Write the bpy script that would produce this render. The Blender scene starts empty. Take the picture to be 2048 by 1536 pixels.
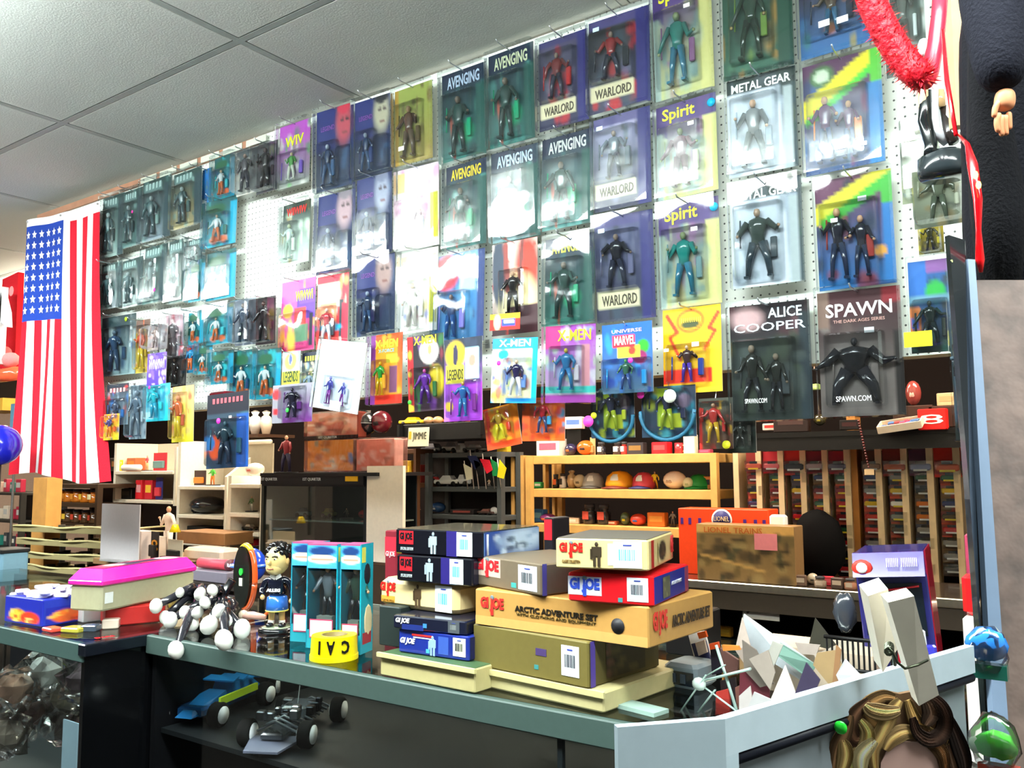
import bpy, math, random
import numpy as np
from mathutils import Vector, Matrix
rnd = random.Random(7)
S = bpy.context.scene
COL = S.collection
EYE = 1.5                      # camera height above the floor; ceiling at 3.01 m
FPX = 1716.0                   # focal length in pixels of a 2048 px wide frame

# ---------------------------------------------------------------- camera
def _n(v): return v / np.linalg.norm(v)
_X = -_n(np.array([-1400 - 1024, 955 - 768, FPX])); _Y = _n(np.array([2250 - 1024, 930 - 768, FPX]))
_Y = _n(_Y - _X * (_X @ _Y)); _Z = np.cross(_X, _Y)
if _Z[1] > 0: _Z = -_Z
WM = np.array([_X, _Y, _Z])    # world = WM @ camera(x right, y down, z forward)
cam_d = bpy.data.cameras.new('camera'); cam = bpy.data.objects.new('camera', cam_d); COL.objects.link(cam)
cam_d.sensor_width = 36; cam_d.lens = 36 * FPX / 2048; cam_d.clip_start = 0.02
cr, cu, cb = WM @ [1, 0, 0], WM @ [0, -1, 0], WM @ [0, 0, -1]
cam.matrix_world = Matrix(((cr[0], cu[0], cb[0], 0), (cr[1], cu[1], cb[1], 0), (cr[2], cu[2], cb[2], EYE), (0, 0, 0, 1)))
S.camera = cam
S.view_settings.view_transform = 'Standard'; S.view_settings.look = 'None'
S.view_settings.gamma = 1; S.view_settings.use_curve_mapping = False
S.view_settings.exposure = 0.85
W = bpy.data.worlds.new('world'); S.world = W; W.use_nodes = True
W.node_tree.nodes['Background'].inputs[0].default_value = (0.75, 0.8, 0.85, 1)
W.node_tree.nodes['Background'].inputs[1].default_value = 0.03
TUBE_FRONT, TUBE_BACK = 30.0, 27.0   # emission of the fluorescent fixtures

def _ray(x, y): return WM @ np.array([x - 1024, y - 768, FPX])
def P(x, y, Y):                # point seen at picture position (x, y) on the vertical plane at distance Y
    r = _ray(x, y); r = r * Y / r[1]; return Vector((r[0], r[1], r[2] + EYE))
def G(x, y, z):                # the same on a horizontal plane at height z above the floor
    r = _ray(x, y); r = r * (z - EYE) / r[2]; return Vector((r[0], r[1], z))
def D(x, y, d):                # the same at depth d
    r = _ray(x, y) * (d / FPX); return Vector((r[0], r[1], r[2] + EYE))

def lin(c):
    if isinstance(c, str):
        c = c.lstrip('#'); c = [int(c[i:i + 2], 16) / 255 for i in (0, 2, 4)]
    return tuple(x / 12.92 if x <= 0.04045 else ((x + 0.055) / 1.055) ** 2.4 for x in c[:3])

# ---------------------------------------------------------------- materials
def _mat(name):
    m = bpy.data.materials.new(name); m.use_nodes = True
    nt = m.node_tree; nt.nodes.clear()
    out = nt.nodes.new('ShaderNodeOutputMaterial'); return m, nt, out
def paint(name, rough=.5, metal=0, noise=.12, scale=60, bump=0, coat=0, spec=.5):
    m, nt, out = _mat(name); N = nt.nodes.new; L = nt.links.new
    b = N('ShaderNodeBsdfPrincipled'); a = N('ShaderNodeVertexColor'); a.layer_name = 'Col'
    tc = N('ShaderNodeTexCoord'); nz = N('ShaderNodeTexNoise'); nz.inputs['Scale'].default_value = scale; nz.inputs['Detail'].default_value = 3
    L(tc.outputs['Object'], nz.inputs['Vector'])
    mr = N('ShaderNodeMapRange'); mr.inputs[3].default_value = 1 - noise; mr.inputs[4].default_value = 1 + noise * .6
    L(nz.outputs[0], mr.inputs[0])
    mx = N('ShaderNodeVectorMath'); mx.operation = 'SCALE'; L(a.outputs[0], mx.inputs[0]); L(mr.outputs[0], mx.inputs['Scale'])
    L(mx.outputs[0], b.inputs['Base Color'])
    b.inputs['Roughness'].default_value = rough; b.inputs['Metallic'].default_value = metal
    b.inputs['Coat Weight'].default_value = coat; b.inputs['Specular IOR Level'].default_value = spec
    if bump:
        bp = N('ShaderNodeBump'); bp.inputs['Strength'].default_value = bump; bp.inputs['Distance'].default_value = .01
        L(nz.outputs[0], bp.inputs['Height']); L(bp.outputs[0], b.inputs['Normal'])
    L(b.outputs[0], out.inputs[0]); return m
def clear(name, tint=(.96, .99, 1), refl=.08, rough=.06, wob=.35, scale=9, maxr=.9):
    m, nt, out = _mat(name); N = nt.nodes.new; L = nt.links.new
    t = N('ShaderNodeBsdfTransparent'); t.inputs[0].default_value = (*tint, 1)
    g = N('ShaderNodeBsdfGlossy'); g.inputs['Roughness'].default_value = rough
    tc = N('ShaderNodeTexCoord'); nz = N('ShaderNodeTexNoise'); nz.inputs['Scale'].default_value = scale; nz.inputs['Detail'].default_value = 1.5
    L(tc.outputs['Object'], nz.inputs['Vector'])
    bp = N('ShaderNodeBump'); bp.inputs['Strength'].default_value = wob; bp.inputs['Distance'].default_value = .02
    L(nz.outputs[0], bp.inputs['Height']); L(bp.outputs[0], g.inputs['Normal'])
    lw = N('ShaderNodeLayerWeight'); lw.inputs[0].default_value = .35
    mr = N('ShaderNodeMapRange'); mr.inputs[3].default_value = refl; mr.inputs[4].default_value = maxr
    L(lw.outputs['Fresnel'], mr.inputs[0])
    mx = N('ShaderNodeMixShader'); L(mr.outputs[0], mx.inputs[0]); L(t.outputs[0], mx.inputs[1]); L(g.outputs[0], mx.inputs[2])
    L(mx.outputs[0], out.inputs[0]); return m
def emit(name, c, s):
    m, nt, out = _mat(name); e = nt.nodes.new('ShaderNodeEmission'); e.inputs[0].default_value = (*c, 1); e.inputs[1].default_value = s
    nt.links.new(e.outputs[0], out.inputs[0]); return m
M = dict(matte=paint('matte_paint', .8, spec=.08), semi=paint('printed_card', .45, noise=.1, spec=.28), gloss=paint('shiny_plastic', .16, noise=.06, coat=.3),
         metal=paint('brushed_metal', .32, 1, .15), cloth=paint('cloth', .9, noise=.2, scale=220, bump=.3, spec=.2), wood=paint('wood', .55, noise=.3, scale=14, spec=.3),
         fuzz=paint('fuzzy_tinsel', .5, noise=.35, scale=90, bump=.6), mottle=paint('mottled_board', .6, noise=.95, scale=34, bump=.2),
         blister=clear('blister_plastic', refl=.07, rough=.09, wob=.6, scale=7, maxr=.7), sleeve=clear('plastic_sleeve', refl=.035, rough=.05, wob=.4, scale=5, maxr=.6),
         glass=clear('case_glass', (.93, .97, .96), .02, .02, 0, maxr=.4), bag=clear('plastic_bag', (.97, .98, .98), .09, .1, .6, 14),
         redglow=emit('red_lamp', (1, .02, .02), 6), yelglow=emit('amber_lamp', (1, .75, .1), 5))

# ---------------------------------------------------------------- mesh building
class MB:
    def __init__(s): s.v = []; s.f = []; s.c = []; s.sm = []; s.pc = None
    def add(s, vs, fs, col, smooth=False):
        o = len(s.v); s.v += [tuple(v) for v in vs]; c = lin(col)
        for f in fs: s.f.append(tuple(i + o for i in f)); s.c.append(c); s.sm.append(smooth)
        return s
    def hex(s, p, col):        # 8 corners: bottom ring 0-3 counter-clockwise from above, top ring 4-7
        return s.add(p, [(3, 2, 1, 0), (4, 5, 6, 7), (0, 1, 5, 4), (1, 2, 6, 5), (2, 3, 7, 6), (3, 0, 4, 7)], col)
    def box(s, c, d, col, rot=None, taper=1):
        x, y, z = d[0] / 2, d[1] / 2, d[2] / 2; t = taper
        p = [Vector(q) for q in ((-x, -y, -z), (x, -y, -z), (x, y, -z), (-x, y, -z), (-x * t, -y * t, z), (x * t, -y * t, z), (x * t, y * t, z), (-x * t, y * t, z))]
        if rot is not None: p = [rot @ q for q in p]
        c = Vector(c); return s.hex([q + c for q in p], col)
    def rbox(s, c, d, col, r=.004, rot=None):   # chamfered box
        x, y, z = (k / 2 for k in d); r = min(r, x * .45, y * .45, z * .45); vs = []; 
        for zz, k in ((-z, r), (-z + r, 0), (z - r, 0), (z, r)):
            for a, b in ((-1, -1), (1, -1), (1, 1), (-1, 1)):
                if a * b > 0: q = [(a * (x - k), b * (y - r - k)), (a * (x - r - k), b * (y - k))]
                else: q = [(a * (x - r - k), b * (y - k)), (a * (x - k), b * (y - r - k))]
                if a * b > 0: pass
                vs += [(u, w, zz) for u, w in q]
        # order ring: use angle sort for safety
        rings = []
        for i in range(4):
            ring = sorted(range(i * 8, i * 8 + 8), key=lambda j: math.atan2(vs[j][1] / y, vs[j][0] / x)); rings.append(ring)
        fs = [tuple(reversed(rings[0])), tuple(rings[3])]
        for i in range(3):
            for j in range(8): fs.append((rings[i][j], rings[i][(j + 1) % 8], rings[i + 1][(j + 1) % 8], rings[i + 1][j]))
        vv = [Vector(q) for q in vs]
        if rot is not None: vv = [rot @ q for q in vv]
        c = Vector(c); return s.add([q + c for q in vv], fs, col)
    def tube(s, pts, rad, col, n=8, cap=True, flat=1):
        pts = [Vector(p) for p in pts]
        if not hasattr(rad, '__len__'): rad = [rad] * len(pts)
        vs = []; up = None
        for i, p in enumerate(pts):
            d = (pts[min(i + 1, len(pts) - 1)] - pts[max(i - 1, 0)]).normalized()
            if up is None: up = Vector((0, 0, 1)) if abs(d.z) < .9 else Vector((0, 1, 0))
            a = d.cross(up); a = a.normalized() if a.length > 1e-6 else Vector((1, 0, 0)); b = a.cross(d).normalized(); up = b
            for k in range(n):
                t = 2 * math.pi * k / n; vs.append(p + a * (math.cos(t) * rad[i]) + b * (math.sin(t) * rad[i] * flat))
        m = len(pts); fs = [(i * n + k, i * n + (k + 1) % n, (i + 1) * n + (k + 1) % n, (i + 1) * n + k) for i in range(m - 1) for k in range(n)]
        if cap: fs += [tuple(range(n - 1, -1, -1)), tuple(range((m - 1) * n, m * n))]
        return s.add(vs, fs, col, n > 5)
    def ball(s, c, r, col, n=10, rot=None):
        if not hasattr(r, '__len__'): r = (r, r, r)
        c = Vector(c); vs = [(0, 0, -1)]; h = n // 2
        for i in range(1, h):
            a = -math.pi / 2 + math.pi * i / h
            vs += [(math.cos(a) * math.cos(2 * math.pi * k / n), math.cos(a) * math.sin(2 * math.pi * k / n), math.sin(a)) for k in range(n)]
        vs.append((0, 0, 1)); e = len(vs) - 1
        fs = [(0, 1 + (k + 1) % n, 1 + k) for k in range(n)]
        for i in range(h - 2): fs += [(1 + i * n + k, 1 + i * n + (k + 1) % n, 1 + (i + 1) * n + (k + 1) % n, 1 + (i + 1) * n + k) for k in range(n)]
        o = 1 + (h - 2) * n; fs += [(o + k, o + (k + 1) % n, e) for k in range(n)]
        vv = [Vector((v[0] * r[0], v[1] * r[1], v[2] * r[2])) for v in vs]
        if rot is not None: vv = [rot @ q for q in vv]
        return s.add([q + c for q in vv], fs, col, True)
    def lathe(s, prof, c, col, n=20, rot=None, smooth=True):
        c = Vector(c); vs = []
        for r, z in prof: vs += [Vector((r * math.cos(2 * math.pi * k / n), r * math.sin(2 * math.pi * k / n), z)) for k in range(n)]
        if rot is not None: vs = [rot @ q for q in vs]
        m = len(prof); fs = [(i * n + k, i * n + (k + 1) % n, (i + 1) * n + (k + 1) % n, (i + 1) * n + k) for i in range(m - 1) for k in range(n)]
        fs += [tuple(range(n - 1, -1, -1)), tuple(range((m - 1) * n, m * n))]
        return s.add([q + c for q in vs], fs, col, smooth)
    def slab(s, poly, dirv, col):   # polygon (3-D points) extruded along dirv
        n = len(poly); dv = Vector(dirv); a = [Vector(p) for p in poly]; vs = a + [p + dv for p in a]
        fs = [tuple(range(n)), tuple(range(2 * n - 1, n - 1, -1))] + [(i, (i + 1) % n + 0, (i + 1) % n + n, i + n)[::-1] for i in range(n)]
        return s.add(vs, fs, col)
    def raster(s, R, o, u, w):      # coloured grid print: origin o (top left), u across, w down
        h, k = R.a.shape[:2]; o, u, w = Vector(o), Vector(u), Vector(w); b = len(s.v)
        if s.pc is None: s.pc = {}
        for j in range(h):
            for i in range(k):
                s.v.append(tuple(o + u * (i / (k - 1)) + w * (j / (h - 1)))); s.pc[b + j * k + i] = tuple(R.a[j, i])
        for j in range(h - 1):
            for i in range(k - 1):
                s.f.append((b + j * k + i, b + (j + 1) * k + i, b + (j + 1) * k + i + 1, b + j * k + i + 1)); s.c.append((1, 1, 1)); s.sm.append(False)
        return s
    def mesh(s, name, org=None):
        me = bpy.data.meshes.new(name); v = s.v
        if org is not None: v = [(p[0] - org[0], p[1] - org[1], p[2] - org[2]) for p in v]
        me.from_pydata(v, [], s.f); ca = me.color_attributes.new('Col', 'FLOAT_COLOR', 'CORNER')
        buf = []
        pc = s.pc or {}
        for f, c in zip(s.f, s.c):
            for i in f: buf += [*(pc[i] if i in pc else c), 1]
        ca.data.foreach_set('color', np.array(buf, dtype=np.float32))
        me.polygons.foreach_set('use_smooth', s.sm); me.update(); return me

def link(name, mb, mat, parent=None, org=None):
    me = mb.mesh(name, org) if isinstance(mb, MB) else mb
    o = bpy.data.objects.new(name, me); COL.objects.link(o)
    if not me.materials: me.materials.append(M[mat] if isinstance(mat, str) else mat)
    if parent is not None: o.parent = parent
    elif org is not None: o.location = org
    return o
def tag(o, label, cat, group=None, kind=None):
    if label: o['label'] = label
    if cat: o['category'] = cat
    if group: o['group'] = group
    if kind: o['kind'] = kind
    return o
def thing(name, label, cat, loc, rz=0, group=None, rot=None):
    o = bpy.data.objects.new(name, None); COL.objects.link(o); o.empty_display_size = .05; o.location = loc
    o.rotation_euler = rot if rot else (0, 0, rz); return tag(o, label, cat, group)
def solo(name, mb, mat, label, cat, org, group=None):
    return tag(link(name, mb, mat, None, Vector(org)), label, cat, group)
def struct(name, mb, mat, org=(0, 0, 0)):
    o = link(name, mb, mat, None, Vector(org)); o['kind'] = 'structure'; return o
_tx = {}
def text(s, w, h, col, depth=.0012, bold=.0, italic=0):
    """lettering mesh, centred, in the local XZ plane facing -Y, fitted to w x h"""
    k = (s, round(w, 4), round(h, 4), col, bold, italic)
    if k in _tx: return _tx[k]
    cu_ = bpy.data.curves.new('lettering', 'FONT'); cu_.body = s; cu_.size = 1; cu_.extrude = .02; cu_.offset = bold; cu_.resolution_u = 2; cu_.shear = italic
    o = bpy.data.objects.new('lettering', cu_); COL.objects.link(o)
    dg = bpy.context.evaluated_depsgraph_get(); me = bpy.data.meshes.new_from_object(o.evaluated_get(dg))
    bpy.data.objects.remove(o); bpy.data.curves.remove(cu_)
    n = len(me.vertices); a = np.empty(n * 3); me.vertices.foreach_get('co', a); a = a.reshape(-1, 3)
    lo, hi = a.min(0), a.max(0); q = (a - (lo + hi) / 2) / np.maximum(hi - lo, 1e-6)
    b = np.stack([q[:, 0] * w, -q[:, 2] * depth, q[:, 1] * h], 1); me.vertices.foreach_set('co', b.ravel())
    ca = me.color_attributes.new('Col', 'FLOAT_COLOR', 'CORNER'); ca.data.foreach_set('color', np.tile(np.array([*lin(col), 1], np.float32), len(me.loops)))
    me.materials.clear(); me.materials.append(M['semi']); me.update(); me.name = 'lettering'; _tx[k] = me; return me
def letter(s, w, h, col, parent, loc, rot=(0, 0, 0), name='lettering', **k):
    o = bpy.data.objects.new(name, text(s, w, h, col, **k)); COL.objects.link(o); o.parent = parent; o.location = loc; o.rotation_euler = rot; return o

class R:                       # a small printed picture, painted in code
    def __init__(s, w, h, c): s.w, s.h = w, h; s.a = np.zeros((h, w, 3)); s.a[:] = lin(c); yy, xx = np.mgrid[0:h, 0:w]; s.x = xx / (w - 1); s.y = yy / (h - 1)
    def mixin(s, m, c): s.a = s.a * (1 - m[..., None]) + np.array(lin(c)) * m[..., None]; return s
    def grad(s, c, y0=0, y1=1): return s.mixin(np.clip((s.y - y0) / (y1 - y0), 0, 1), c)
    def rect(s, x0, y0, x1, y1, c): return s.mixin(((s.x >= x0) & (s.x <= x1) & (s.y >= y0) & (s.y <= y1)) * 1., c)
    def ell(s, cx, cy, rx, ry, c, soft=.25):
        d = np.sqrt(((s.x - cx) / rx) ** 2 + ((s.y - cy) / ry) ** 2); return s.mixin(np.clip((1 - d) / soft + .5, 0, 1), c)
    def band(s, x0, y0, x1, y1, th, c):
        d = np.array([x1 - x0, y1 - y0]); L_ = np.hypot(*d); t = np.clip(((s.x - x0) * d[0] + (s.y - y0) * d[1]) / L_ ** 2, 0, 1)
        dist = np.hypot(s.x - x0 - t * d[0], s.y - y0 - t * d[1]); return s.mixin(np.clip((th - dist) / .02 + .5, 0, 1), c)
    def blots(s, cols, n, seed, x0=0, y0=0, x1=1, y1=1, r=(.04, .16), al=.8):
        q = random.Random(seed)
        for i in range(n):
            cx, cy = q.uniform(x0, x1), q.uniform(y0, y1); rx = q.uniform(*r); ry = q.uniform(*r) * 1.2
            d = np.sqrt(((s.x - cx) / rx) ** 2 + ((s.y - cy) / ry) ** 2); s.mixin(np.clip((1 - d) * 2, 0, 1) * al, q.choice(cols))
        return s

def figurine(mb, c, h, skin, top, legs, seed=0, wide=1.0):
    """small standing figure, base centre c, height h: tapered limbs running into one trunk"""
    q = random.Random(seed); c = Vector(c); u = h
    V = lambda x, y, z: c + Vector((x * u * wide, y * u, z * u))
    st = q.uniform(.06, .11)
    for sx in (-1, 1):
        mb.tube([V(sx * .045, 0, .5), V(sx * st, q.uniform(-.02, .0), .27), V(sx * (st + .02), 0, .03)], [u * .055 * wide, u * .04 * wide, u * .028 * wide], legs, 6)
        mb.box(V(sx * (st + .025), -.025, .015), (u * .06, u * .11, u * .035), legs)
        ex, ez = q.uniform(.16, .22), q.uniform(.6, .68); hx, hz = q.uniform(.17, .27), q.uniform(.45, .78)
        mb.tube([V(sx * .1, 0, .8), V(sx * ex, -.02, ez), V(sx * hx, -.06, hz)], [u * .04 * wide, u * .032 * wide, u * .022], top, 6)
        mb.ball(V(sx * hx, -.065, hz - .015), u * .026, skin, 6)
    mb.tube([V(0, 0, .47), V(0, 0, .58), V(0, 0, .72), V(0, 0, .82), V(0, 0, .87)], [u * .075 * wide, u * .07 * wide, u * .105 * wide, u * .095 * wide, u * .03], top, 8, flat=.65)
    mb.ball(V(0, -.005, .93), (u * .05, u * .055, u * .065), skin, 8)
    return mb

# ---------------------------------------------------------------- lights of the shop: ceiling fixtures
CZ = 3.01
def fixture(x0, x1, y, label, s, wid=.34):
    t = thing('fluorescent_fixture', label, 'ceiling light', ((x0 + x1) / 2, y, CZ), group='fluorescent ceiling fixtures outside the view')
    h = (x1 - x0) / 2
    link('fixture_housing', MB().box((0, 0, -.06), (2 * h, wid * .3, .11), '#f0f0f0'), 'semi', t)
    link('diffuser', MB().box((0, 0, -.145), (2 * h - .04, wid, .06), '#ffffff'), s, t)
EF = emit('front_tube_light', (.93, 1, .98), TUBE_FRONT); EB = emit('back_tube_light', (1, .86, .68), TUBE_BACK)
for i, x0 in enumerate((-6.6, -5.2, -3.8, -2.4, -1.0, .4)): fixture(x0, x0 + 1.3, .62, 'white fluorescent ceiling fixture over the aisle before the pegboard, one of a row', EF)
for x0 in (-7.5, -5.2, -2.9, -.6): fixture(x0, x0 + 1.3, 3.55, 'warm fluorescent ceiling fixture behind the pegboard, one of a row', EB, .4)

# ---------------------------------------------------------------- structure
X0, X1, Y0, Y1 = -9.5, 2.2, -2.5, 5.2
struct('floor', MB().box(((X0 + X1) / 2, (Y0 + Y1) / 2, -.05), (X1 - X0, Y1 - Y0, .1), '#2c2a27'), 'matte')
struct('wall_back', MB().box(((X0 + X1) / 2, Y1 + .05, 1.5), (X1 - X0, .1, 3.3), '#140d0b'), 'matte')
struct('wall_front', MB().box(((X0 + X1) / 2, Y0 - .05, 1.5), (X1 - X0, .1, 3.3), '#5a5854'), 'matte')
struct('wall_left', MB().box((X0 - .05, (Y0 + Y1) / 2, 1.5), (.1, Y1 - Y0, 3.3), '#a08878'), 'matte')
struct('wall_right', MB().box((X1 + .05, (Y0 + Y1) / 2, 1.5), (.1, Y1 - Y0, 3.3), '#8a8680'), 'matte')
ceil = struct('ceiling', MB().box(((X0 + X1) / 2, (Y0 + Y1) / 2, CZ + .06), (X1 - X0, Y1 - Y0, .06), '#6c706c'), 'matte')
tile_me = MB().rbox((0, 0, 0), (1.19, 1.19, .016), '#b9bfba', .006).mesh('ceiling_tile')
tile_me.materials.append(paint('ceiling_tile_fibre', .9, noise=.06, scale=140, bump=.15))
for i in range(-6, 5):
    for j in range(-4, 4):
        cx, cy = -2.46 + 1.22 * (i + .5), 1.81 + 1.22 * (j + .5)
        if X0 < cx - .55 and cx + .55 < X1 and cy + .55 < Y1 and cy - .55 > Y0:
            o = bpy.data.objects.new('ceiling_tile', tile_me); COL.objects.link(o); o.parent = ceil; o.location = (cx, cy, CZ + .012)
gb = MB()
for i in range(-6, 6): gb.box((-2.46 + 1.22 * i, (Y0 + Y1) / 2, CZ + .016), (.026, Y1 - Y0 - .02, .024), '#8e9692')
link('ceiling_grid', gb, 'semi', ceil)
gb = MB()
for j in range(-4, 4): gb.box(((X0 + X1) / 2, 1.81 + 1.22 * j, CZ + .015), (X1 - X0 - .02, .026, .022), '#8e9692')
link('ceiling_grid', gb, 'semi', ceil)

# pegboard: hanging panel with holes, its sheets meeting at vertical joints
YP = 2.40
def pegmat():
    m, nt, out = _mat('pegboard_white'); N = nt.nodes.new; L = nt.links.new
    b = N('ShaderNodeBsdfPrincipled'); b.inputs['Roughness'].default_value = .45
    tc = N('ShaderNodeTexCoord'); sp = N('ShaderNodeSeparateXYZ'); L(tc.outputs['Object'], sp.inputs[0])
    sq = []
    for ax in ('X', 'Z'):
        a = N('ShaderNodeMath'); a.operation = 'DIVIDE'; a.inputs[1].default_value = .0254; L(sp.outputs[ax], a.inputs[0])
        f = N('ShaderNodeMath'); f.operation = 'FRACT'; L(a.outputs[0], f.inputs[0])
        s_ = N('ShaderNodeMath'); s_.operation = 'SUBTRACT'; s_.inputs[1].default_value = .5; L(f.outputs[0], s_.inputs[0])
        p = N('ShaderNodeMath'); p.operation = 'POWER'; p.inputs[1].default_value = 2; L(s_.outputs[0], p.inputs[0]); sq.append(p)
    ad = N('ShaderNodeMath'); L(sq[0].outputs[0], ad.inputs[0]); L(sq[1].outputs[0], ad.inputs[1])
    lt = N('ShaderNodeMath'); lt.operation = 'LESS_THAN'; lt.inputs[1].default_value = .013; L(ad.outputs[0], lt.inputs[0])
    mx = N('ShaderNodeMix'); mx.data_type = 'RGBA'; mx.inputs[6].default_value = (*lin('#e9efe6'), 1); mx.inputs[7].default_value = (*lin('#4e5450'), 1)
    L(lt.outputs[0], mx.inputs[0]); L(mx.outputs[2], b.inputs['Base Color']); L(b.outputs[0], out.inputs[0]); return m
M['peg'] = pegmat()
PZ0 = EYE + .285
peg = bpy.data.objects.new('wall_pegboard', None); COL.objects.link(peg); peg['kind'] = 'structure'
xs = [-5.1, -3.88, -2.66, -1.44, -.22, .75]
for a, b in zip(xs, xs[1:]):
    link('pegboard_sheet', MB().box(((a + b) / 2, YP + .004, (PZ0 + CZ - .002) / 2), (b - a - .003, .007, CZ - .002 - PZ0), '#ffffff'), 'peg', peg)
link('frame_rail', MB().box(((xs[0] + xs[-1]) / 2, YP + .05, PZ0 + .03), (xs[-1] - xs[0], .05, .06), '#c9b48a'), 'wood', peg)
for i in range(-4, 1):
    pass
tr = MB()
tr.box(((-5.1 - 3.1) / 2, YP - .008, CZ - .028), (2.0, .012, .035), '#a5765c'); link('edge_trim', tr, 'wood', peg)
for i in range(6):
    link('wall_label', MB().box((-3.95 + i * .17, YP - .017, CZ - .03), (.14, .003, .03), '#cfd6c6'), 'semi', peg)

# ---------------------------------------------------------------- carded figures on the pegboard
def ring(x0, z0, x1, z1, y, r, k=3):
    pts = []
    for cx, cz, a0 in ((x1 - r, z1 - r, 0), (x0 + r, z1 - r, 90), (x0 + r, z0 + r, 180), (x1 - r, z0 + r, 270)):
        for i in range(k + 1):
            a = math.radians(a0 + 90 * i / k); pts.append((cx + r * math.cos(a), y, cz + r * math.sin(a)))
    return pts
def bubble(x0, z0, x1, z1, dep, r, y=-.001, ins=.006):
    mb = MB(); rr = [ring(x0, z0, x1, z1, y, r), ring(x0 + ins * .5, z0 + ins * .5, x1 - ins * .5, z1 - ins * .5, y - dep * .75, r), ring(x0 + ins * 1.6, z0 + ins * 1.6, x1 - ins * 1.6, z1 - ins * 1.6, y - dep, max(r - ins * .8, .001))]
    n = len(rr[0]); vs = sum(rr, []); fs = [(i * n + j, i * n + (j + 1) % n, (i + 1) * n + (j + 1) % n, (i + 1) * n + j) for i in range(2) for j in range(n)]
    fs.append(tuple(range(2 * n, 3 * n))); mb.add(vs, fs, '#ffffff'); return mb
HOOK = MB(); HOOK.tube([(0, 0, .004), (0, -.01, 0), (0, -.13, 0), (0, -.14, .008)], .0022, '#c8ccd0', 6); HOOK.box((0, -.001, .002), (.018, .004, .03), '#c8ccd0')
HOOKM = HOOK.mesh('peg_hook'); HOOKM.materials.append(M['metal'])
SKIN = '#c99a78'
def carded(x0, x1, yt, yb, c1, c2, hdr, blots, title, tcol, fig, label, name='carded_action_figure', cat='action figure', Y=2.345, tv=(.03, .17), bl=(.1, .3, .84, .95),
           tilt=0, yaw=None, pitch=None, strip=None, st=(), rnd_r=.008, dep=.03, sleeve=False, extra=None, hook=True, n=None, fw=1.0, tw=.8, ground='matte', bub=None, hh=.2, text2=None, nf=1, acc=None, group='carded toys hanging on the pegboard', box=0, tx=0):
    seed = int(x0 * 7 + yt * 3); q = random.Random(seed)
    xc, yc = (x0 + x1) / 2, (yt + yb) / 2
    w = P(x1, yc, Y).x - P(x0, yc, Y).x; h = P(xc, yt, Y).z - P(xc, yb, Y).z; p = P(xc, yt, Y); p.x = (P(x0, yc, Y).x + P(x1, yc, Y).x) / 2
    yaw = q.uniform(-.06, .06) if yaw is None else yaw; pitch = q.uniform(-.035, .03) if pitch is None else pitch
    t = thing(name, label, cat, p, group=group, rot=(pitch, math.radians(tilt), yaw))
    k = n or (18 if w * h < .02 or x1 < 640 else 26)
    r = R(k, int(k * 1.45), c1); r.grad(c2, .15, .95)
    if blots: r.blots(blots, 26, seed, r=(.03, .13))
    if hdr: r.mixin(((r.y < hh)) * .85, hdr)
    if strip: r.rect(*strip[:4], strip[4])
    if extra: extra(r)
    dpt = box or .0014
    if box:
        link('box_body', MB().rbox((0, dpt / 2 - .001, -h / 2), (w, dpt, h), c2, .002), 'semi', t)
    mb = MB()
    mb.box((0, .001, -h / 2), (w - .0004, .0012, h - .0004), '#c9c4bc') if not box else None
    mb.raster(r, (-w / 2, -.0012, 0), (w, 0, 0), (0, 0, -h)); link('card' if not box else 'printed_front', mb, 'semi', t)
    if title: letter(title, w * tw, h * (tv[1] - tv[0]), tcol, t, (tx * w, -.002, -h * (tv[0] + tv[1]) / 2), bold=.02)
    if text2: letter(text2[0], w * text2[4], h * text2[3], text2[1], t, (0, -.0022, -h * text2[2]), bold=.01)
    X = lambda u: (u - .5) * w
    Z = lambda v: -v * h
    if fig and bl:
        bx = (bl[0] + bl[2]) / 2; bh = (bl[3] - bl[1]) * h
        for i in range(nf):
            f = MB(); cx = X(bx + (i - (nf - 1) / 2) * .3)
            figurine(f, (cx, -.012, Z(bl[3]) + .006), bh * .9 * (.85 if i else 1), fig[0], fig[1], fig[2], seed + i, fw * min(1.3, (bl[2] - bl[0]) * w / (bh * .55)) / (nf ** .5))
            link('toy_figure', f, 'gloss', t)
        a = MB(); ax = X(bl[2] - .13); az = Z(bl[1] + (bl[3] - bl[1]) * .6); ac = acc or q.choice(blots or ['#333333'])
        a.rbox((ax, -.009, az), (w * .09, .01, h * .2), ac, .002); a.tube([(X(bl[0] + .1), -.01, Z(bl[1] + .15)), (X(bl[0] + .09), -.01, Z(bl[1] + .42))], .0025, ac, 6)
        link('accessory', a, 'gloss', t)
    if bl: link('blister', bubble(X(bl[0]), Z(bl[3]), X(bl[2]), Z(bl[1]), dep, min(rnd_r, w * .2)), 'blister', t)
    if bub: link('blister', bubble(X(bub[0]), Z(bub[3]), X(bub[2]), Z(bub[1]), dep * .8, .012), 'blister', t)
    if sleeve: link('plastic_sleeve', bubble(-w / 2 - .004, -h - .004, w / 2 + .004, .012, dep + .006, .004, y=.004, ins=.004), 'sleeve', t)
    for u, v, c, s_ in st:
        m = MB()
        if s_ > 0: m.box((X(u), -.0035 - (dep if bl and v > bl[1] else 0), Z(v)), (s_, .0006, s_ * .6), c)
        else: m.lathe([(-s_, 0), (-s_, .0008)], (X(u), -.0035 - (dep if bl and v > bl[1] else 0), Z(v)), c, 14, Matrix.Rotation(math.pi / 2, 3, 'X'))
        link('price_sticker', m, 'semi', t)
    if not hook:
        ex = max(PZ0 + .03 - p.z, .008); link('hanging_wire', MB().tube([(0, 0, -.004), (0, (YP - .002 - p.y) * .6, ex * .8), (0, YP - .002 - p.y, ex)], .0012, '#b8bcc0', 5), 'metal', t)
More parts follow.
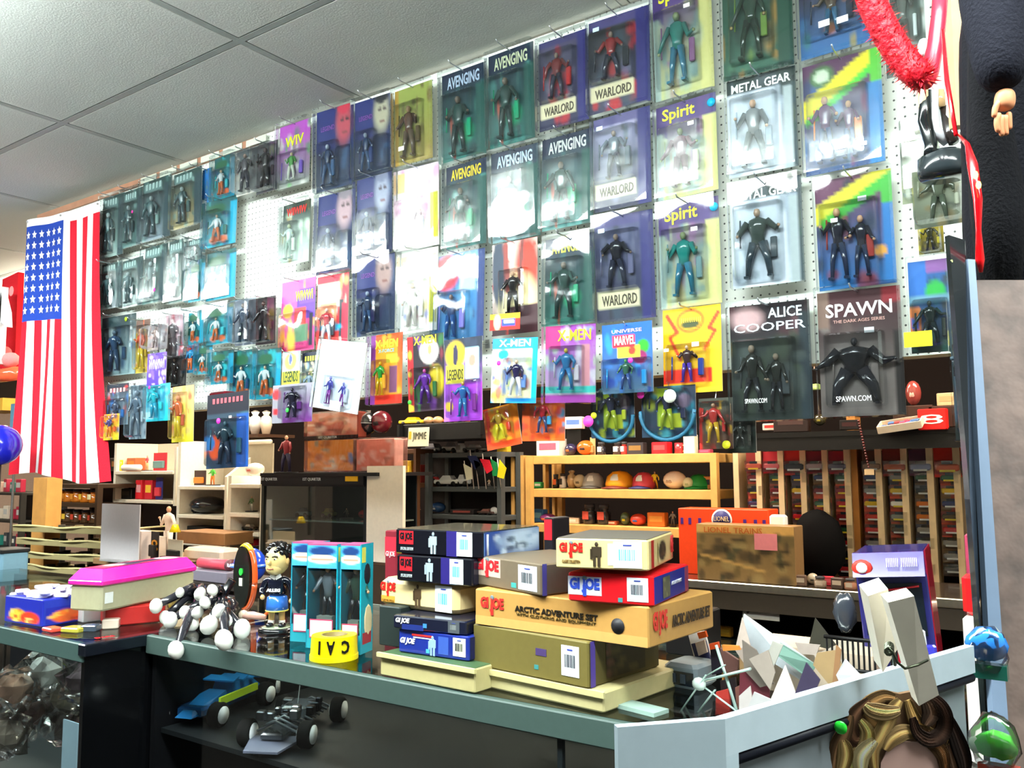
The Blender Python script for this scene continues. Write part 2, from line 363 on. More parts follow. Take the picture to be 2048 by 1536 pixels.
    if hook and p.z > PZ0 + .02:
        hk = bpy.data.objects.new('peg_hook', HOOKM); COL.objects.link(hk); hk.parent = peg; hk.location = (p.x, YP - .001, p.z - .006)
    return t
C = carded
MM = 'multiple'
# --- column over the post near the garland
C(1597, 1752, -70, 102, '#3a2f38', '#2a5f96', None, ['#7a4a30', '#9a8a40', '#2c6a70', '#c9713a', '#1d2a40', '#3b6d9a'], None, None, (SKIN, '#5a4a3a', '#2f5f80'), 'blue and brown carded figure at the ceiling with two white price tags', bl=(.08, .2, .82, .82), st=((.38, .7, '#f2f4f4', .03), (.62, .72, '#f2f4f4', .03)), sleeve=True)
def ex_diag(r): r.band(0, .42, 1, .02, .085, '#e0d21c'); r.band(.05, .52, 1, .1, .035, '#3fbf2c'); r.ell(.25, .13, .16, .1, '#41663c'); r.ell(.25, .13, .1, .06, '#b9c9b0'); r.rect(.86, 0, 1, .3, '#4fb32c'); r.rect(.84, .3, 1, 1, '#2377b6')
C(1608, 1768, 113, 340, '#4a2548', '#37507c', None, ['#2b5d94', '#7a2d58', '#273a60', '#6f93b8'], None, None, (SKIN, '#58345e', '#2a3f70'), 'blue card with yellow-green slanted banner and round green emblem', bl=(.05, .28, .83, .94), extra=ex_diag, st=((.5, .83, '#dfeaf0', .028), (.78, .85, '#dfeaf0', .018)), sleeve=True, acc='#e0793a', nf=2)
def ex_diag2(r): r.band(0, .32, 1, .0, .085, '#d8cf28'); r.band(.1, .4, 1, .06, .05, '#35ad2e'); r.rect(.86, .1, 1, .3, '#3fae3a'); r.rect(.85, .3, 1, 1, '#1c72b8'); r.ell(.82, .7, .08, .05, '#e0a040')
C(1633, 1788, 350, 574, '#5a2a4a', '#1d6aa8', None, ['#20304e', '#2a5f94', '#84303c', '#1a2338'], None, None, (SKIN, '#232430', '#23304a'), 'blue card with yellow-green slanted banner and dark figures', bl=(.05, .22, .83, .94), extra=ex_diag2, st=((.28, .4, '#cfd6dc', .018), (.62, .22, '#cfd0da', .022)), sleeve=True, nf=2, acc='#a03a34')
def ex_sp(r): r.rect(0, 0, .14, .3, '#8a6f62'); r.rect(.8, 0, 1, .12, '#8f1f2a'); r.ell(.5, .72, .5, .3, '#7d736e', .9); r.rect(.9, .35, 1, 1, '#2a2624')
C(1640, 1806, 578, 832, '#3c2024', '#6c6460', '#4a2328', ['#241a1c', '#5a4a46', '#8a7f7a', '#3a3436'], 'SPAWN', '#f2e4e4', (('#26262a'), '#1c1d22', '#24242a'), 'large dark card with pale jagged title over a hulking black figure', bl=(.08, .34, .8, .93), tv=(.1, .21), extra=ex_sp, sleeve=True, text2=('THE DARK AGES SERIES', '#e0b0a4', .245, .025, .62), st=((.62, .33, '#e8ecf0', .024),), fw=1.7, dep=.05)
letter('SPAWN.COM', .085, .014, '#e6e8ea', COL.objects[-1] if False else [o for o in COL.objects if o.type == 'EMPTY'][-1], (-.012, -.055, -.292))
# --- next column
C(1447, 1586, -95, 150, '#2c4a3c', '#2f5a48', None, ['#1c3a2e', '#6a8a3a', '#a07a3a', '#406a50'], None, None, ('#8a7a50', '#2c4436', '#23382c'), 'dark green carded figure at the top edge beside the blue one', bl=(.1, .2, .74, .9), sleeve=True, strip=(.78, 0, 1, 1, '#1f4436'))
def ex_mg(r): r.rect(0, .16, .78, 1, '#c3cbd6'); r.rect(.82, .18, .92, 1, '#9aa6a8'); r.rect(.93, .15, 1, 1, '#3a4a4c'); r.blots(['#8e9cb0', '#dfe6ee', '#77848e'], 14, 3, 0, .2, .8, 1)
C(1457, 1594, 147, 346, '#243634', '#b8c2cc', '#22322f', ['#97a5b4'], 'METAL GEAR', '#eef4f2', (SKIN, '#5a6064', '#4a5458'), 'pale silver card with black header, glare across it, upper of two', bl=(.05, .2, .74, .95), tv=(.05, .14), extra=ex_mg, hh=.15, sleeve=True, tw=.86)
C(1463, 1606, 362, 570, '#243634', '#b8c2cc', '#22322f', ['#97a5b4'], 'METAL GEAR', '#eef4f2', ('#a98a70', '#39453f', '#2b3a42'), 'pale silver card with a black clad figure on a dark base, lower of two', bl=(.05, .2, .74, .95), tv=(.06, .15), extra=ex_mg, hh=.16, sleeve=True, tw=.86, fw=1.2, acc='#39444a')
def ex_ac(r): r.ell(.22, .12, .2, .1, '#c9a4a4', .6); r.rect(0, .28, 1, 1, '#2c3633'); r.rect(.86, .1, 1, 1, '#26343a'); r.blots(['#3f4a3a', '#1d2622', '#4a5350', '#141a1a'], 22, 9, 0, .3, .9, 1)
C(1464, 1622, 606, 840, '#251c22', '#2c3633', None, ['#4a2a30', '#17141a', '#5c3a40'], 'ALICE', '#e4e8f0', ('#8f7d6a', '#2a2e2a', '#22262a'), 'large black card with scratchy white title and green-grey figure', bl=(.04, .3, .82, .95), tv=(.04, .13), tw=.42, tx=.2, extra=ex_ac, text2=('  COOPER', '#dfe4ee', .2, .075, .9), dep=.045, nf=2, sleeve=True, acc='#4b5254')
letter('SPAWN.COM', .06, .013, '#dfe6e4', [o for o in COL.objects if o.type == 'EMPTY'][-1], (-.03, -.05, -.275))
# --- yellow-green column with tabs
def ex_y(r): r.rect(0, 0, .18, .35, '#3f2a6a'); r.rect(.8, .22, 1, 1, '#c3c27c'); r.rect(0, .3, .1, 1, '#9fb3ac'); r.blots(['#8fb0a8', '#6a8a86', '#a09468', '#b7bfa0'], 14, 5, .1, .3, .8, 1)
for a, b, c, d, lb, fc in ((1306, 1425, -45, 188, 'yellow-green carded figure, topmost of three alike in its column', '#2f7a70'), (1313, 1436, 200, 392, 'yellow-green carded figure with blue tab, middle of three alike', '#7a5560'), (1319, 1440, 402, 612, 'yellow-green carded figure with teal legs, lowest of three alike', '#1f8078')):
    C(a, b, c, d, '#5a3a78', '#b9bc7e', '#4a3a72', ['#8a5a88', '#a8b088', '#6f8f94'], 'Spirit', '#e6e030', ('#7d8a60', fc, '#2a6f88' if fc != '#7a5560' else '#63404a'), lb, bl=(.06, .24, .8, .92), extra=ex_y, hh=.2, tv=(.04, .2), tw=.55, sleeve=True, st=((.66, .3, '#eef2f2', .02), (.93, .1, '#10b4e6', -.013)), tx=-.12)
def ex_k(r):
    r.ell(.48, .16, .24, .14, '#c8481c'); r.ell(.48, .16, .2, .11, '#d9b01c'); r.ell(.48, .2, .16, .05, '#3f4a2a')
    r.band(.08, .08, .25, .28, .03, '#e23a1c'); r.band(.25, .28, .12, .34, .02, '#e23a1c'); r.band(.12, .34, .3, .6, .025, '#e23a1c')
    r.band(.95, .1, .8, .26, .03, '#e23a1c'); r.band(.8, .26, .9, .3, .02, '#e23a1c'); r.band(.9, .3, .72, .5, .025, '#e23a1c'); r.rect(0, .72, .82, .88, '#e0301c')
C(1327, 1445, 614, 786, '#eeb414', '#e2b41c', None, None, None, None, ('#c9a88c', '#3a2a2c', '#47329a'), 'bright yellow card with red lightning bolts and round emblem', bl=(.08, .42, .8, .9), extra=ex_k, st=((.64, .46, '#f2ecd0', .022), (.14, .5, '#efe6c8', .016)), acc='#2a3f90', n=34, text2=('IIlIIlIIlI', '#f2d24a', .15, .055, .34))
# --- navy plate columns
def ex_pl(r): r.rect(.8, 0, 1, 1, '#2a2a68'); r.rect(.04, .72, .74, .88, '#cfc8a4')
for a, b, c, d, lb, c1_, fx in ((1180, 1300, 28, 218, 'navy card with red splashes, upper beside the ceiling pair', '#34363c', '#8e2a2c'), (1188, 1303, 226, 416, 'violet card with ivory name plate and painted pale glare', '#9a97b4', '#66707c'), (1191, 1307, 428, 640, 'dark violet card with ivory name plate and round badge', '#4a4e72', '#23242c')):  # the middle card's pale ground has its glare put into the colour
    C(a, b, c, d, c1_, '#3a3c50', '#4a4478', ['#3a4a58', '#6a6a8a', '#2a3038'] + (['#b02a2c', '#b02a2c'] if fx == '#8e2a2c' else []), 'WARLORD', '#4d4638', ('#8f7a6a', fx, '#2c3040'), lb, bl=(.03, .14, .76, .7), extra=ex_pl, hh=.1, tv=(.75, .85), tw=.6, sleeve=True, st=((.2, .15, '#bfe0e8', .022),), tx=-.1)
C(1079, 1178, 72, 252, '#4a4660', '#2c2e48', '#3a3868', ['#3a3a44', '#b4282c', '#6a6a7e', '#b4282c', '#2a2a50'], 'WARLORD', '#4d4638', ('#8f7a6a', '#7a2a2c', '#2c2c40'), 'navy card with red splashes, lower beside the ceiling pair', bl=(.03, .14, .76, .7), extra=ex_pl, hh=.08, tv=(.75, .85), tw=.6, sleeve=True, tx=-.1)
def ex_g(r): r.rect(.78, .2, 1, 1, '#1f4f48'); r.ell(.55, .7, .16, .1, '#0fae74', .8); r.band(.2, .5, .28, .95, .03, '#a8503c')
def ariz(a, b, c, d, tc, lb, g='#2f7068'):
    C(a, b, c, d, '#16263a', g, '#14203a', ['#2a5a5a', '#1b4a44', '#4f8f88', '#1c3a3a'], 'AVENGING', tc, ('#7a6a5a', '#2c4a44', '#243a38'), lb, bl=(.04, .24, .78, .95), extra=ex_g, hh=.17, tv=(.05, .18), tw=.74, sleeve=True, acc='#12a070')
ariz(884, 971, 138, 318, '#b7cbe0', 'dark teal card with pale blue title, first of the green pair at the ceiling')
ariz(977, 1068, 98, 286, '#cfd8b0', 'dark teal card with cream title, second of the green pair at the ceiling')
ariz(892, 975, 325, 495, '#e2c428', 'dark teal card with golden title below the green pair')
ariz(983, 1078, 297, 478, '#b9d2e8', 'silvery teal card with ice blue title beside the golden one', '#7fa0a4')
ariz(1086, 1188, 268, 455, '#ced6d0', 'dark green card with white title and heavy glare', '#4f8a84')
ariz(1094, 1190, 472, 650, '#dfe04a', 'dark green card with lime yellow title in the third row', '#2c6a5e')
# --- olive and white column
C(790, 864, 172, 325, '#8f9a4a', '#8a7a3a', None, ['#5a4a2a', '#6a4f34', '#a89a50'], None, None, ('#a08060', '#5c3f30', '#6a5a4a'), 'olive gold card with brown figure and white tag', bl=(.06, .2, .78, .94), st=((.32, .82, '#dfe0c8', .028),), sleeve=True, strip=(0, 0, .1, 1, '#a8842c'))
def ex_w(r): r.rect(.78, .35, .96, .9, '#b8b424'); r.rect(0, .05, .18, .3, '#e8b878')
C(797, 876, 333, 496, '#f0d8e6', '#f4ece4', None, ['#e89ac0', '#d04a9a', '#f4f4f0', '#c8c8e8'], None, None, ('#d8b8a0', '#e8c8d0', '#d8d0e0'), 'white and pink card with striped header', bl=(.02, .38, .74, .95), extra=ex_w, sleeve=True)
C(802, 878, 500, 665, '#f2eae0', '#f6f2ea', None, ['#f0dfae', '#8a94d8', '#f6f4f0', '#e8b8c8'], None, None, ('#d8b8a0', '#e8e0d8', '#d0c8c0'), 'white and cream card under the pink one', bl=(.02, .36, .74, .95), extra=ex_w, sleeve=True)
def ex_xb(r): r.rect(0, 0, .14, 1, '#d0242c'); r.blots(['#efe23a'], 5, 2, 0, .1, .12, 1, (.04, .09)); r.ell(.6, .22, .25, .16, '#e9e2dc'); r.ell(.62, .2, .06, .07, '#e8c060'); r.ell(.78, .62, .2, .2, '#c8b028', .4)
C(815, 886, 670, 822, '#1d1c24', '#3a2a34', None, ['#6a3a8a', '#2b6a3a', '#7a2a3a'], 'X-MEN', '#e8e832', ('#c04a9a', '#6a2fa0', '#5a2a8c'), 'black and red card holding a purple caped figure', bl=(.14, .42, .9, .93), extra=ex_xb, tv=(.01, .12), tw=.62, n=30, st=((.2, .88, '#3fd23a', -.008),), tilt=-1.5, Y=2.27)
# --- red circle, flame, red bubble
def ex_rc(r): r.ell(.22, .2, .27, .2, '#e01a34'); r.rect(.5, .04, .8, .42, '#a8cce8'); r.ell(.62, .18, .1, .12, '#a04a34'); r.rect(.86, 0, 1, 1, '#2a3f78')
C(872, 972, 505, 688, '#2f80c0', '#3a6f9c', None, ['#2a5a8c', '#5aa0c8', '#2a4468', '#3e7ab0'], None, None, ('#8a6a60', '#2f4a78', '#24508a'), 'blue card with a big red circle at its upper corner', bl=(.03, .42, .72, .95), extra=ex_rc, sleeve=True, acc='#8a7fd0')
def ex_fl(r): r.ell(.78, .3, .3, .4, '#e0301c', .7); r.ell(.55, .62, .4, .28, '#f2e6b0', .5); r.ell(.15, .3, .16, .4, '#2c3a4c'); r.band(.35, .5, .3, .05, .06, '#8a3a34'); r.band(.6, .5, .68, .02, .05, '#70342e'); r.rect(.35, .7, 1, 1, '#3a2026')
C(985, 1076, 482, 668, '#efe0d4', '#3a2026', None, ['#d83a24', '#f4e8d8'], None, None, ('#caa888', '#121216', '#17171c'), 'red and white shaped card with a horned black figure', bl=(.2, .3, .8, .8), extra=ex_fl, n=30)
t = thing('display_header', 'red and yellow banner flap beneath the horned black figure', 'banner', P(1010, 627, 2.28), rot=(0, math.radians(2), .04))
mbx = MB(); rr = R(30, 12, '#d82a20'); rr.rect(0, 0, 1, .3, '#f0c020'); rr.ell(.25, .5, .12, .5, '#e8c8a0'); rr.rect(.4, .35, .85, .75, '#3450b8'); rr.rect(.45, .42, .8, .62, '#eef0f4')
mbx.box((0, .0015, -.027), (.118, .002, .054), '#c02a20'); mbx.raster(rr, (-.06, -.0002, 0), (.12, 0, 0), (0, 0, -.055)); link('printed_flap', mbx, 'semi', t)
# --- bright lower row
def ex_x1(r): r.rect(.9, 0, 1, 1, '#12a8d0'); r.rect(0, .92, 1, 1, '#1f8fd8'); r.ell(.25, .25, .12, .08, '#18b8d8'); r.blots(['#f2dc4a', '#d83a3a', '#f0f0f4', '#3a6ac8'], 12, 8, 0, .5, .5, 1)
C(988, 1076, 676, 806, '#e8f0f4', '#e8dfa8', None, ['#6a8fd0', '#e0b070', '#c8d890', '#c04a5a'], 'X-MEN', '#f8f8fa', ('#e0c0a0', '#2a2450', '#e8e8f0'), 'turquoise edged card with white title and navy coated figure', bl=(.3, .3, .88, .92), extra=ex_x1, tv=(.02, .13), tw=.7, n=32, st=((.28, .4, '#f23ab8', -.008),), tilt=3, Y=2.27, strip=(0, 0, 1, .16, '#2f8fe0'))
def ex_x2(r): r.rect(0, 0, .3, .3, '#c8408a'); r.rect(.72, .25, .9, .8, '#c88a94'); r.rect(0, .78, 1, .88, '#3fb8b0'); r.rect(0, .9, 1, 1, '#9a3f9c')
C(1094, 1192, 650, 805, '#a84ab8', '#b8a8c0', None, ['#c8c8d0', '#e0d8e0', '#8fa8c8', '#b0c8a8'], 'X-MEN', '#e6ea3a', ('#c8b030', '#2a7ab0', '#2f80b8'), 'purple card with lime title and blue armoured figure', bl=(.12, .26, .78, .86), extra=ex_x2, tv=(.06, .2), tw=.66, n=32, tilt=2, Y=2.27, sleeve=True, tx=.08)
def ex_mv(r): r.ell(.82, .35, .12, .1, '#2f9a2a'); r.ell(.75, .5, .14, .1, '#8a1f5a'); r.rect(.3, .33, .75, .5, '#d8c83a'); r.ell(.6, .4, .08, .06, '#c03a2a'); r.rect(.22, .16, .66, .34, '#d8283a')
C(1206, 1305, 646, 786, '#1f5fc0', '#4a6a84', None, ['#2a8fd0', '#1d3f9c', '#3a78c8'], 'MARVEL', '#f6f2f2', ('#4f9a4a', '#3a6a54', '#34508a'), 'blue card with white on red title above a cloudy bubble', bl=(.02, .5, .98, .98), extra=ex_mv, tv=(.18, .31), tw=.42, n=32, Y=2.28, text2=('UNIVERSE', '#f0c8c8', .11, .05, .6), st=((.66, .56, '#f23ab8', -.008),), tx=-.04)
def ex_bt(r): r.ell(.3, .2, .26, .17, '#e8c428'); r.ell(.3, .2, .07, .14, '#2a2a4a'); r.rect(.05, .33, .52, .55, '#e4dc3c'); r.rect(.58, .12, .92, .5, '#a8d8e4'); r.ell(.74, .28, .1, .08, '#c08a78'); r.rect(.16, .55, 1, 1, '#a03fc4'); r.ell(.15, .82, .1, .06, '#f0d040')
C(888, 966, 676, 842, '#1f2a3c', '#b06ad8', None, ['#2b3850', '#7a4ab8'], 'LEGENDS', '#3c3a1c', ('#caa040', '#2f6aa8', '#2f78b0'), 'navy and violet card holding a blue and yellow figure', bl=(.14, .5, .97, .97), extra=ex_bt, tv=(.37, .5), tw=.42, n=32, Y=2.26, tx=-.2, acc='#7a2a8a')
def ex_xo(r): r.rect(0, 0, .14, 1, '#8a3a94'); r.rect(.14, .1, .86, .9, '#f09a24'); r.rect(.5, .3, .85, .42, '#e8d83a'); r.rect(.6, .46, .84, .84, '#7a4a6a'); r.rect(.14, .88, 1, 1, '#e0321f')
C(742, 806, 668, 808, '#e8541c', '#f08a20', None, ['#f0b030', '#e86a2a'], 'X-MEN', '#e8f03a', ('#e8b020', '#2fa03a', '#e0b818'), 'orange card with lime title and yellow-green figure', bl=(.14, .36, .62, .9), extra=ex_xo, tv=(.08, .2), tw=.72, n=30, Y=2.27, sleeve=True, text2=('X-FORCE', '#8fe0e0', .24, .05, .5))
C(640, 738, 682, 822, '#f6f8fc', '#eef2f8', None, ['#dfe4f0', '#ffffff'], None, None, ('#8a8ad0', '#4a48a8', '#8a3a9a'), 'white bagged card slanting with two tiny purple figures', bl=(.2, .5, .85, .94), tilt=9, Y=2.24, nf=2, st=((.6, .93, '#f6f6f8', .06),), sleeve=True, dep=.02)
# --- photo face columns
def ex_face(tone, head):
    def f(r): r.rect(.0, .0, .5, .5, '#26306e'); r.ell(.72, .22, .2, .24, tone, .6); r.ell(.68, .17, .05, .02, '#4a3a3c'); r.ell(.8, .17, .05, .02, '#4a3a3c'); r.band(.7, .34, .8, .34, .014, '#7a4440'); r.ell(.72, .03, .17, .07, head)
    return f
for a, b, c, d, tone, hd, lb in ((635, 707, 215, 378, '#b8505c', '#c8344a', 'navy card with a red toned portrait at the ceiling'), (711, 782, 196, 350, '#b8b49a', '#2a2a30', 'navy card with a pale bearded portrait at the ceiling'),
                                 (638, 710, 386, 545, '#b89aa0', '#8a8088', 'navy card with a pink-grey portrait, second row, bright tank shaped bubble'), (713, 784, 352, 510, '#9aa0b4', '#7a8098', 'navy card with a blue-grey bald portrait, second row'),
                                 (714, 789, 512, 670, '#a88a84', '#5a5a70', 'navy card with a ruddy portrait, third row')):
    C(a, b, c, d, '#27305c', '#22344e', None, ['#2c3f70', '#1c2a44', '#3a5a80', '#2a2a50'], 'LEGEND', '#7a4a9c', ('#a8b4c4', '#2a3c5c', '#3a5478'), lb, bl=(.08, .4, .6, .96), extra=ex_face(tone, hd), tv=(.2, .26), tw=.36, tx=-.2, sleeve=True, bub=(.56, .5, .92, .93), n=24)
# --- column of comics cards
C(560, 620, 246, 372, '#b050b8', '#8a9088', None, ['#7a5ac0', '#4aa048', '#d0d0c8', '#6a7a70'], 'WIV', '#e8ec28', ('#d8c898', '#4a9a44', '#d8dcc8'), 'purple card with lime burst at the ceiling', bl=(.05, .45, .9, .93), tv=(.2, .36), tw=.6, sleeve=True)
C(566, 622, 405, 528, '#274038', '#c8d8cc', '#20342c', ['#a8c8a8', '#d8e8d8', '#b09858'], 'WIIWIW', '#e02a24', ('#c8d0a8', '#c8d8d0', '#8fa89a'), 'green-white card with dripping red title', bl=(.04, .3, .6, .94), hh=.15, tv=(.07, .2), tw=.72, sleeve=True)
def ex_pk(r): r.rect(0, 0, .5, .3, '#e85aa8'); r.rect(.45, .25, 1, .55, '#5a2aa0'); r.rect(.55, .14, .98, .34, '#6a3ab0'); r.rect(.4, .4, .75, .7, '#e0342c'); r.ell(.2, .42, .15, .1, '#f2c040'); r.rect(.38, .62, .82, .88, '#5a8a6a'); r.rect(.86, .5, .96, .95, '#1f2438'); r.blots(['#e8a030', '#d83048', '#f0d050'], 10, 4, 0, .55, .35, 1)
C(563, 632, 560, 703, '#d858a8', '#b02a68', None, ['#e83a8a', '#f0a050'], 'WIWWI', '#f0e83a', None, 'magenta and purple card with yellow title', bl=(.05, .45, .85, .95), extra=ex_pk, tv=(.16, .3), tw=.5, n=30, tx=.18)
def ex_rd(r): r.rect(.02, .1, .7, .45, '#e8dcc4'); r.rect(.1, .38, .65, .7, '#e89a70'); r.rect(.7, .35, .86, .85, '#2f3840'); r.rect(.8, .4, 1, 1, '#c81a3a'); r.ell(.45, .72, .35, .06, '#1fa8d0')
C(636, 697, 550, 696, '#e02f44', '#d83a34', None, ['#f0c0a8', '#e0e0d8', '#d0a060'], None, None, ('#e8d8c8', '#b83a44', '#dfe0e8'), 'red and cream shaped card with sky blue ribbon', bl=(.08, .42, .7, .95), extra=ex_rd, rnd_r=.02, n=24, acc='#30404a')
def ex_ly(r): r.ell(.45, .25, .36, .22, '#e6ec5a'); r.rect(0, .5, 1, .95, '#dce83a'); r.ell(.45, .2, .1, .14, '#4a5ac0')
C(566, 600, 703, 782, '#8ab8e0', '#c8d850', None, ['#a8d0e8', '#e8f0a0'], 'LEGENDS', '#30402a', None, 'pale yellow and blue small card beside the white bagged one', bl=None, extra=ex_ly, tv=(.5, .78), tw=.8, Y=2.31)
C(604, 645, 704, 800, '#2a3048', '#9ab0a0', '#1c2230', ['#d8dc9a', '#b8a8a0', '#88a8c0'], 'IIlIII', '#d4e04a', ('#c8a890', '#8aa0b0', '#7a8890'), 'dark headed card half behind the white bagged one', bl=(.1, .4, .9, .95), hh=.22, tv=(.08, .18), tw=.7, Y=2.33, hook=False)
def ex_dv(r): r.rect(0, 0, .28, 1, '#8a8a94'); r.ell(.1, .25, .12, .14, '#e8242c'); r.ell(.1, .7, .08, .08, '#d8242c')
C(546, 626, 768, 845, '#8a8896', '#6a2a7a', None, ['#7a6a94', '#5a2a70', '#3a2a50'], None, None, ('#2a2a34', '#1f2030', '#242438'), 'violet low card holding a dark caped figure', bl=(.25, .06, .85, .92), extra=ex_dv, st=((.55, .7, '#3fdc50', -.009),), Y=2.27, fw=1.3, hook=False)
# --- boxes beside the empty board
C(474, 514, 300, 388, '#5a6468', '#b8bcb4', None, ['#8a8c88', '#4a5258', '#c8c4b8'], None, None, ('#8a7468', '#4a4a50', '#3a3c44'), 'grey bust in a clear box at the ceiling, pale end', bl=(.04, .04, .96, .97), Y=2.33, dep=.05)
C(514, 555, 286, 384, '#4a4c50', '#3a3d42', None, ['#26282c', '#5a5052', '#3a3034'], None, None, ('#4a3a3c', '#26262a', '#1f2024'), 'dark bust in a clear box at the ceiling, blackish end', bl=(.04, .04, .96, .97), Y=2.33, dep=.05)
C(470, 511, 598, 690, '#8a94a4', '#5a6270', None, ['#4a5464', '#aab0bc', '#3c4450'], None, None, ('#a89a94', '#4a5464', '#3a4450'), 'grey figure in a clear box below the empty board', bl=(.04, .03, .96, .97), Y=2.32, dep=.05, st=((.7, .8, '#c8f0c8', .018),))
C(512, 550, 594, 688, '#2c2226', '#33262a', None, ['#4a2a30', '#1c1a20', '#5a3438'], None, None, ('#5c3a38', '#241c20', '#1c181c'), 'blackish red figure box below the empty board', bl=(.04, .03, .96, .97), Y=2.32, dep=.05)
# --- teal cards
def ex_t(r): r.rect(.8, .1, 1, 1, '#14a0c4'); r.ell(.35, .2, .3, .12, '#1f5a3a'); r.ell(.3, .85, .14, .08, '#d8642c'); r.ell(.6, .85, .14, .08, '#d8642c')
def teal(a, b, c, d, lb, **k):
    C(a, b, c, d, '#1f5a5c', '#1fa0b8', None, ['#2ab8c0', '#1f6a5a', '#2f8f9c', '#1a4a78'], None, None, ('#d8b898', '#e0e8e8', '#d06a34'), lb, bl=k.pop('bl', (.05, .3, .82, .94)), extra=ex_t, sleeve=k.pop('sleeve', True), **k)
teal(428, 470, 312, 396, 'teal card nearest the ceiling beside the grey busts')
teal(414, 472, 398, 492, 'teal card with a bright cloudy bubble, second in its column', bub=(.02, .2, .5, .8))
teal(414, 472, 502, 598, 'teal card with two orange based figures, third in its column', nf=2)
teal(380, 410, 520, 603, 'narrow teal card with orange base beside the third teal one', Y=2.33)
teal(415, 466, 610, 688, 'teal and green card with yellow edge, fourth in its column', strip=(.86, 0, 1, 1, '#9aa83a'))
teal(376, 408, 622, 688, 'small blue-teal card next to the yellow edged one')
teal(398, 424, 690, 748, 'small blue card with red wing above the maroon box', hook=False)
teal(424, 466, 702, 768, 'teal card with black header above the maroon box', Y=2.31)
teal(468, 514, 700, 800, 'long teal card with green peaks, first of two under the clear boxes', Y=2.33)
teal(515, 562, 698, 798, 'long teal card with green peaks, second of two under the clear boxes', Y=2.33)
# --- dark green column tops near the flag
def ex_dk(r): r.rect(.74, .1, 1, 1, '#2c4248'); r.rect(.02, .05, .7, .17, '#6a8a88')
def dark(a, b, c, d, lb, c2='#5f8480', **k):  # palest lower tones put the glare into the card colour
    C(a, b, c, d, '#24403c', c2, None, ['#3a5c5a', '#2b4648', '#8ab0a8', '#4f7470'], k.pop('title', 'IlIlI'), k.pop('tc', '#a8c4c0'), ('#b8c8c8', '#4a6a6c', '#3a5458'), lb, bl=(.04, .22, .72, .95), extra=ex_dk, hh=.15, tv=(.05, .15), tw=.55, tx=-.12, sleeve=True, **k)
dark(206, 246, 392, 512, 'dark green card nearest the flag at the ceiling, pale below', '#a8c0b8')
dark(247, 284, 380, 492, 'dark green card second from the flag at the ceiling with pink dot', st=((.8, .45, '#e83aa8', -.008),))
dark(286, 341, 358, 478, 'dark card with a painted white highlight, third from the flag at the ceiling', '#8a9aa4')
dark(346, 403, 342, 452, 'dark card with gold bottom, fourth from the flag at the ceiling', '#b0a070')
C(404, 424, 338, 436, '#1f6ab0', '#2a4a3a', None, ['#1a8ac8', '#5a6a2a', '#1f3f78'], None, None, None, 'narrow blue card edge beside the gold bottomed one', bl=None, Y=2.36)
dark(204, 242, 526, 616, 'card with painted pale glare nearest the flag in the second row', '#c8d0d4')
dark(243, 286, 518, 612, 'card with painted white glare second from the flag in the second row', '#dfe8e4')
dark(290, 334, 492, 606, 'green-black card with white frame third from the flag, second row', '#3f6864', st=((.8, .82, '#e83aa8', -.009),))
dark(337, 376, 480, 604, 'grey-green card fourth from the flag, second row', '#4f6c68')
dark(378, 410, 478, 540, 'small pale card with silver frame, fifth from the flag, second row', '#b8c8cc')
C(205, 268, 632, 750, '#1f3038', '#8aa4a8', '#2a4044', ['#2f4f78', '#24405c', '#7a98a0', '#bcd0d0'], None, None, ('#5a7080', '#2f4a68', '#2c4460'), 'large blue-grey card nearest the flag in the third row', bl=(.04, .18, .84, .95), sleeve=True, st=((.16, .8, '#d8e03a', -.008), (.72, .08, '#b8cc2c', -.012)))
C(272, 299, 640, 745, '#5a4034', '#c8b040', None, ['#d8622c', '#b89a30', '#e8c8a0', '#3a3030'], None, None, ('#d8a070', '#c8502c', '#c8b038'), 'narrow orange and yellow card beside the blue-grey one', bl=(.05, .1, .95, .95))
C(296, 336, 650, 700, '#c8c0c4', '#a89c9c', None, ['#e8e0e0', '#8a7a80', '#d8b0a8'], None, None, ('#d8c8c0', '#a08a84', '#8a7a7a'), 'rounded clear bubble with a pinkish figure above the violet tag', bl=(.02, .02, .98, .98), rnd_r=.02, Y=2.30, dep=.05)
C(330, 368, 628, 722, '#e8c0cc', '#5a5458', None, ['#f0e8ec', '#d84a60', '#4a4448', '#8a8488'], None, None, ('#e8d0d0', '#5a5458', '#4a4448'), 'pink-white figure pack over a charcoal body', bl=(.04, .04, .96, .96), rnd_r=.012, Y=2.33, dep=.05)
C(296, 332, 706, 770, '#5a3ab8', '#4a2ea8', None, ['#7a5ad0', '#c8b8e8'], 'WIWIWI', '#d8c8f0', None, 'violet hanging tag shaped card with pale lettering', bl=None, tv=(.2, .5), tw=.8, rnd_r=.01, Y=2.28)
C(333, 372, 712, 775, '#22201f', '#17161a', None, ['#3a3434', '#4a3a34', '#101014'], None, None, ('#5a4a40', '#1f1d1e', '#18171a'), 'black crouching figure pack behind the violet tag', bl=(.04, .04, .96, .96), Y=2.33, st=((.2, .6, '#e8d02c', -.007),))
C(373, 398, 690, 745, '#2a7ab8', '#1f90c0', None, ['#2aa8c8', '#d05a34', '#1f6a9c'], None, None, ('#c84030', '#2a88b8', '#d86a34'), 'small sky blue card beside the black crouching figure', bl=(.05, .05, .95, .95))
C(214, 256, 768, 850, '#28303c', '#7a90a0', None, ['#2f6ab0', '#d83a34', '#8aa0b0', '#3a4858'], 'IIlII', '#e89a98', ('#5a708c', '#44546c', '#3a4858'), 'steel blue card with rounded black header under the blue-grey one', bl=(.05, .35, .95, .98), tv=(.1, .2), tw=.7, Y=2.31, rnd_r=.01)
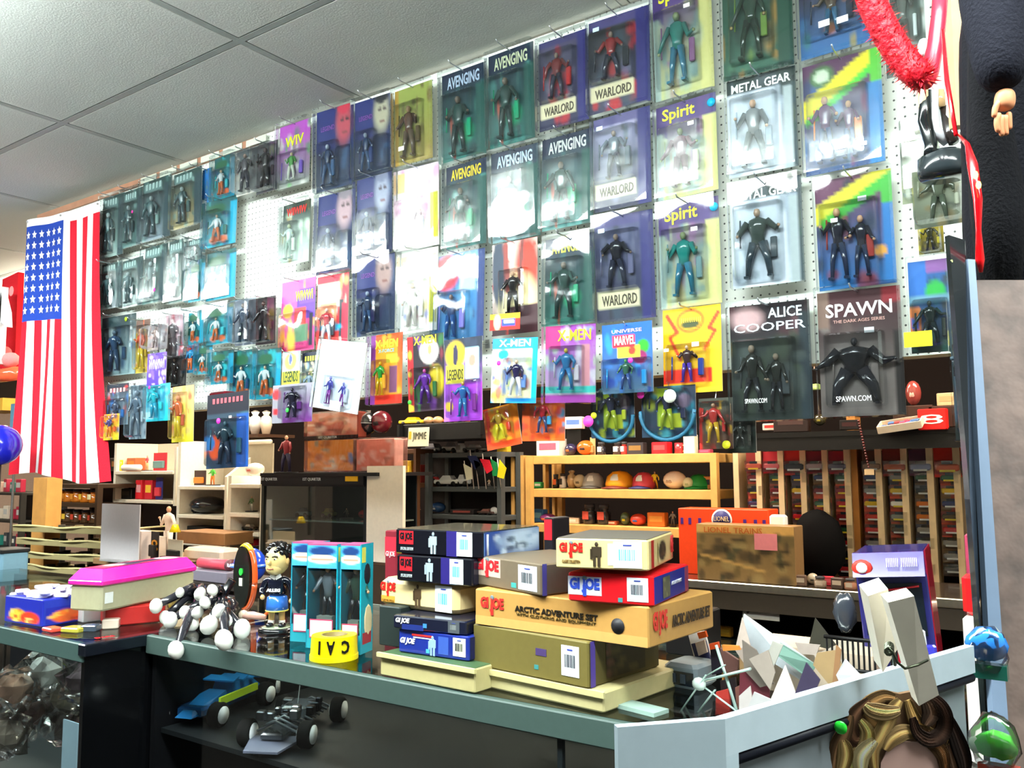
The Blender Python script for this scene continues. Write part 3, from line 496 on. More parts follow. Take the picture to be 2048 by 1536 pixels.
C(208, 238, 828, 880, '#e89a28', '#e8c828', None, ['#e8642c', '#f0e04a', '#4a5a94'], None, None, ('#e8b080', '#4a4a8c', '#e8882c'), 'orange and yellow card low beside the flag', bl=(.05, .05, .95, .95), Y=2.28, hook=False)
C(262, 292, 770, 878, '#6a7e8c', '#8ca0ac', None, ['#a8bcc8', '#54687a', '#3f5060'], None, None, ('#8a9cac', '#5a6e80', '#4f6272'), 'silver blue bagged figure under the narrow orange card', bl=(.02, .02, .98, .98), rnd_r=.015, dep=.04, Y=2.3, hook=False)
def ex_tq(r): r.rect(0, .75, .35, .95, '#a8d8e0')
C(292, 340, 768, 842, '#3a98b0', '#20b0c8', None, ['#2ac8d0', '#1f8ab0', '#7ab8c8'], None, None, ('#3ac8d0', '#28b8c8', '#20a0c0'), 'turquoise figure card with pink dot under the violet tag', bl=(.05, .05, .8, .95), extra=ex_tq, st=((.4, .1, '#f23ab8', -.008),), Y=2.28, hook=False)
C(342, 389, 772, 884, '#e8b878', '#e0cc2c', None, ['#c8a060', '#b8503c', '#e8dc50', '#a08a5a'], None, None, ('#d8a080', '#c8683c', '#d8c030'), 'yellow and peach card hanging low above the white shelf', bl=(.04, .1, .7, .95), Y=2.29, hook=False)
def ex_dc(r): r.ell(.2, .72, .14, .16, '#d8501f'); r.ell(.1, .66, .1, .1, '#2f7ac0'); r.rect(.72, .3, 1, 1, '#1f4f9c'); r.rect(0, 0, 1, .26, '#1a1c28')
C(416, 494, 786, 936, '#2a3c48', '#24405c', None, ['#2f5868', '#3a2f3c', '#1f3448'], 'IIlIIlIl', '#c85a64', ('#40606c', '#28404c', '#2c3c50'), 'dark blue card hanging lowest with a magenta dot', bl=(.05, .33, .95, .97), extra=ex_dc, tv=(.06, .13), tw=.72, st=((.44, .38, '#f03ac8', -.012), (.72, .34, '#e8dcd0', .016)), Y=2.2, tilt=-2, hook=False, n=28)
# --- low hanging cards under the bright row
def ex_lo(r): r.rect(.0, .0, .14, 1, '#d8301f'); r.ell(.4, .6, .2, .2, '#e0d82c'); r.rect(0, .86, 1, 1, '#e8481c')
C(966, 1034, 812, 896, '#e08a1f', '#e8601c', None, ['#8a7a2a', '#f0b828', '#c8341c', '#a8a030'], None, None, ('#e8d82c', '#a8882c', '#e0d028'), 'orange and red card tilted, hanging low over the flags', bl=(.1, .05, .85, .85), extra=ex_lo, tilt=-9, Y=2.33, hook=False)
C(1046, 1130, 795, 882, '#c0562c', '#e8581c', None, ['#d8341c', '#5a3a3c', '#f0842c', '#2f9ac8'], None, None, ('#d89a80', '#b82030', '#3a4a78'), 'orange-red card with a blue legged figure, hanging low', bl=(.25, .05, .8, .85), tilt=1, Y=2.33, hook=False, acc='#39a0d0')
def ex_u(r): r.rect(.3, .05, .5, .8, '#9ab428'); r.rect(.45, .55, .75, .82, '#a8b428'); r.ell(.8, .3, .12, .14, '#6a5a70')
for a, b, c, d, lb, s2 in ((1183, 1268, 776, 888, 'horseshoe rimmed clear pack with a yellow smiley dot', ((.18, .55, '#e6e82a', -.01), (.05, .66, '#f04ac0', -.018))), (1284, 1392, 772, 886, 'horseshoe rimmed clear pack with a white cap and pink dot', ((.08, .16, '#f23ac0', -.012), (.62, .22, '#e6ecde', -.02)))):
    w_ = P(b, 830, 2.33).x - P(a, 830, 2.33).x
    tt = C(a, b, c, d - 12, '#202c3c', '#23384c', None, ['#1f6a80', '#a8b42c', '#2a2f48', '#4aa0b0'], None, None, ('#4a5a8c', '#262c44', '#9aac2c'), lb, bl=(.08, .02, .92, .9), extra=ex_u, st=s2, rnd_r=.03, Y=2.33, hook=False)
    hh_ = P((a + b) / 2, c, 2.33).z - P((a + b) / 2, d, 2.33).z; rb = MB(); pts = [Vector((math.cos(t_) * w_ * .5, -.012, -hh_ + w_ * .55 + math.sin(t_) * w_ * .5)) for t_ in [math.pi * (1 + i / 14) for i in range(15)]]
    pts = [Vector((-w_ * .5, -.012, -hh_ * .5))] + pts + [Vector((w_ * .5, -.012, -hh_ * .5))]; rb.tube(pts, .006, '#2a6480', 8); link('rim', rb, 'semi', tt)
C(1399, 1466, 796, 898, '#3a3c34', '#5c3a28', None, ['#b02a28', '#c8a028', '#4a5044', '#8a2a24', '#3c5048'], None, None, ('#8a6a50', '#a8302c', '#c09a28'), 'dim red and yellow striped card low beside the black one', bl=(.05, .05, .9, .92), Y=2.34, hook=False, strip=(0, .2, .08, 1, '#c02a1f'))
C(1455, 1512, 840, 906, '#1a1f1d', '#20261f', None, ['#2a342c', '#3a4038', '#141816'], None, None, ('#3a4440', '#2a302c', '#222624'), 'blackish green pack with yellow smiley dot under the large black card', bl=(.05, .05, .95, .9), Y=2.36, hook=False, st=((.1, .75, '#d8d42a', -.012),))
# --- cards near the right post
def ex_gr(r): r.rect(0, 0, .45, .4, '#2a6ab8'); r.ell(.65, .35, .25, .12, '#2fae48'); r.rect(.45, 0, .95, .12, '#8a5a9a'); r.rect(0, .38, 1, .44, '#6a9ab0'); r.rect(0, .52, .25, .8, '#d87a3a'); r.rect(.05, .64, .2, .72, '#2a6ad0')
C(1820, 1902, 520, 706, '#2a5f9c', '#2a3634', None, ['#244a58', '#1f3438', '#2f5c50', '#3a4440'], None, None, ('#3a4a48', '#243230', '#1f2a2c'), 'dark green and blue card with a jagged yellow sticker', bl=(.05, .42, .95, .96), extra=ex_gr, Y=2.2, sleeve=True, st=((.22, .87, '#f0e818', .06),), hook=False)
C(1836, 1888, 446, 510, '#c8b02c', '#4a4a2c', None, ['#e0d020', '#3a3c28', '#8a8430', '#26281c'], None, None, ('#c8c050', '#3a3a24', '#2c2c20'), 'black and yellow pack under the olive clear pack', bl=(.05, .05, .95, .95), Y=2.25, hook=False)
C(1802, 1880, 235, 405, '#b8c0b0', '#7a8468', None, ['#9aa490', '#cdd4c4', '#6a7458', '#a8a888'], None, None, ('#8a8c74', '#6a7060', '#5c6450'), 'olive grey clear clamshell pack beside the pegboard strip', bl=(.03, .05, .97, .96), Y=2.22, dep=.06, hook=False, st=((.2, .3, '#d8dcc8', .05),))
C(1826, 1932, 335, 452, '#848c70', '#5a6250', None, ['#6f785c', '#9aa088', '#4a5244', '#75663c'], None, None, ('#6a6c54', '#4c5444', '#404a3c'), 'olive drab clear pack hanging under the white statuette', bl=(.03, .05, .97, .96), Y=2.12, dep=.06, hook=False)
C(1768, 1850, -80, 150, '#4a5a50', '#2f3a34', None, ['#8a9a94', '#5a4a2c', '#c8d0cc', '#26302c'], None, None, ('#8a8474', '#4a5048', '#3a403a'), 'grey green card partly behind the tinsel garland', bl=(.06, .1, .9, .95), Y=2.2, sleeve=True, hook=False)
C(1905, 1948, 640, 880, '#3a4e58', '#283230', None, ['#5a7484', '#2f3f48', '#22302c', '#6a4a3a'], None, None, ('#4a5e6c', '#2c3c48', '#27323a'), 'slate blue clear pack beside the leaning panel', bl=(.05, .05, .95, .95), Y=2.1, sleeve=True, hook=False, st=((.5, .05, '#d82a34', .03),))
C(422, 468, 768, 788, '#7a1a20', '#641820', None, ['#8a2a2c'], 'IIlIII', '#e8c83a', None, 'maroon boxed pack with yellow lettering under the teal cards', bl=None, Y=2.24, hook=False, tv=(.3, .7), tw=.5, box=.06) if False else None

# ---------------------------------------------------------------- striped flag
fl = thing('flag', 'flag with white stars on blue and red and white stripes hung down the pegboard', 'flag', P(125, 440, 2.3))
TL, TR, BR, BL = P(54, 440, 2.3), P(201, 402, 2.3), P(226, 962, 2.3), P(36, 950, 2.3)
def fpt(u, v, off=0):
    a = TL.lerp(TR, u).lerp(BL.lerp(BR, u), v)
    pin = math.sin(math.pi * u); a = a + Vector((-.03 * math.sin(math.pi * v) * (.5 - u) * 2 * -1, -.018 * math.sin(u * 15 + v * 2) * (.25 + v) - .03 * v - off, .012 * pin * (1 - v) * -1 + (.02 * math.sin(u * 6.3) * v)))
    return a - fl.location
fr = R(131, 100, '#f4f0ec')
st_i = np.minimum((fr.x * 13).astype(int), 12); top = (fr.y < .035)
fr.mixin(((st_i % 2 == 0) & ~top) * 1., '#c8182c'); 
can = (fr.x < 7 / 13) & (fr.y > .03) & (fr.y < .41); fr.mixin(can * 1., '#1f3f9c')
mb = MB(); mb.pc = {}
for j in range(100):
    for i in range(131): mb.v.append(tuple(fpt(i / 130, j / 99)))
for j in range(99):
    for i in range(130):
        a = j * 131 + i; mb.f.append((a, a + 131, a + 132, a + 1)); mb.c.append(tuple(fr.a[j, i])); mb.sm.append(True)
mb.pc = None; link('flag_cloth', mb, 'cloth', fl)
sb = MB()
for r_ in range(8):
    for c_ in range(6):
        u, v = (c_ + .55) / 6.1 * 7 / 13, .055 + (r_ + .3) * .0435; vs = [fpt(u, v, .003)]
        for k in range(10):
            a = math.pi * k / 5; rr_ = .052 if k % 2 == 0 else .024
            vs.append(fpt(u + math.sin(a) * rr_ * .62, v - math.cos(a) * rr_ * .34, .003))
        sb.add(vs, [(0, k + 1, (k + 1) % 10 + 1) for k in range(10)], '#f6f6f4')
so = link('stars', sb, 'matte', fl); so['kind'] = 'stuff'
pb = MB()
for u in (.02, .5, .98): pb.ball(fpt(u, .01, .004), .006, '#c8c8c8', 8)
link('push_pin', pb, 'metal', fl)

# ---------------------------------------------------------------- main glass counter
ZC = 1.0
XA, XB = -2.5, 1.2
ZS = .715
M['clearglass'] = clear('clean_front_glass', (.97, .98, .98), .004, .02, 0, maxr=.12)
M['toptint'] = clear('tinted_glass_top', (.84, .9, .88), .07, .03, 0, maxr=.6)
ct = thing('display_counter', 'long low glass topped counter with grey-green metal edge holding the toy boxes', 'counter', (-.8, 1.95, 0))
def L_(p): return p
o_ = Vector((-.8, 1.95, 0))
link('glass_top', MB().box(((XA + XB) / 2, 1.97, ZC - .006), (XB - XA, .80, .011), '#18201f'), 'toptint', ct, o_)
link('edge_rail', MB().rbox(((XA + XB) / 2, 1.565, ZC - .03), (XB - XA, .022, .056), '#41544f', .003), 'semi', ct, o_)
link('edge_rail', MB().rbox(((XA + XB) / 2, 2.38, ZC - .03), (XB - XA, .022, .056), '#5a6c6a', .003), 'semi', ct, o_)
link('lower_shelf', MB().box(((XA + XB) / 2, 1.97, ZS - .008), (XB - XA - .05, .74, .014), '#15191b'), 'semi', ct, o_)
link('back_panel', MB().box(((XA + XB) / 2, 2.37, .5), (XB - XA, .02, .93), '#040405'), 'matte', ct, o_)
link('side_panel', MB().box((XA + .01, 1.97, .48), (.02, .78, .95), '#0c0d10'), 'semi', ct, o_)
link('side_panel', MB().box((XB - .01, 1.97, .48), (.02, .78, .95), '#0c0d10'), 'semi', ct, o_)
link('base_plinth', MB().box(((XA + XB) / 2, 1.97, .06), (XB - XA, .78, .12), '#141416'), 'semi', ct, o_)
link('front_glass', MB().box(((XA + XB) / 2, 1.57, .55), (XB - XA - .05, .004, .86), '#ffffff'), 'clearglass', ct, o_)
for x in (-1.0,): link('glass_divider', MB().box((x, 1.575, .55), (.012, .012, .86), '#1a2022'), 'semi', ct, o_)

# adjoining case at the corner, black end panel, bagged goods inside
c2 = thing('display_case', 'glass case with black end panel filled with bagged goods', 'display case', (-3.6, 1.75, 0)); o_ = Vector((-3.6, 1.75, 0))
link('glass_top', MB().box((-3.65, 1.8, ZC - .006), (2.25, .86, .011), '#1b2524'), 'toptint', c2, o_)
link('edge_rail', MB().rbox((-3.65, 1.375, ZC - .028), (2.27, .022, .054), '#3d5450', .003), 'semi', c2, o_)
link('end_panel', MB().box((-2.52, 1.69, .49), (.018, .64, .97), '#07080a'), 'gloss', c2, o_)
link('end_edge', MB().rbox((-2.515, 1.69, ZC - .018), (.04, .66, .036), '#10141c', .003), 'gloss', c2, o_)
link('back_panel', MB().box((-3.65, 2.21, .5), (2.22, .02, .95), '#191a1e'), 'matte', c2, o_)
link('shelf_board', MB().box((-3.65, 1.8, .34), (2.22, .8, .018), '#2a3032'), 'semi', c2, o_)
link('base_plinth', MB().box((-3.65, 1.8, .05), (2.22, .82, .1), '#141416'), 'semi', c2, o_)
link('front_glass', MB().box((-3.66, 1.38, .52), (2.2, .004, .86), '#ffffff'), 'clearglass', c2, o_)
letter('DARE', .055, .02, '#d8242c', c2, Vector((-2.55, 1.45, ZC + .003)) - o_, (-math.pi / 2, 0, math.pi * .45))
def crumple(mb, c, r, col, seed, n=12, amp=.35):
    q = random.Random(seed); k = len(mb.v); mb.ball(c, r, col, n); c = Vector(c)
    for i in range(k, len(mb.v)):
        v = Vector(mb.v[i]) - c; mb.v[i] = tuple(c + v * (1 + q.uniform(-amp, amp)))
    for i in range(len(mb.sm)): mb.sm[i] = amp <= .1
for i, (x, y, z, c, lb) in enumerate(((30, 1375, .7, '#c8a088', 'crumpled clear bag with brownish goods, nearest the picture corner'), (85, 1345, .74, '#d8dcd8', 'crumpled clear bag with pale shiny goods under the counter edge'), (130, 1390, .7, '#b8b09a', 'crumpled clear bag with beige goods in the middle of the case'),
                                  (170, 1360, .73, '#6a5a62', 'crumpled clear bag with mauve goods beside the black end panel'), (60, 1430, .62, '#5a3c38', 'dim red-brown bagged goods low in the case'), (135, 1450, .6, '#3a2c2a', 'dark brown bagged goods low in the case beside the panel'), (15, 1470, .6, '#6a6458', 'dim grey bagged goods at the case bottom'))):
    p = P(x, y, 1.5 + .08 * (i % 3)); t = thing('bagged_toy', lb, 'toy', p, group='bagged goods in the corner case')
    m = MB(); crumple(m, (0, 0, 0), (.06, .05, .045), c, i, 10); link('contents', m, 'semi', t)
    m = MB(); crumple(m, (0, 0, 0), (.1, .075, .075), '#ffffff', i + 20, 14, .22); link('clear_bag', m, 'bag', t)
solo('price_card', MB().box(P(152, 1515, 1.42), (.16, .004, .2), '#7a94a0'), 'semi', 'blank blue-grey card standing inside the corner case', 'card', P(152, 1515, 1.42))

# ---------------------------------------------------------------- boxes on the counter
def boxat(name, lb, cat, cpx, lpx, z0, z1, depth, col, mat='semi', side=None, rbev=.003, group=None, top=None, Yc=None):
    """box whose front lower corner is seen at cpx and whose front lower edge runs to lpx; returns its Empty (local x along the front, y away)"""
    c, l = G(*cpx, z0), G(*lpx, z0); d = l - c; w = d.length; ang = math.atan2(-d.y, -d.x)
    t = thing(name, lb, cat, c, ang, group); h = z1 - z0
    m = MB(); m.rbox((-w / 2, depth / 2, h / 2), (w, depth, h - .001), col, rbev); link('box_body', m, mat, t)
    if side: link('side_print', MB().box((.0006, depth / 2, h / 2), (.0012, depth - .008, h - .008), side), mat, t)
    if top: link('top_print', MB().box((-w / 2, depth / 2, h), (w - .006, depth - .006, .0012), top), mat, t)
    t['w'] = w; t['h'] = h; t['d'] = depth; return t
def face(t, s, u, v, w, h, col, side=False, **k):   # lettering on the front (u,v fractions) or the right side
    W_, H_, D_ = t['w'], t['h'], t['d']
    if side: return letter(s, w * D_, h * H_, col, t, (.0032, u * D_, (1 - v) * H_), (0, 0, math.pi / 2), **k)
    return letter(s, w * W_, h * H_, col, t, ((u - 1) * W_, -.0012, (1 - v) * H_), **k)
def patch(t, u, v, w, h, col, side=False, name='printed_patch', off=.0008, rst=None):
    W_, H_, D_ = t['w'], t['h'], t['d']; m = MB()
    if rst is not None:
        if side: m.raster(rst, (off + .0014, (u - w / 2) * D_, (1 - v + h / 2) * H_), (0, w * D_, 0), (0, 0, -h * H_))
        else: m.raster(rst, ((u - w / 2 - 1) * W_, -off, (1 - v + h / 2) * H_), (w * W_, 0, 0), (0, 0, -h * H_))
    elif side: m.box((.0014, u * D_, (1 - v) * H_), (off, w * D_, h * H_), col)
    else: m.box(((u - 1) * W_, -off / 2, (1 - v) * H_), (w * W_, off, h * H_), col)
    return link(name, m, 'semi', t)
def barcode(t, u, v, w, h, ink='#26303a', side=False, base='#e6ecf2'):
    patch(t, u, v, w, h, base, side, 'barcode_label', .0012)
    W_, H_ = t['w'], t['h']; m = MB(); q = random.Random(int(u * 99)); x = -.28
    while x < .28:
        b = q.uniform(.02, .06); m.box(((u + x * w - 1) * W_, -.0016, (1 - v) * H_), (b * w * W_, .0006, h * H_ * .42), ink); x += b + q.uniform(.02, .05)
    m.box(((u - 1) * W_, -.0016, (1 - v + h * .37) * H_), (w * W_ * .3, .0006, h * H_ * .05), '#3a4aa0'); link('barcode_print', m, 'semi', t)
def gijoe(t, u, v, w, h, col='#e0221c', sub='#a8792c', out=None):
    if out: patch(t, u, v, w * 1.12, h * 1.0, out, name='logo_ground', off=.0007)
    face(t, 'GI JOE', u, v - .02, w, h * .8, col, bold=.05)
    W_, H_ = t['w'], t['h']; m = MB(); m.ball(((u - 1) * W_, -.001, (1 - v + h * .42) * H_), (w * W_ * .09, .001, h * H_ * .14), '#6a7a80', 8); m.box(((u - 1) * W_, -.0014, (1 - v - h * .25) * H_), (w * W_ * .12, .0006, h * H_ * .6), col, taper=1); link('logo_figure', m, 'semi', t)
def soldier(t, u, v, h, col, side=False):
    W_, H_ = t['w'], t['h']; r = R(14, 24, '#000000'); hh = h * H_; cx, cz = (u - 1) * W_, (1 - v) * H_; m = MB(); y = -.0013
    m.ball((cx, y, cz + hh * .4), (hh * .08, .001, hh * .1), col, 8); m.box((cx, y, cz + hh * .1), (hh * .42, .001, hh * .4), col); m.box((cx - hh * .22, y, cz), (hh * .1, .001, hh * .42), col)
    m.box((cx - hh * .09, y, cz - hh * .3), (hh * .12, .001, hh * .42), col); m.box((cx + hh * .1, y, cz - hh * .3), (hh * .12, .001, hh * .42), col); link('printed_soldier', m, 'semi', t)
gr = 'stacked soldier toy boxes on the counter'
z = ZC
def zh(cpx, ytop, z0):   # height of an edge standing at cpx on z0 that reaches picture row ytop
    c = G(*cpx, z0); lo, hi = 0, 1
    for _ in range(40):
        m = (lo + hi) / 2; q = WM.T @ np.array([c.x, c.y, z0 + m - EYE]); yy = 768 + FPX * q[1] / q[2]
        if yy > ytop: lo = m
        else: hi = m
    return z0 + lo
# right-hand stack, bottom to top
z1 = zh((1208, 1428), 1384, z)
t = boxat('storage_tray', 'cream shallow tray under the larger stack of soldier boxes', 'tray', (1208, 1428), (976, 1376), z, z1, .34, '#b4ab7c', 'semi', rbev=.004)
link('rim', MB().box((-t['w'] / 2, -.004, t['h'] - .006), (t['w'] + .008, .006, .012), '#c2ba86'), 'semi', t)
za = z1; z1 = zh((1177, 1378), 1284, za)
t = boxat('toy_box', 'olive gold box at the bottom of the larger stack with a white barcode', 'toy box', (1177, 1378), (946, 1330), za, z1, .27, '#6e6434', side='#4e4726', group=gr)
barcode(t, .86, .48, .14, .66, side=False); patch(t, .62, .4, .09, .16, '#4a3a6a'); patch(t, .58, .75, .035, .1, '#3f8a88'); patch(t, .055, .5, .06, .98, '#4a3a8a', True); patch(t, .5, .5, .55, .8, '#2c281c', True, rst=R(14, 8, '#3a3420').blots(['#1d1a14', '#6a4a3c', '#5a5430', '#2a2a20'], 16, 4))
za = z1; z1 = zh((1298, 1298), 1214, za)
t = boxat('toy_box', 'wide tan cardboard box with black lettering and round black seal', 'toy box', (1298, 1298), (950, 1248), za, z1, .29, '#b98d4c', group=gr)
gijoe(t, .115, .42, .15, .5, '#c2302a'); face(t, 'ARCTIC ADVENTURE SET', .5, .42, .48, .16, '#241f16', bold=.03); face(t, 'WITH CLOTHING AND EQUIPMENT', .5, .58, .46, .09, '#463c1c')
m = MB(); m.lathe([(.016, 0), (.016, .001)], ((.845 - 1) * t['w'], -.0004, .45 * t['h']), '#26262a', 18, Matrix.Rotation(math.pi / 2, 3, 'X')); link('round_seal', m, 'semi', t)
face(t, 'GI JOE', .15, .45, .2, .6, '#cc3a2e', True, bold=.04); face(t, 'ARCTIC ADVENTURE SET', .62, .5, .6, .3, '#3a2c1c', True, bold=.03)
patch(t, .5, .86, .99, .24, '#cfa05c', name='lower_band', off=.0005)
zb = z1; z1 = zh((1308, 1214), 1152, zb)
t = boxat('toy_box', 'red box with blue side and white barcode below the top cream one', 'toy box', (1308, 1214), (1137, 1202), zb, z1, .25, '#d2141e', side='#1f2a8a', group=gr)
gijoe(t, .2, .45, .36, .62, '#2f4ab8', out='#c8ccd8'); barcode(t, .82, .48, .24, .78); patch(t, .62, .85, .05, .14, '#3f8a8c'); patch(t, .32, .5, .2, .7, '#5a5c48', True, rst=R(8, 8, '#5a5c48').blots(['#8a8a60', '#3a3c34'], 8, 3)); face(t, 'ASSORTMENT', .6, .45, .3, .12, '#dfe2f0', True); patch(t, .92, .5, .1, .9, '#8a3a5a', True)
z2 = zh((1082, 1193), 1128, zb)
t = boxat('toy_box', 'grey-brown box with red lettering under the cream topmost one', 'toy box', (1082, 1193), (948, 1168), zb, z2, .24, '#6e6250', side='#4b4a46', group=gr)
gijoe(t, .22, .35, .36, .6, '#c8242c', out='#cbb8a8'); barcode(t, .82, .5, .26, .78); patch(t, .62, .8, .07, .16, '#3fa09c'); patch(t, .04, .5, .05, .98, '#3a3f8c', True)
za = max(z1, z2) + .001; z1 = zh((1298, 1143), 1080, za)
t = boxat('toy_box', 'cream box topmost on the larger stack with a dark grey lid', 'toy box', (1298, 1143), (1112, 1136), za, z1, .25, '#d8c48a', group=gr, top='#5a554c')
gijoe(t, .17, .36, .26, .5); face(t, 'CLASSIC COLLECTION', .17, .76, .2, .1, '#7a5a20'); soldier(t, .45, .5, .8, '#3c3224'); barcode(t, .78, .5, .3, .84, '#6ab8e0'); patch(t, .62, .5, .1, .7, '#c8dcd8', name='label_panel')
patch(t, .13, .5, .08, .9, '#b02a24', True); patch(t, .5, .5, .34, .75, '#4a3c2c', True, rst=R(10, 10, '#d8c48a').ell(.5, .5, .45, .45, '#3f3226').blots(['#6a5034'], 5, 2, .3, .3, .7, .7)); face(t, 'GI JOE', .9, .5, .12, .8, '#b8282a', True)
# left-hand stack
z = ZC; z1 = zh((950, 1388), 1338, z)
t = boxat('storage_tray', 'cream shallow tray with green inside under the smaller stack', 'tray', (950, 1388), (760, 1350), z, z1, .3, '#b7ad7a', top='#3f5a3c')
link('rim', MB().box((-t['w'] / 2, -.004, t['h'] - .004), (t['w'] + .01, .008, .01), '#ccc48c'), 'semi', t)
za = z1 + .001; z1 = zh((938, 1324), 1273, za)
t = boxat('toy_box', 'bright blue box low in the smaller stack with white slanted lettering', 'toy box', (938, 1324), (797, 1304), za, z1, .2, '#1c2f8c', 'gloss', side='#141c50', group=gr)
face(t, 'GI JOE', .14, .5, .22, .3, '#e8ecf4', bold=.04, italic=.3); patch(t, .35, .2, .3, .08, '#c8302c'); patch(t, .37, .3, .3, .04, '#e8e8ec'); soldier(t, .5, .55, .8, '#8fb0d8'); patch(t, .65, .5, .14, .7, '#3a5ab0'); barcode(t, .87, .48, .17, .72, '#3a3a3c', base='#dfe4cc'); patch(t, .43, .8, .05, .16, '#4aa8d8')
t3 = boxat('toy_box', 'dark grey box peeking out behind the bright blue one', 'toy box', (800, 1296), (757, 1290), za, zh((938, 1324), 1236, za), .14, '#26302e', group=gr)
za = z1; z1 = zh((934, 1264), 1236, za)
t = boxat('toy_box', 'navy black flat box on top of the bright blue one', 'toy box', (932, 1272), (786, 1256), za, z1, .2, '#14182c', 'gloss', group=gr)
face(t, 'GI JOE', .14, .4, .2, .45, '#dfe4ee', bold=.04, italic=.2); patch(t, .28, .8, .3, .4, '#1f2f78'); patch(t, .45, .6, .05, .3, '#3f8ad0'); barcode(t, .84, .5, .15, .8, '#8a9090', base='#50565c')
za = z1; z1 = zh((914, 1234), 1172, za)
t = boxat('toy_box', 'rounded cream box in the middle of the smaller stack', 'toy box', (914, 1232), (757, 1211), za, z1, .2, '#d8c490', group=gr, rbev=.012)
gijoe(t, .13, .35, .2, .5); face(t, 'CLASSIC COLLECTION', .13, .78, .16, .1, '#9a742c'); patch(t, .13, .72, .18, .22, '#d89a3a', off=.0006); soldier(t, .52, .5, .78, '#4a3a26'); barcode(t, .84, .5, .2, .86, '#5fb4e0')
for i, (lb, cp, lp, yt_) in enumerate((('lower of two black boxes with red lettering and a pale soldier', (945, 1174), (793, 1161), 1118), ('upper of two black boxes, its winter picture side towards the tan shelf', (966, 1118), (791, 1107), 1064))):
    za = z1; z1 = zh(cp, yt_, za)
    t = boxat('toy_box', lb, 'toy box', cp, lp, za, z1, .26 if i else .2, '#0c0d16', 'gloss', side='#5f7fb4' if i else '#1a1c2c', group=gr, top='#5c5648' if i else None)
    patch(t, .13, .34, .17, .52, '#d8202c'); face(t, 'GI JOE', .13, .32, .15, .36, '#10121a', bold=.05); face(t, 'SPECIAL EDITION', .14, .78, .15, .12, '#b8c0c4')
    soldier(t, .45, .5, .84, '#9fb0ba'); patch(t, .66, .5, .12, .96, '#2a2270'); barcode(t, .8, .5, .17, .9, '#6ab8e4')
    if i: patch(t, .5, .5, .96, .94, '', True, rst=R(26, 14, '#2f4a90').ell(.7, .45, .4, .5, '#b8cce0', .8).blots(['#3a4a60', '#8fa8c8', '#24304a', '#c8d8e8'], 18, 5, .2, .1, .95, .9)); face(t, 'ADVENTURE', .06, .5, .03, .8, '#d8dce4', True)
zr = G(770, 1210, ZC).z
t = thing('toy_box', 'narrow maroon upright box standing behind the black and cream ones', 'toy box', P(772, 1215, 2.02), .03, gr); t.location.z = ZC
hh = P(772, 1062, 2.02).z - ZC; link('box_body', MB().rbox((0, .1, hh / 2), (.05, .16, hh), '#7a1f2c', .003), 'semi', t); link('printed_patch', MB().box((0, .019, hh - .05), (.046, .001, .06), '#d8283a'), 'semi', t); letter('GI JOE', .038, .02, '#f0dcd8', t, (0, .018, hh - .075))
t = thing('toy_box', 'narrow red and black upright box behind the winter picture side', 'toy box', P(1094, 1150, 2.15), .03, gr); t.location.z = ZC
hh = P(1094, 1036, 2.15).z - ZC; link('box_body', MB().rbox((0, .06, hh / 2), (.032, .1, hh), '#16141a', .003), 'semi', t); link('printed_patch', MB().box((0, .009, hh - .035), (.026, .001, .06), '#d2202c'), 'semi', t)

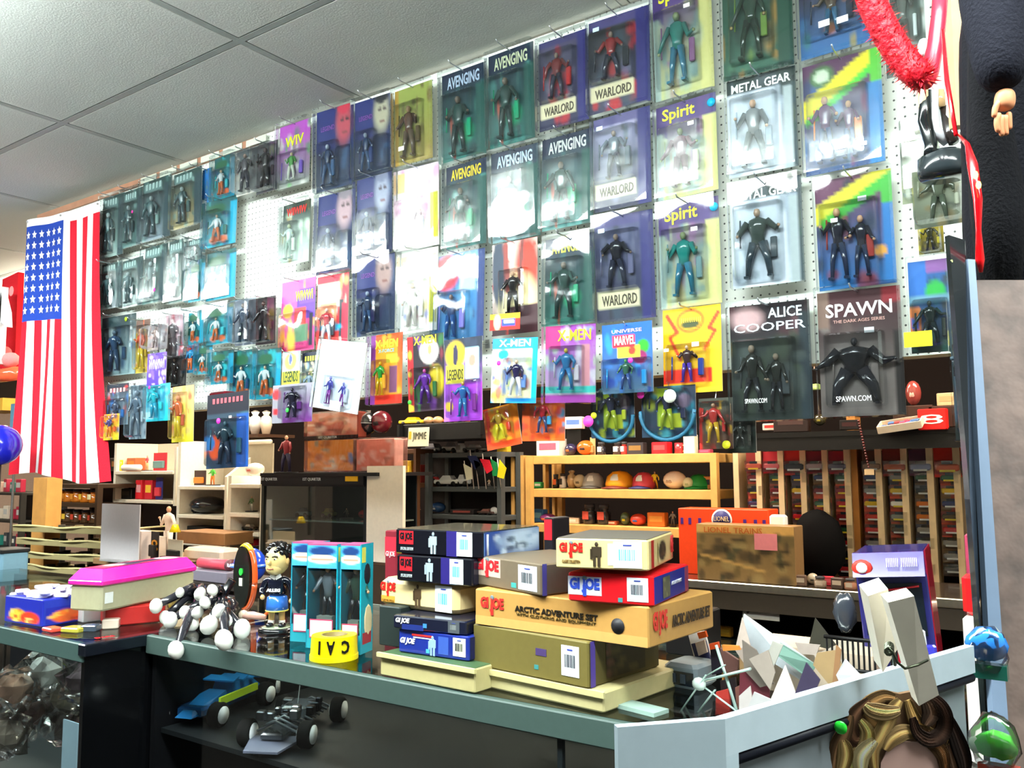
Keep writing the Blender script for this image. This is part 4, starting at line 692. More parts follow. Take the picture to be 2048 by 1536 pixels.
# teal window boxes with figures
for i, (cx0, cx1, sx, yb_, yt_, dY, lb) in enumerate(((586, 626, 0, 1288, 1086, 0, 'first of three teal window boxes, next to the bobblehead'), (618, 666, 14, 1302, 1090, 0, 'middle of three teal window boxes behind the yellow tape roll'), (683, 716, 26, 1312, 1090, 0, 'last of three teal window boxes, next to the smaller stack'))):
    Y_ = G(cx1 - 8, yb_ - 2, ZC).y; a, b = P(cx1, yb_, Y_), P(cx0, yb_, Y_); w = a.x - b.x; 
    t = thing('figure_window_box', lb, 'toy box', ((a.x + b.x) / 2, a.y + dY, ZC), .3, 'teal window boxes on the counter'); h = zh((cx1, yb_), yt_, ZC) - ZC; dp = .07
    m = MB(); m.box((0, dp, h / 2), (w, .004, h), '#2c4450'); m.box((0, dp / 2, .025), (w, dp, .05), '#1f8a98'); m.box((0, dp / 2, h - .002), (w, dp, .004), '#a8507a')
    m.box((w / 2 - .001, dp / 2, h / 2), (.003, dp, h), '#12a4bc'); m.box((-w / 2 + .001, dp / 2, h / 2), (.003, dp, h), '#1f8fa8'); link('box_shell', m, 'semi', t)
    r = R(14, 14, '#4aa8e0').ell(.5, .25, .45, .2, '#1f3f78').ell(.5, .6, .5, .18, '#f0e4c0').rect(.1, .55, .9, .68, '#d87a6a'); m = MB(); m.box((0, .002, h - .036), (w - .002, .003, .066), '#3f98d8'); m.raster(r, (-w / 2 + .002, -.0005, h - .004), (w - .004, 0, 0), (0, 0, -.064)); link('header_flap', m, 'semi', t)
    m = MB(); figurine(m, (0, dp * .5, .05), h * .62, '#c09070', ['#2a2c34', '#8a98a4', '#3a5a4a'][i], '#1f222a', i, 1.0); link('toy_figure', m, 'gloss', t)
    m = MB(); m.box((0, dp * .35, .07), (w * .5, .02, .035), '#aeb8ac'); link('accessory', m, 'semi', t)
    m = MB(); m.box((0, .001, h / 2 - .01), (w - .006, .001, h - .13), '#ffffff'); link('window', m, 'blister', t)
    m = MB(); m.box((.0, -.002, .055), (w * .7, .001, .045), '#e4e4ea'); m.box((0, -.0012, .055), (w * .76, .001, .052), '#a83a5a'); link('label', m, 'semi', t)
    m = MB(); m.ball((w / 2 + .0012, dp * .5, h * .72), (.0008, dp * .28, h * .1), '#16202c', 10); m.ball((w / 2 + .0012, dp * .6, h * .28), (.0008, dp * .35, h * .16), '#e8dcae', 10); m.box((w / 2 + .0012, dp * .2, h * .9), (.0008, dp * .3, h * .14), '#d8d860'); m.box((w / 2 + .0013, dp * .5, .04), (.0008, dp * .7, .03), '#a82c3c'); link('side_print', m, 'semi', t)

# caution tape roll
p = G(668, 1316, ZC); t = thing('tape_roll', 'yellow roll of tape with upside-down black capitals', 'tape', p)
r0 = (P(702, 1290, p.y).x - P(633, 1290, p.y).x) / 2 * .97; hh = .062
m = MB(); n = 40; pr = [(r0 * .55, 0), (r0, 0), (r0, .012), (r0 * .97, .0125), (r0 * .93, hh), (r0 * .55, hh)]
m.lathe(pr + [(r0 * .55, 0)], (0, 0, 0), '#e8d400', n, smooth=False); m.f = m.f[:-2]; m.c = m.c[:-2]; m.sm = m.sm[:-2]; link('tape', m, 'semi', t)
m = MB(); m.lathe([(r0 * .53, 0), (r0 * .545, 0), (r0 * .545, hh + .001), (r0 * .49, hh + .001), (r0 * .49, 0)], (0, 0, 0), '#7a6a3a', 28); m.f = m.f[:-2]; m.c = m.c[:-2]; m.sm = m.sm[:-2]; link('cardboard_core', m, 'semi', t)
for k, (ch, a) in enumerate((('I', -.62), ('A', -.12), ('C', .5))):
    a2 = a + .8; rr_ = r0 * 1.0; letter(ch, .022 if ch != 'I' else .005, .034, '#101010', t, (rr_ * .985 * math.sin(a2), -rr_ * .985 * math.cos(a2), .038), (.04, math.pi, a2), bold=.03, depth=.003)

# ---------------------------------------------------------------- bobblehead
def skin_obj(name, nodes, edges, mat, col, parent, sub=2, root=0):
    me = bpy.data.meshes.new(name); me.from_pydata([n[:3] for n in nodes], edges, []); me.update()
    o = bpy.data.objects.new(name, me); COL.objects.link(o)
    sk = o.modifiers.new('skin', 'SKIN'); sk.use_smooth_shade = True
    for i, n in enumerate(nodes):
        r = n[3]; r = (r, r) if not hasattr(r, '__len__') else r
        me.skin_vertices[0].data[i].radius = r; me.skin_vertices[0].data[i].use_root = (i == root)
    sm = o.modifiers.new('sub', 'SUBSURF'); sm.levels = sub; sm.render_levels = sub
    dg = bpy.context.evaluated_depsgraph_get(); m2 = bpy.data.meshes.new_from_object(o.evaluated_get(dg)); o.modifiers.clear(); o.data = m2; bpy.data.meshes.remove(me)
    ca = m2.color_attributes.new('Col', 'FLOAT_COLOR', 'CORNER'); ca.data.foreach_set('color', np.tile(np.array([*lin(col), 1], np.float32), len(m2.loops)))
    m2.materials.clear(); m2.materials.append(M[mat]); o.parent = parent; return o
p = G(553, 1262, ZC); t = thing('bobblehead', 'bobblehead of a dark haired man in navy sweater and blue shorts on a round base', 'figurine', p, .5)
H = zh((553, 1262), 1080, ZC) - ZC; u = H
m = MB(); m.lathe([(u * .2, 0), (u * .2, u * .03), (u * .18, u * .045), (u * .02, u * .046)], (0, 0, 0), '#16181a', 28); m.lathe([(u * .165, u * .045), (u * .16, u * .05)], (0, 0, 0), '#8a9a80', 24); link('base', m, 'gloss', t)
m = MB()
for s in (-1, 1): m.tube([(s * u * .055, 0, u * .26), (s * u * .06, 0, u * .16), (s * u * .065, 0, u * .08)], [u * .04, u * .034, u * .03], '#d8a868', 10)
link('legs', m, 'gloss', t)
m = MB()
for s in (-1, 1): m.ball((s * u * .07, -u * .02, u * .07), (u * .042, u * .07, u * .032), '#1a1c22', 12); m.tube([(s * u * .065, 0, u * .08), (s * u * .063, 0, u * .12)], u * .036, '#e8e4dc', 10)
link('shoes', m, 'gloss', t)
m = MB(); m.lathe([(u * .085, u * .22), (u * .125, u * .225), (u * .12, u * .3), (u * .11, u * .38), (u * .08, u * .39)], (0, 0, 0), '#2f6ac0', 18); m.lathe([(u * .127, u * .222), (u * .128, u * .236)], (0, 0, 0), '#d8d060', 18); link('shorts', m, 'gloss', t)
skin_obj('sweater', [(0, 0, u * .36, (u * .11, u * .08)), (0, 0, u * .47, (u * .12, u * .085)), (0, 0, u * .57, (u * .08, u * .06)), (-u * .13, 0, u * .55, u * .045), (-u * .17, -.003, u * .46, u * .04), (-u * .14, -u * .09, u * .4, u * .034), (u * .13, 0, u * .55, u * .045), (u * .18, -.003, u * .46, u * .04), (u * .19, -u * .05, u * .38, u * .034)], [(0, 1), (1, 2), (2, 3), (3, 4), (4, 5), (2, 6), (6, 7), (7, 8)], 'gloss', '#0e1220', t)
m = MB(); 
for q_ in ((-u * .12, -u * .12, u * .385), (u * .19, -u * .07, u * .34)): m.ball(q_, (u * .028, u * .03, u * .03), '#d8a868', 10)
link('hands', m, 'gloss', t)
letter('ALLEG', u * .16, u * .035, '#e8e8e4', t, (-.0, -u * .115, u * .46), bold=.04, depth=.004)
m = MB(); m.box((-u * .03, -u * .055, u * .6), (u * .07, u * .02, u * .04), '#e8e4e0', Matrix.Rotation(.5, 3, 'Y')); m.box((u * .03, -u * .055, u * .6), (u * .07, u * .02, u * .04), '#e8e4e0', Matrix.Rotation(-.5, 3, 'Y')); link('collar', m, 'gloss', t)
hd = Matrix.Rotation(-.25, 3, 'Z'); hc = Vector((0, -u * .01, u * .78))
m = MB(); F = lambda x, y, z: hc + hd @ Vector((x * u, y * u, z * u))
m.ball(hc, (u * .135, u * .14, u * .165), '#dcc07e', 20); m.ball(F(0, -.05, -.08), (u * .1, u * .09, u * .085), '#dcc07e', 16); m.ball(F(0, -.145, -.015), (u * .022, u * .035, u * .034), '#dcb878', 10)
for s in (-1, 1): m.ball(F(s * .138, .0, -.01), (u * .018, u * .03, u * .04), '#d8b070', 10)
link('head', m, 'gloss', t)
m = MB()
for s in (-1, 1): m.ball(F(s * .052, -.118, .02), (u * .022, u * .012, u * .013), '#f0ece0', 10); m.ball(F(s * .052, -.129, .02), (u * .009, u * .006, u * .01), '#1c1612', 8); m.tube([F(s * .025, -.132, .042), F(s * .055, -.128, .055), F(s * .085, -.112, .045)], u * .008, '#1c1510', 6)
link('eyes', m, 'gloss', t)
m = MB(); m.tube([F(-.04, -.128, -.085), F(0, -.138, -.09), F(.04, -.128, -.085)], u * .008, '#a0503c', 6); link('mouth', m, 'gloss', t)
m = MB(); q = random.Random(4); m.ball(F(0, .035, .045), (u * .15, u * .135, u * .15), '#0e0c0c', 18)
for i in range(46):
    a, b = q.uniform(0, 6.28), q.uniform(.15, 1.2); m.ball(F(math.cos(a) * math.cos(b) * .14, .03 + math.sin(a) * math.cos(b) * .13, .06 + math.sin(b) * .12), u * q.uniform(.025, .042), '#121010', 8)
m.v = [v for v in m.v]; link('hair', m, 'gloss', t)
# oval rimmed plaque behind
p = P(492, 1160, 2.05); p.z = ZC; t = thing('oval_plaque', 'black oval plaque with orange and yellow rim, green dot and tag, leaning by the bobblehead', 'plaque', p, -.1); hh = P(492, 1090, 2.05).z - ZC; 
rt = Matrix.Rotation(math.pi / 2, 3, 'X')
def oval(m, cx, cz, rx, rz, y0, y1, col, n=32, tb=0):
    vs = [(cx + rx * math.cos(2 * math.pi * k / n), y, cz + rz * math.sin(2 * math.pi * k / n)) for y in (y0, y1) for k in range(n)]
    m.add(vs, [tuple(range(n)), tuple(range(2 * n - 1, n - 1, -1))] + [(k, (k + 1) % n, (k + 1) % n + n, k + n) for k in range(n)], col)
m = MB(); oval(m, 0, hh / 2, hh * .24, hh * .49, -.02, .0, '#101412'); link('plate', m, 'gloss', t)
for a0, a1, c in ((-.2, 1.0, '#c8501f'), (1.0, 2.2, '#d0b02c'), (-1.7, -.2, '#a84a24'), (2.2, 4.5, '#20241f')):
    m = MB(); m.tube([(.01 + hh * .27 * math.cos(a0 + (a1 - a0) * i / 12), -.008, hh / 2 + hh * .5 * math.sin(a0 + (a1 - a0) * i / 12)) for i in range(13)], hh * .045, c, 8); link('rim', m, 'gloss', t)
m = MB(); oval(m, .0, hh * .58, .011, .013, -.024, -.0205, '#22c83a', 14); link('green_dot', m, 'semi', t); link('tag', MB().box((0, -.022, hh * .42), (.02, .002, .028), '#c8ccb8'), 'semi', t)
t = thing('hard_hat', 'blue domed toy behind the oval plaque', 'toy', P(500, 1130, 2.25)); m = MB(); m.ball((0, 0, 0), (.075, .06, .07), '#1c3fa8', 18); link('dome', m, 'gloss', t); link('band', MB().lathe([(.08, 0), (.083, .006), (.075, .012)], (0, 0, -.005), '#3a6ad0', 20), 'gloss', t); letter('RACING', .08, .014, '#e8ecf4', t, (0, -.079, .004)); t.location.z = max(t.location.z, ZC + .07)
# ball ended plush bunch
bb = thing('ball_toy', 'tangle of black stemmed toys ending in white balls spilling over the counter edge', 'toy', G(400, 1262, ZC)); o_ = bb.location
balls = [(312, 1212, .9), (340, 1258, 1), (382, 1246, 1.05), (418, 1250, 1.15), (352, 1300, 1), (448, 1280, 1.1), (484, 1268, 1.1), (370, 1225, .8), (410, 1205, .75), (438, 1222, .9), (400, 1188, .8), (425, 1180, .7), (360, 1185, .6), (452, 1240, .8), (330, 1235, .8), (395, 1225, .8)]
q = random.Random(3); hubs = [G(405, 1235, ZC) + Vector((0, 0, .06)), G(440, 1245, ZC) + Vector((0, .02, .05))]
st_ = MB()
for i, (x, y, s) in enumerate(balls):
    if y > 1270: c = P(x, y, 1.53)
    else: c = P(x, y, 1.64 + .05 * q.random()); c.z = max(c.z, ZC + .024)
    rot = Matrix.Rotation(q.uniform(-1, 1), 3, 'Y'); m = MB(); m.ball(c, (.023 * s, .023 * s, .028 * s), '#dcdcd4', 14, rot); link('white_ball', m, 'semi', bb, o_)
    h_ = hubs[i % 2]; mid = (c + h_) / 2 + Vector((0, 0, .03)); st_.tube([h_, mid, c], [.017, .015, .012], '#26262c', 8)
for h_ in hubs: st_.ball(h_, (.05, .04, .035), '#26262c', 10)
st_.tube([P(430, 1212, 1.75), P(445, 1190, 1.78), P(465, 1160, 1.8)], [.012, .016, .014], '#0f0f14', 8); link('black_stems', st_, 'gloss', bb, o_)
t = thing('jointed_toy', 'pale jointed toy limb lying beside the bobblehead base', 'toy', G(500, 1245, ZC)); m = MB(); m.tube([(-.03, 0, .02), (.0, .01, .022), (.04, .03, .016)], [.014, .013, .009], '#d8a898', 10); m.ball((-.035, 0, .022), (.02, .016, .016), '#c8b8a0', 10); m.tube([(.03, .03, .016), (.045, .06, .05)], [.006, .005], '#d8602c', 8); link('limb', m, 'gloss', t)

# red, white and pink long cases
z = ZC
z1 = z + .085
t = boxat('storage_box', 'red carton under the pink lidded case with a white end', 'box', (165, 1246), (142, 1240), z, z + .05, .2, '#c8ccd0')
t = boxat('storage_box', 'dark red carton beneath the pink lidded case', 'box', (330, 1243), (210, 1254), z, z + .058, .2, '#a8201c')
zz = z + .06; t = boxat('carrying_case', 'long grey-green toy case with a magenta lid', 'case', (200, 1225), (152, 1213), zz, zh((200, 1225), 1174, zz), .01, '#a8a688')
# the case body proper, turned so that its long side faces the camera
bpy.data.objects.remove([c for c in t.children][0]); 
A, B_ = G(202, 1224, zz), G(388, 1186, zz); d = B_ - A; Lg = min(d.length, .62); ang = math.atan2(d.y, d.x); t.location = A; t.rotation_euler = (0, 0, ang); hb = zh((202, 1224), 1172, zz) - zz; dw = .13
m = MB(); m.rbox((Lg / 2, dw / 2, hb / 2), (Lg, dw, hb), '#a3a183', .006); link('case_body', m, 'semi', t)
m = MB(); lh = .05; m.rbox((Lg / 2, dw / 2, hb + .008), (Lg + .012, dw + .012, .018), '#e0249a', .005)
m.hex([(-.004, -.004, hb + .015), (Lg + .004, -.004, hb + .015), (Lg + .004, dw + .004, hb + .015), (-.004, dw + .004, hb + .015), (.02, .02, hb + lh), (Lg - .02, .02, hb + lh), (Lg - .02, dw - .02, hb + lh), (.02, dw - .02, hb + lh)], '#e62aa0'); link('lid', m, 'gloss', t)
m = MB(); r = R(40, 8, '#d02a50').ell(.35, .5, .2, .5, '#2a2440').ell(.25, .4, .1, .3, '#e8c8b0').rect(.5, .2, .8, .8, '#30203c').ell(.88, .5, .1, .5, '#f0a8c0'); m.raster(r, (.03, dw - .025, hb + lh + .001), (Lg - .06, 0, 0), (0, -dw + .05, 0)); link('lid_print', m, 'semi', t)
link('price_label', MB().box((.03, -.001, hb * .5), (.034, .001, .034), '#d8dcd8'), 'semi', t)
# blue tub of candy coloured packs
t = boxat('candy_box', 'blue display box with orange and red flames holding white wrapped packs', 'box', (84, 1255), (8, 1243), ZC, zh((84, 1255), 1200, ZC), .19, '#1f2a9c', side='#2438a8')
patch(t, .5, .62, .9, .6, '', rst=R(20, 12, '#1f2a9c').ell(.35, .6, .25, .4, '#e8b83a').ell(.7, .7, .28, .4, '#d83a1c').blots(['#e85a1c', '#f0d070', '#a82a14'], 10, 3, .1, .3, .9, 1)); patch(t, .5, .62, .9, .6, '', True, rst=R(20, 12, '#1f2a9c').ell(.4, .6, .3, .4, '#d8602c').blots(['#e85a1c', '#f0c050', '#b82a14'], 10, 5, .1, .3, .9, 1))
m = MB(); q = random.Random(8)
for i in range(40): m.rbox((-q.uniform(.01, t['w'] - .01), q.uniform(.02, .17), t['h'] + q.uniform(0, .02)), (.04, .03, .012), q.choice(['#dfe0ee', '#c8c8dc', '#d8c8d8', '#e8e8f0']), .003, Matrix.Rotation(q.uniform(0, 3), 3, 'Z'))
o2 = link('wrapped_packs', m, 'gloss', t); o2['kind'] = 'stuff'
for i, (x, y, c, lb, s_) in enumerate(((105, 1262, '#d84a3c', 'small red flat pack in front of the blue display box', (.06, .04, .012)), (150, 1263, '#a8a03a', 'small olive flat pack in front of the white carton', (.07, .05, .015)), (182, 1262, '#3a4450', 'small dark flat pack beside the olive one', (.05, .04, .02)), (222, 1256, '#c8b8a8', 'clear bag of tan pieces in front of the dark red carton', (.05, .04, .03)))):
    p = G(x, y, ZC); m = MB(); m.rbox((p.x, p.y, ZC + s_[2] / 2), s_, c, .003, Matrix.Rotation(.3 * i, 3, 'Z')); solo('small_pack', m, 'gloss', lb, 'pack', p)
# stacked clear trays of sorted goods behind
for k in range(4):
    y_ = 1146 - k * 27; p = P(132, y_, 2.75); w = P(216, y_, 2.75).x - P(50, y_, 2.75).x
    t = thing('plastic_tray', 'clear shallow tray with wavy cream rim, %s in its stack' % ['lowest', 'second from below', 'third from below', 'topmost'][k], 'tray', (p.x, 2.9, p.z), .12 + .05 * (k % 2), 'stack of clear trays behind the pink lidded case')
    m = MB(); m.tube([(-w / 2 + w * i / 14, -.17 + .012 * math.sin(i * 1.1 + k), .032 + .006 * math.sin(i * .8)) for i in range(15)], .007, '#c8bc88', 6); m.tube([(w / 2, -.17, .032), (w / 2, .17, .032)], .006, '#b8ac80', 6); link('rim', m, 'semi', t)
    m = MB(); m.box((0, 0, 0), (w, .34, .004), '#8a7f5a'); m.box((0, -.168, .015), (w, .003, .03), '#9a8f66'); link('tray_body', m, 'semi', t)
    m = MB(); q = random.Random(k)
    for i in range(22): m.box((q.uniform(-w / 2 + .02, w / 2 - .02), q.uniform(-.14, .14), .013), (.04, .05, .02), q.choice(['#3a3428', '#5a5038', '#2c3428', '#6a5c3c']), Matrix.Rotation(q.uniform(0, 3), 3, 'Z'))
    o2 = link('tray_contents', m, 'semi', t); o2['kind'] = 'stuff'
tb = thing('side_table', 'dark low table under the stack of clear trays', 'table', (-5.0, 2.95, 0)); yb0 = P(132, 1150, 2.75).z - .006
m = MB(); m.box((0, 0, yb0 - .02), (1.6, .5, .035), '#3c332a'); link('table_top', m, 'wood', tb)
for sx in (-.75, .75):
    for sy in (-.2, .2): link('leg', MB().box((sx, sy, (yb0 - .04) / 2), (.05, .05, yb0 - .04), '#2f2820'), 'wood', tb)

# ---------------------------------------------------------------- model cars in the counter
def wheel(m, c, r, w, ax='x', rim='#c8ccd0'):
    rot = Matrix.Rotation(math.pi / 2, 3, 'Y') if ax == 'x' else Matrix.Rotation(math.pi / 2, 3, 'X')
    return m.lathe([(r * .5, -w / 2), (r * .9, -w / 2), (r, -w * .35), (r, w * .35), (r * .9, w / 2), (r * .5, w / 2)], c, '#141414', 20, rot)
def hub(m, c, r, w, ax):
    rot = Matrix.Rotation(math.pi / 2, 3, 'X') if ax == 'y' else Matrix.Rotation(math.pi / 2, 3, 'Y')
    m.lathe([(r * .62, -w * .52), (r * .62, -w * .3), (r * .15, -w * .2), (r * .15, w * .2), (r * .62, w * .3), (r * .62, w * .52)], c, '#e8ecee', 16, rot)
    for k in range(5):
        a = k * 1.257; m.tube([c, Vector(c) + rot @ Vector((math.cos(a) * r * .6, math.sin(a) * r * .6, w * .4))], r * .08, '#f0f2f4', 5)
def rc(name, lb, loc, rz, body, parts):
    t = thing(name, lb, 'model car', loc, rz, 'model cars inside the counter')
    m = MB(); body(m); link('body', m, 'gloss', t)
    for s, y in ((-1, -1), (-1, 1), (1, -1), (1, 1)):
        w = link('wheel', wheel(MB(), (s * .13, y * .09, .035), .038, .036, 'y'), 'matte', t); m = MB(); hub(m, (s * .13, y * .09, .035), .042, .042, 'y'); link('wheel_rim', m, 'semi', w)
    parts(t); return t
def body1(m):
    m.rbox((0, 0, .04), (.3, .1, .03), '#123f6a', .01); m.hex([(-.16, -.06, .05), (.02, -.07, .05), (.02, .07, .05), (-.16, .06, .05), (-.12, -.04, .09), (.0, -.045, .1), (.0, .045, .1), (-.12, .04, .09)], '#1f6aa8'); m.hex([(.02, -.05, .04), (.18, -.03, .03), (.18, .03, .03), (.02, .05, .04), (.02, -.04, .08), (.16, -.02, .045), (.16, .02, .045), (.02, .04, .08)], '#1a5a8c')
def fins(t):
    m = MB()
    for i in range(4): m.box((-.12 + .05 * i, 0, .1 + .006 * i), (.03, .17, .005), '#1f78b8', Matrix.Rotation(.3, 3, 'Y'))
    link('fins', m, 'gloss', t); m = MB(); m.box((.03, -.095, .075), (.2, .008, .022), '#b8d82a'); m.box((.03, .095, .075), (.2, .008, .022), '#b8d82a'); link('side_strip', m, 'gloss', t)
rc('model_car', 'blue racing model car with lime stripes inside the dark counter', (*P(438, 1412, 1.80)[:2], ZS), -1.25, body1, fins)
def body2(m):
    m.rbox((0, 0, .035), (.34, .07, .02), '#3a3f44', .005); m.rbox((-.03, 0, .06), (.1, .08, .04), '#454b50', .006)
    for i in range(10): m.tube([(-.14 + .03 * i, -.06, .04), (-.13 + .03 * i, 0, .07), (-.14 + .03 * i, .06, .04)], .004, '#5a6066', 6)
def bits(t):
    m = MB(); q = random.Random(2)
    for i in range(26): m.rbox((q.uniform(-.13, .12), q.uniform(-.07, .07), q.uniform(.05, .09)), (q.uniform(.01, .03),) * 3, q.choice(['#6a7076', '#30343a', '#8a9096', '#24282c']), .003)
    link('engine_parts', m, 'metal', t); m = MB(); m.hex([(.12, -.08, .02), (.24, -.05, .012), (.24, .05, .012), (.12, .08, .02), (.12, -.08, .026), (.24, -.05, .018), (.24, .05, .018), (.12, .08, .026)], '#5a6070'); link('bumper', m, 'semi', t)
    m = MB(); m.tube([(-.02, 0, .08), (-.03, .01, .2)], .0015, '#9aa0a0', 5); link('antenna', m, 'semi', t)
rc('model_car', 'bare charcoal model car chassis with chrome wheels inside the counter', (*P(590, 1430, 1.80)[:2], ZS), -1.1, body2, bits)
rc('model_car', 'green and teal model car deeper inside the dark counter', (*P(520, 1370, 2.1)[:2], ZS), -1.0, lambda m: (m.rbox((0, 0, .045), (.26, .1, .035), '#1a5a4a', .01), m.rbox((-.02, 0, .08), (.1, .08, .03), '#2a7a5a', .008)), lambda t: link('rear_wing', MB().box((-.14, 0, .11), (.05, .17, .006), '#7ab83a'), 'gloss', t))

# ---------------------------------------------------------------- things behind: clutter rows of small goods, each its own object
def jar(m, w, h, c, q): m.lathe([(w * .42, 0), (w * .48, h * .1), (w * .48, h * .7), (w * .3, h * .82), (w * .34, h * .84), (w * .34, h)], (0, 0, 0), c, 12)
def small(kind, x, ybase, wpx, hpx, Y, col, lb, cat=None, col2='#e8e8e0', grp=None, z=None, txt=None):
    """one small shelf good standing at picture (x, ybase) on the plane Y"""
    p = P(x, ybase, Y)
    if z is not None: p.z = z
    s = (P(x + wpx / 2, ybase, Y).x - P(x - wpx / 2, ybase, Y).x); h = (P(x, ybase - hpx, Y).z - P(x, ybase, Y).z)
    names = dict(box='small_box', car='toy_car', cap='baseball_cap', jar='lidded_jar', fig='figurine', ball='helmet', pack='blister_pack', mug='mug', vase='vase')
    cats = dict(box='box', car='toy car', cap='cap', jar='jar', fig='figurine', ball='helmet', pack='blister pack', mug='mug', vase='vase')
    t = thing(names[kind], lb, cat or cats[kind], p, rnd.uniform(-.2, .2), grp); q = rnd
    m = MB(); m2 = MB(); n2 = 'detail'
    if kind == 'box': m.rbox((0, 0, h / 2), (s * .95, s * .5, h), col, .003); m2.box((0, -s * .252, h * .55), (s * .7, .001, h * .4), col2); n2 = 'label'
    elif kind == 'pack': m.box((0, 0, h / 2), (s * .95, .003, h), col); m2.rbox((0, -.012, h * .35), (s * .7, .02, h * .4), col2, .003); n2 = 'blister'
    elif kind == 'car':
        m.rbox((0, 0, h * .42), (s, s * .42, h * .4), col, .006); m.hex([(-s * .28, -s * .18, h * .6), (s * .22, -s * .18, h * .6), (s * .22, s * .18, h * .6), (-s * .28, s * .18, h * .6), (-s * .16, -s * .14, h), (s * .12, -s * .14, h), (s * .12, s * .14, h), (-s * .16, s * .14, h)], col2)
        for a in (-.3, .3):
            for b in (-.2, .2): m2.lathe([(h * .24, -.006), (h * .24, .006)], (s * a, s * b, h * .24), '#101010', 10, Matrix.Rotation(math.pi / 2, 3, 'X'))
        n2 = 'wheels'
    elif kind == 'cap': s *= 1.15; m.ball((0, -s * .2, h * .5), (s * .24, s * .2, h * .36), '#e4ded6', 12) if col2 != '#157a34' else None; m.lathe([(s * .42, 0), (s * .42, h * .3), (s * .36, h * .7), (s * .2, h * .95), (s * .02, h)], (0, 0, 0), col, 16); m.ball((0, 0, h), s * .03, col2, 8); m2.lathe([(s * .01, .014), (s * .4, .002), (s * .4, .008), (s * .01, .024)], (0, -s * .3, .0), col2, 16); n2 = 'visor'
    elif kind == 'jar': jar(m, s, h * .85, col, q); m2.lathe([(s * .36, h * .8), (s * .36, h)], (0, 0, 0), '#3a3a40', 12); m2.box((0, -s * .49, h * .45), (s * .5, .002, h * .4), col2); n2 = 'lid'
    elif kind == 'fig': figurine(m, (0, 0, .004), h, SKIN, col, col2, int(x), 1.2); m2.lathe([(s * .4, 0), (s * .4, .006)], (0, 0, 0), '#2a2a2a', 12); n2 = 'base'
    elif kind == 'ball': m.ball((0, 0, h * .52), (s * .48, s * .46, h * .5), col, 16); m2.ball((0, -s * .2, h * .45), (s * .3, s * .28, h * .22), col2, 10); n2 = 'visor'
    elif kind == 'mug': m.lathe([(s * .36, 0), (s * .4, h * .05), (s * .4, h), (s * .34, h)], (0, 0, 0), col, 14); m2.tube([(s * .38, 0, h * .8), (s * .55, 0, h * .7), (s * .55, 0, h * .35), (s * .38, 0, h * .2)], s * .05, col2, 6); n2 = 'handle'
    elif kind == 'vase': m.lathe([(s * .3, 0), (s * .48, h * .4), (s * .4, h * .75), (s * .2, h * .85), (s * .34, h)], (0, 0, 0), col, 14); m2.ball((0, 0, h * .98), (s * .3, s * .3, h * .1), col2, 8); n2 = 'top'
    link('body', m, 'gloss' if kind in ('car', 'ball', 'jar', 'mug', 'vase') else 'semi', t); link(n2, m2, 'semi', t)
    if txt: letter(txt[0], s * .8, h * .45, txt[1], t, (0, -s * .256 if kind == 'box' else -.004, h * .5))
    return t

# ---------------------------------------------------------------- shelving behind the pegboard
def shelf_unit(name, lb, x0, x1, Y, ys, ybot, col, th=.03, dep=.32, post=.05, mat='wood', sides=False, back=None, ytop=None, cat='shelf', posts=None):
    a, b = P(x0, ys[0], Y), P(x1, ys[0], Y); zs = [P((x0 + x1) / 2, y, Y).z for y in ys]; zb = P((x0 + x1) / 2, ybot, Y).z if ybot else 0; zt = P((x0 + x1) / 2, ytop, Y).z if ytop else zs[0]
    cx = (a.x + b.x) / 2; w = b.x - a.x; t = thing(name, lb, cat, (cx, Y, zb))
    for z_ in zs: link('shelf_board', MB().rbox((0, dep / 2, z_ - zb - th / 2), (w, dep, th), col, .003), mat, t)
    for s in (-1, 1):
        if sides: link('side_panel', MB().box((s * (w / 2 + .012), dep / 2, (zt - zb) / 2), (.02, dep, zt - zb), col), mat, t)
        else:
            for dy in (-.012, dep): link('post', MB().box((s * (w / 2 + post / 2), dy, (zt - zb) / 2), (post, .04, zt - zb), col), mat, t)
    if back: link('back_panel', MB().box((0, dep + .01, (zt - zb) / 2), (w, .01, zt - zb), back), mat, t)
    return zs
YT = 4.3
zs = shelf_unit('wooden_shelf', 'tan wooden shelf unit holding caps, helmets and jars', 1066, 1424, YT, (909, 979, 1053), None, '#d8a860', .05, .34, .035)
shelf_unit('wooden_shelf', 'short tan wooden shelf end abutting the grey metal shelf', 1033, 1046, YT, (911, 979, 1040), None, '#d8a860', .05, .34, .02)
g1 = 'goods on the tan shelf'
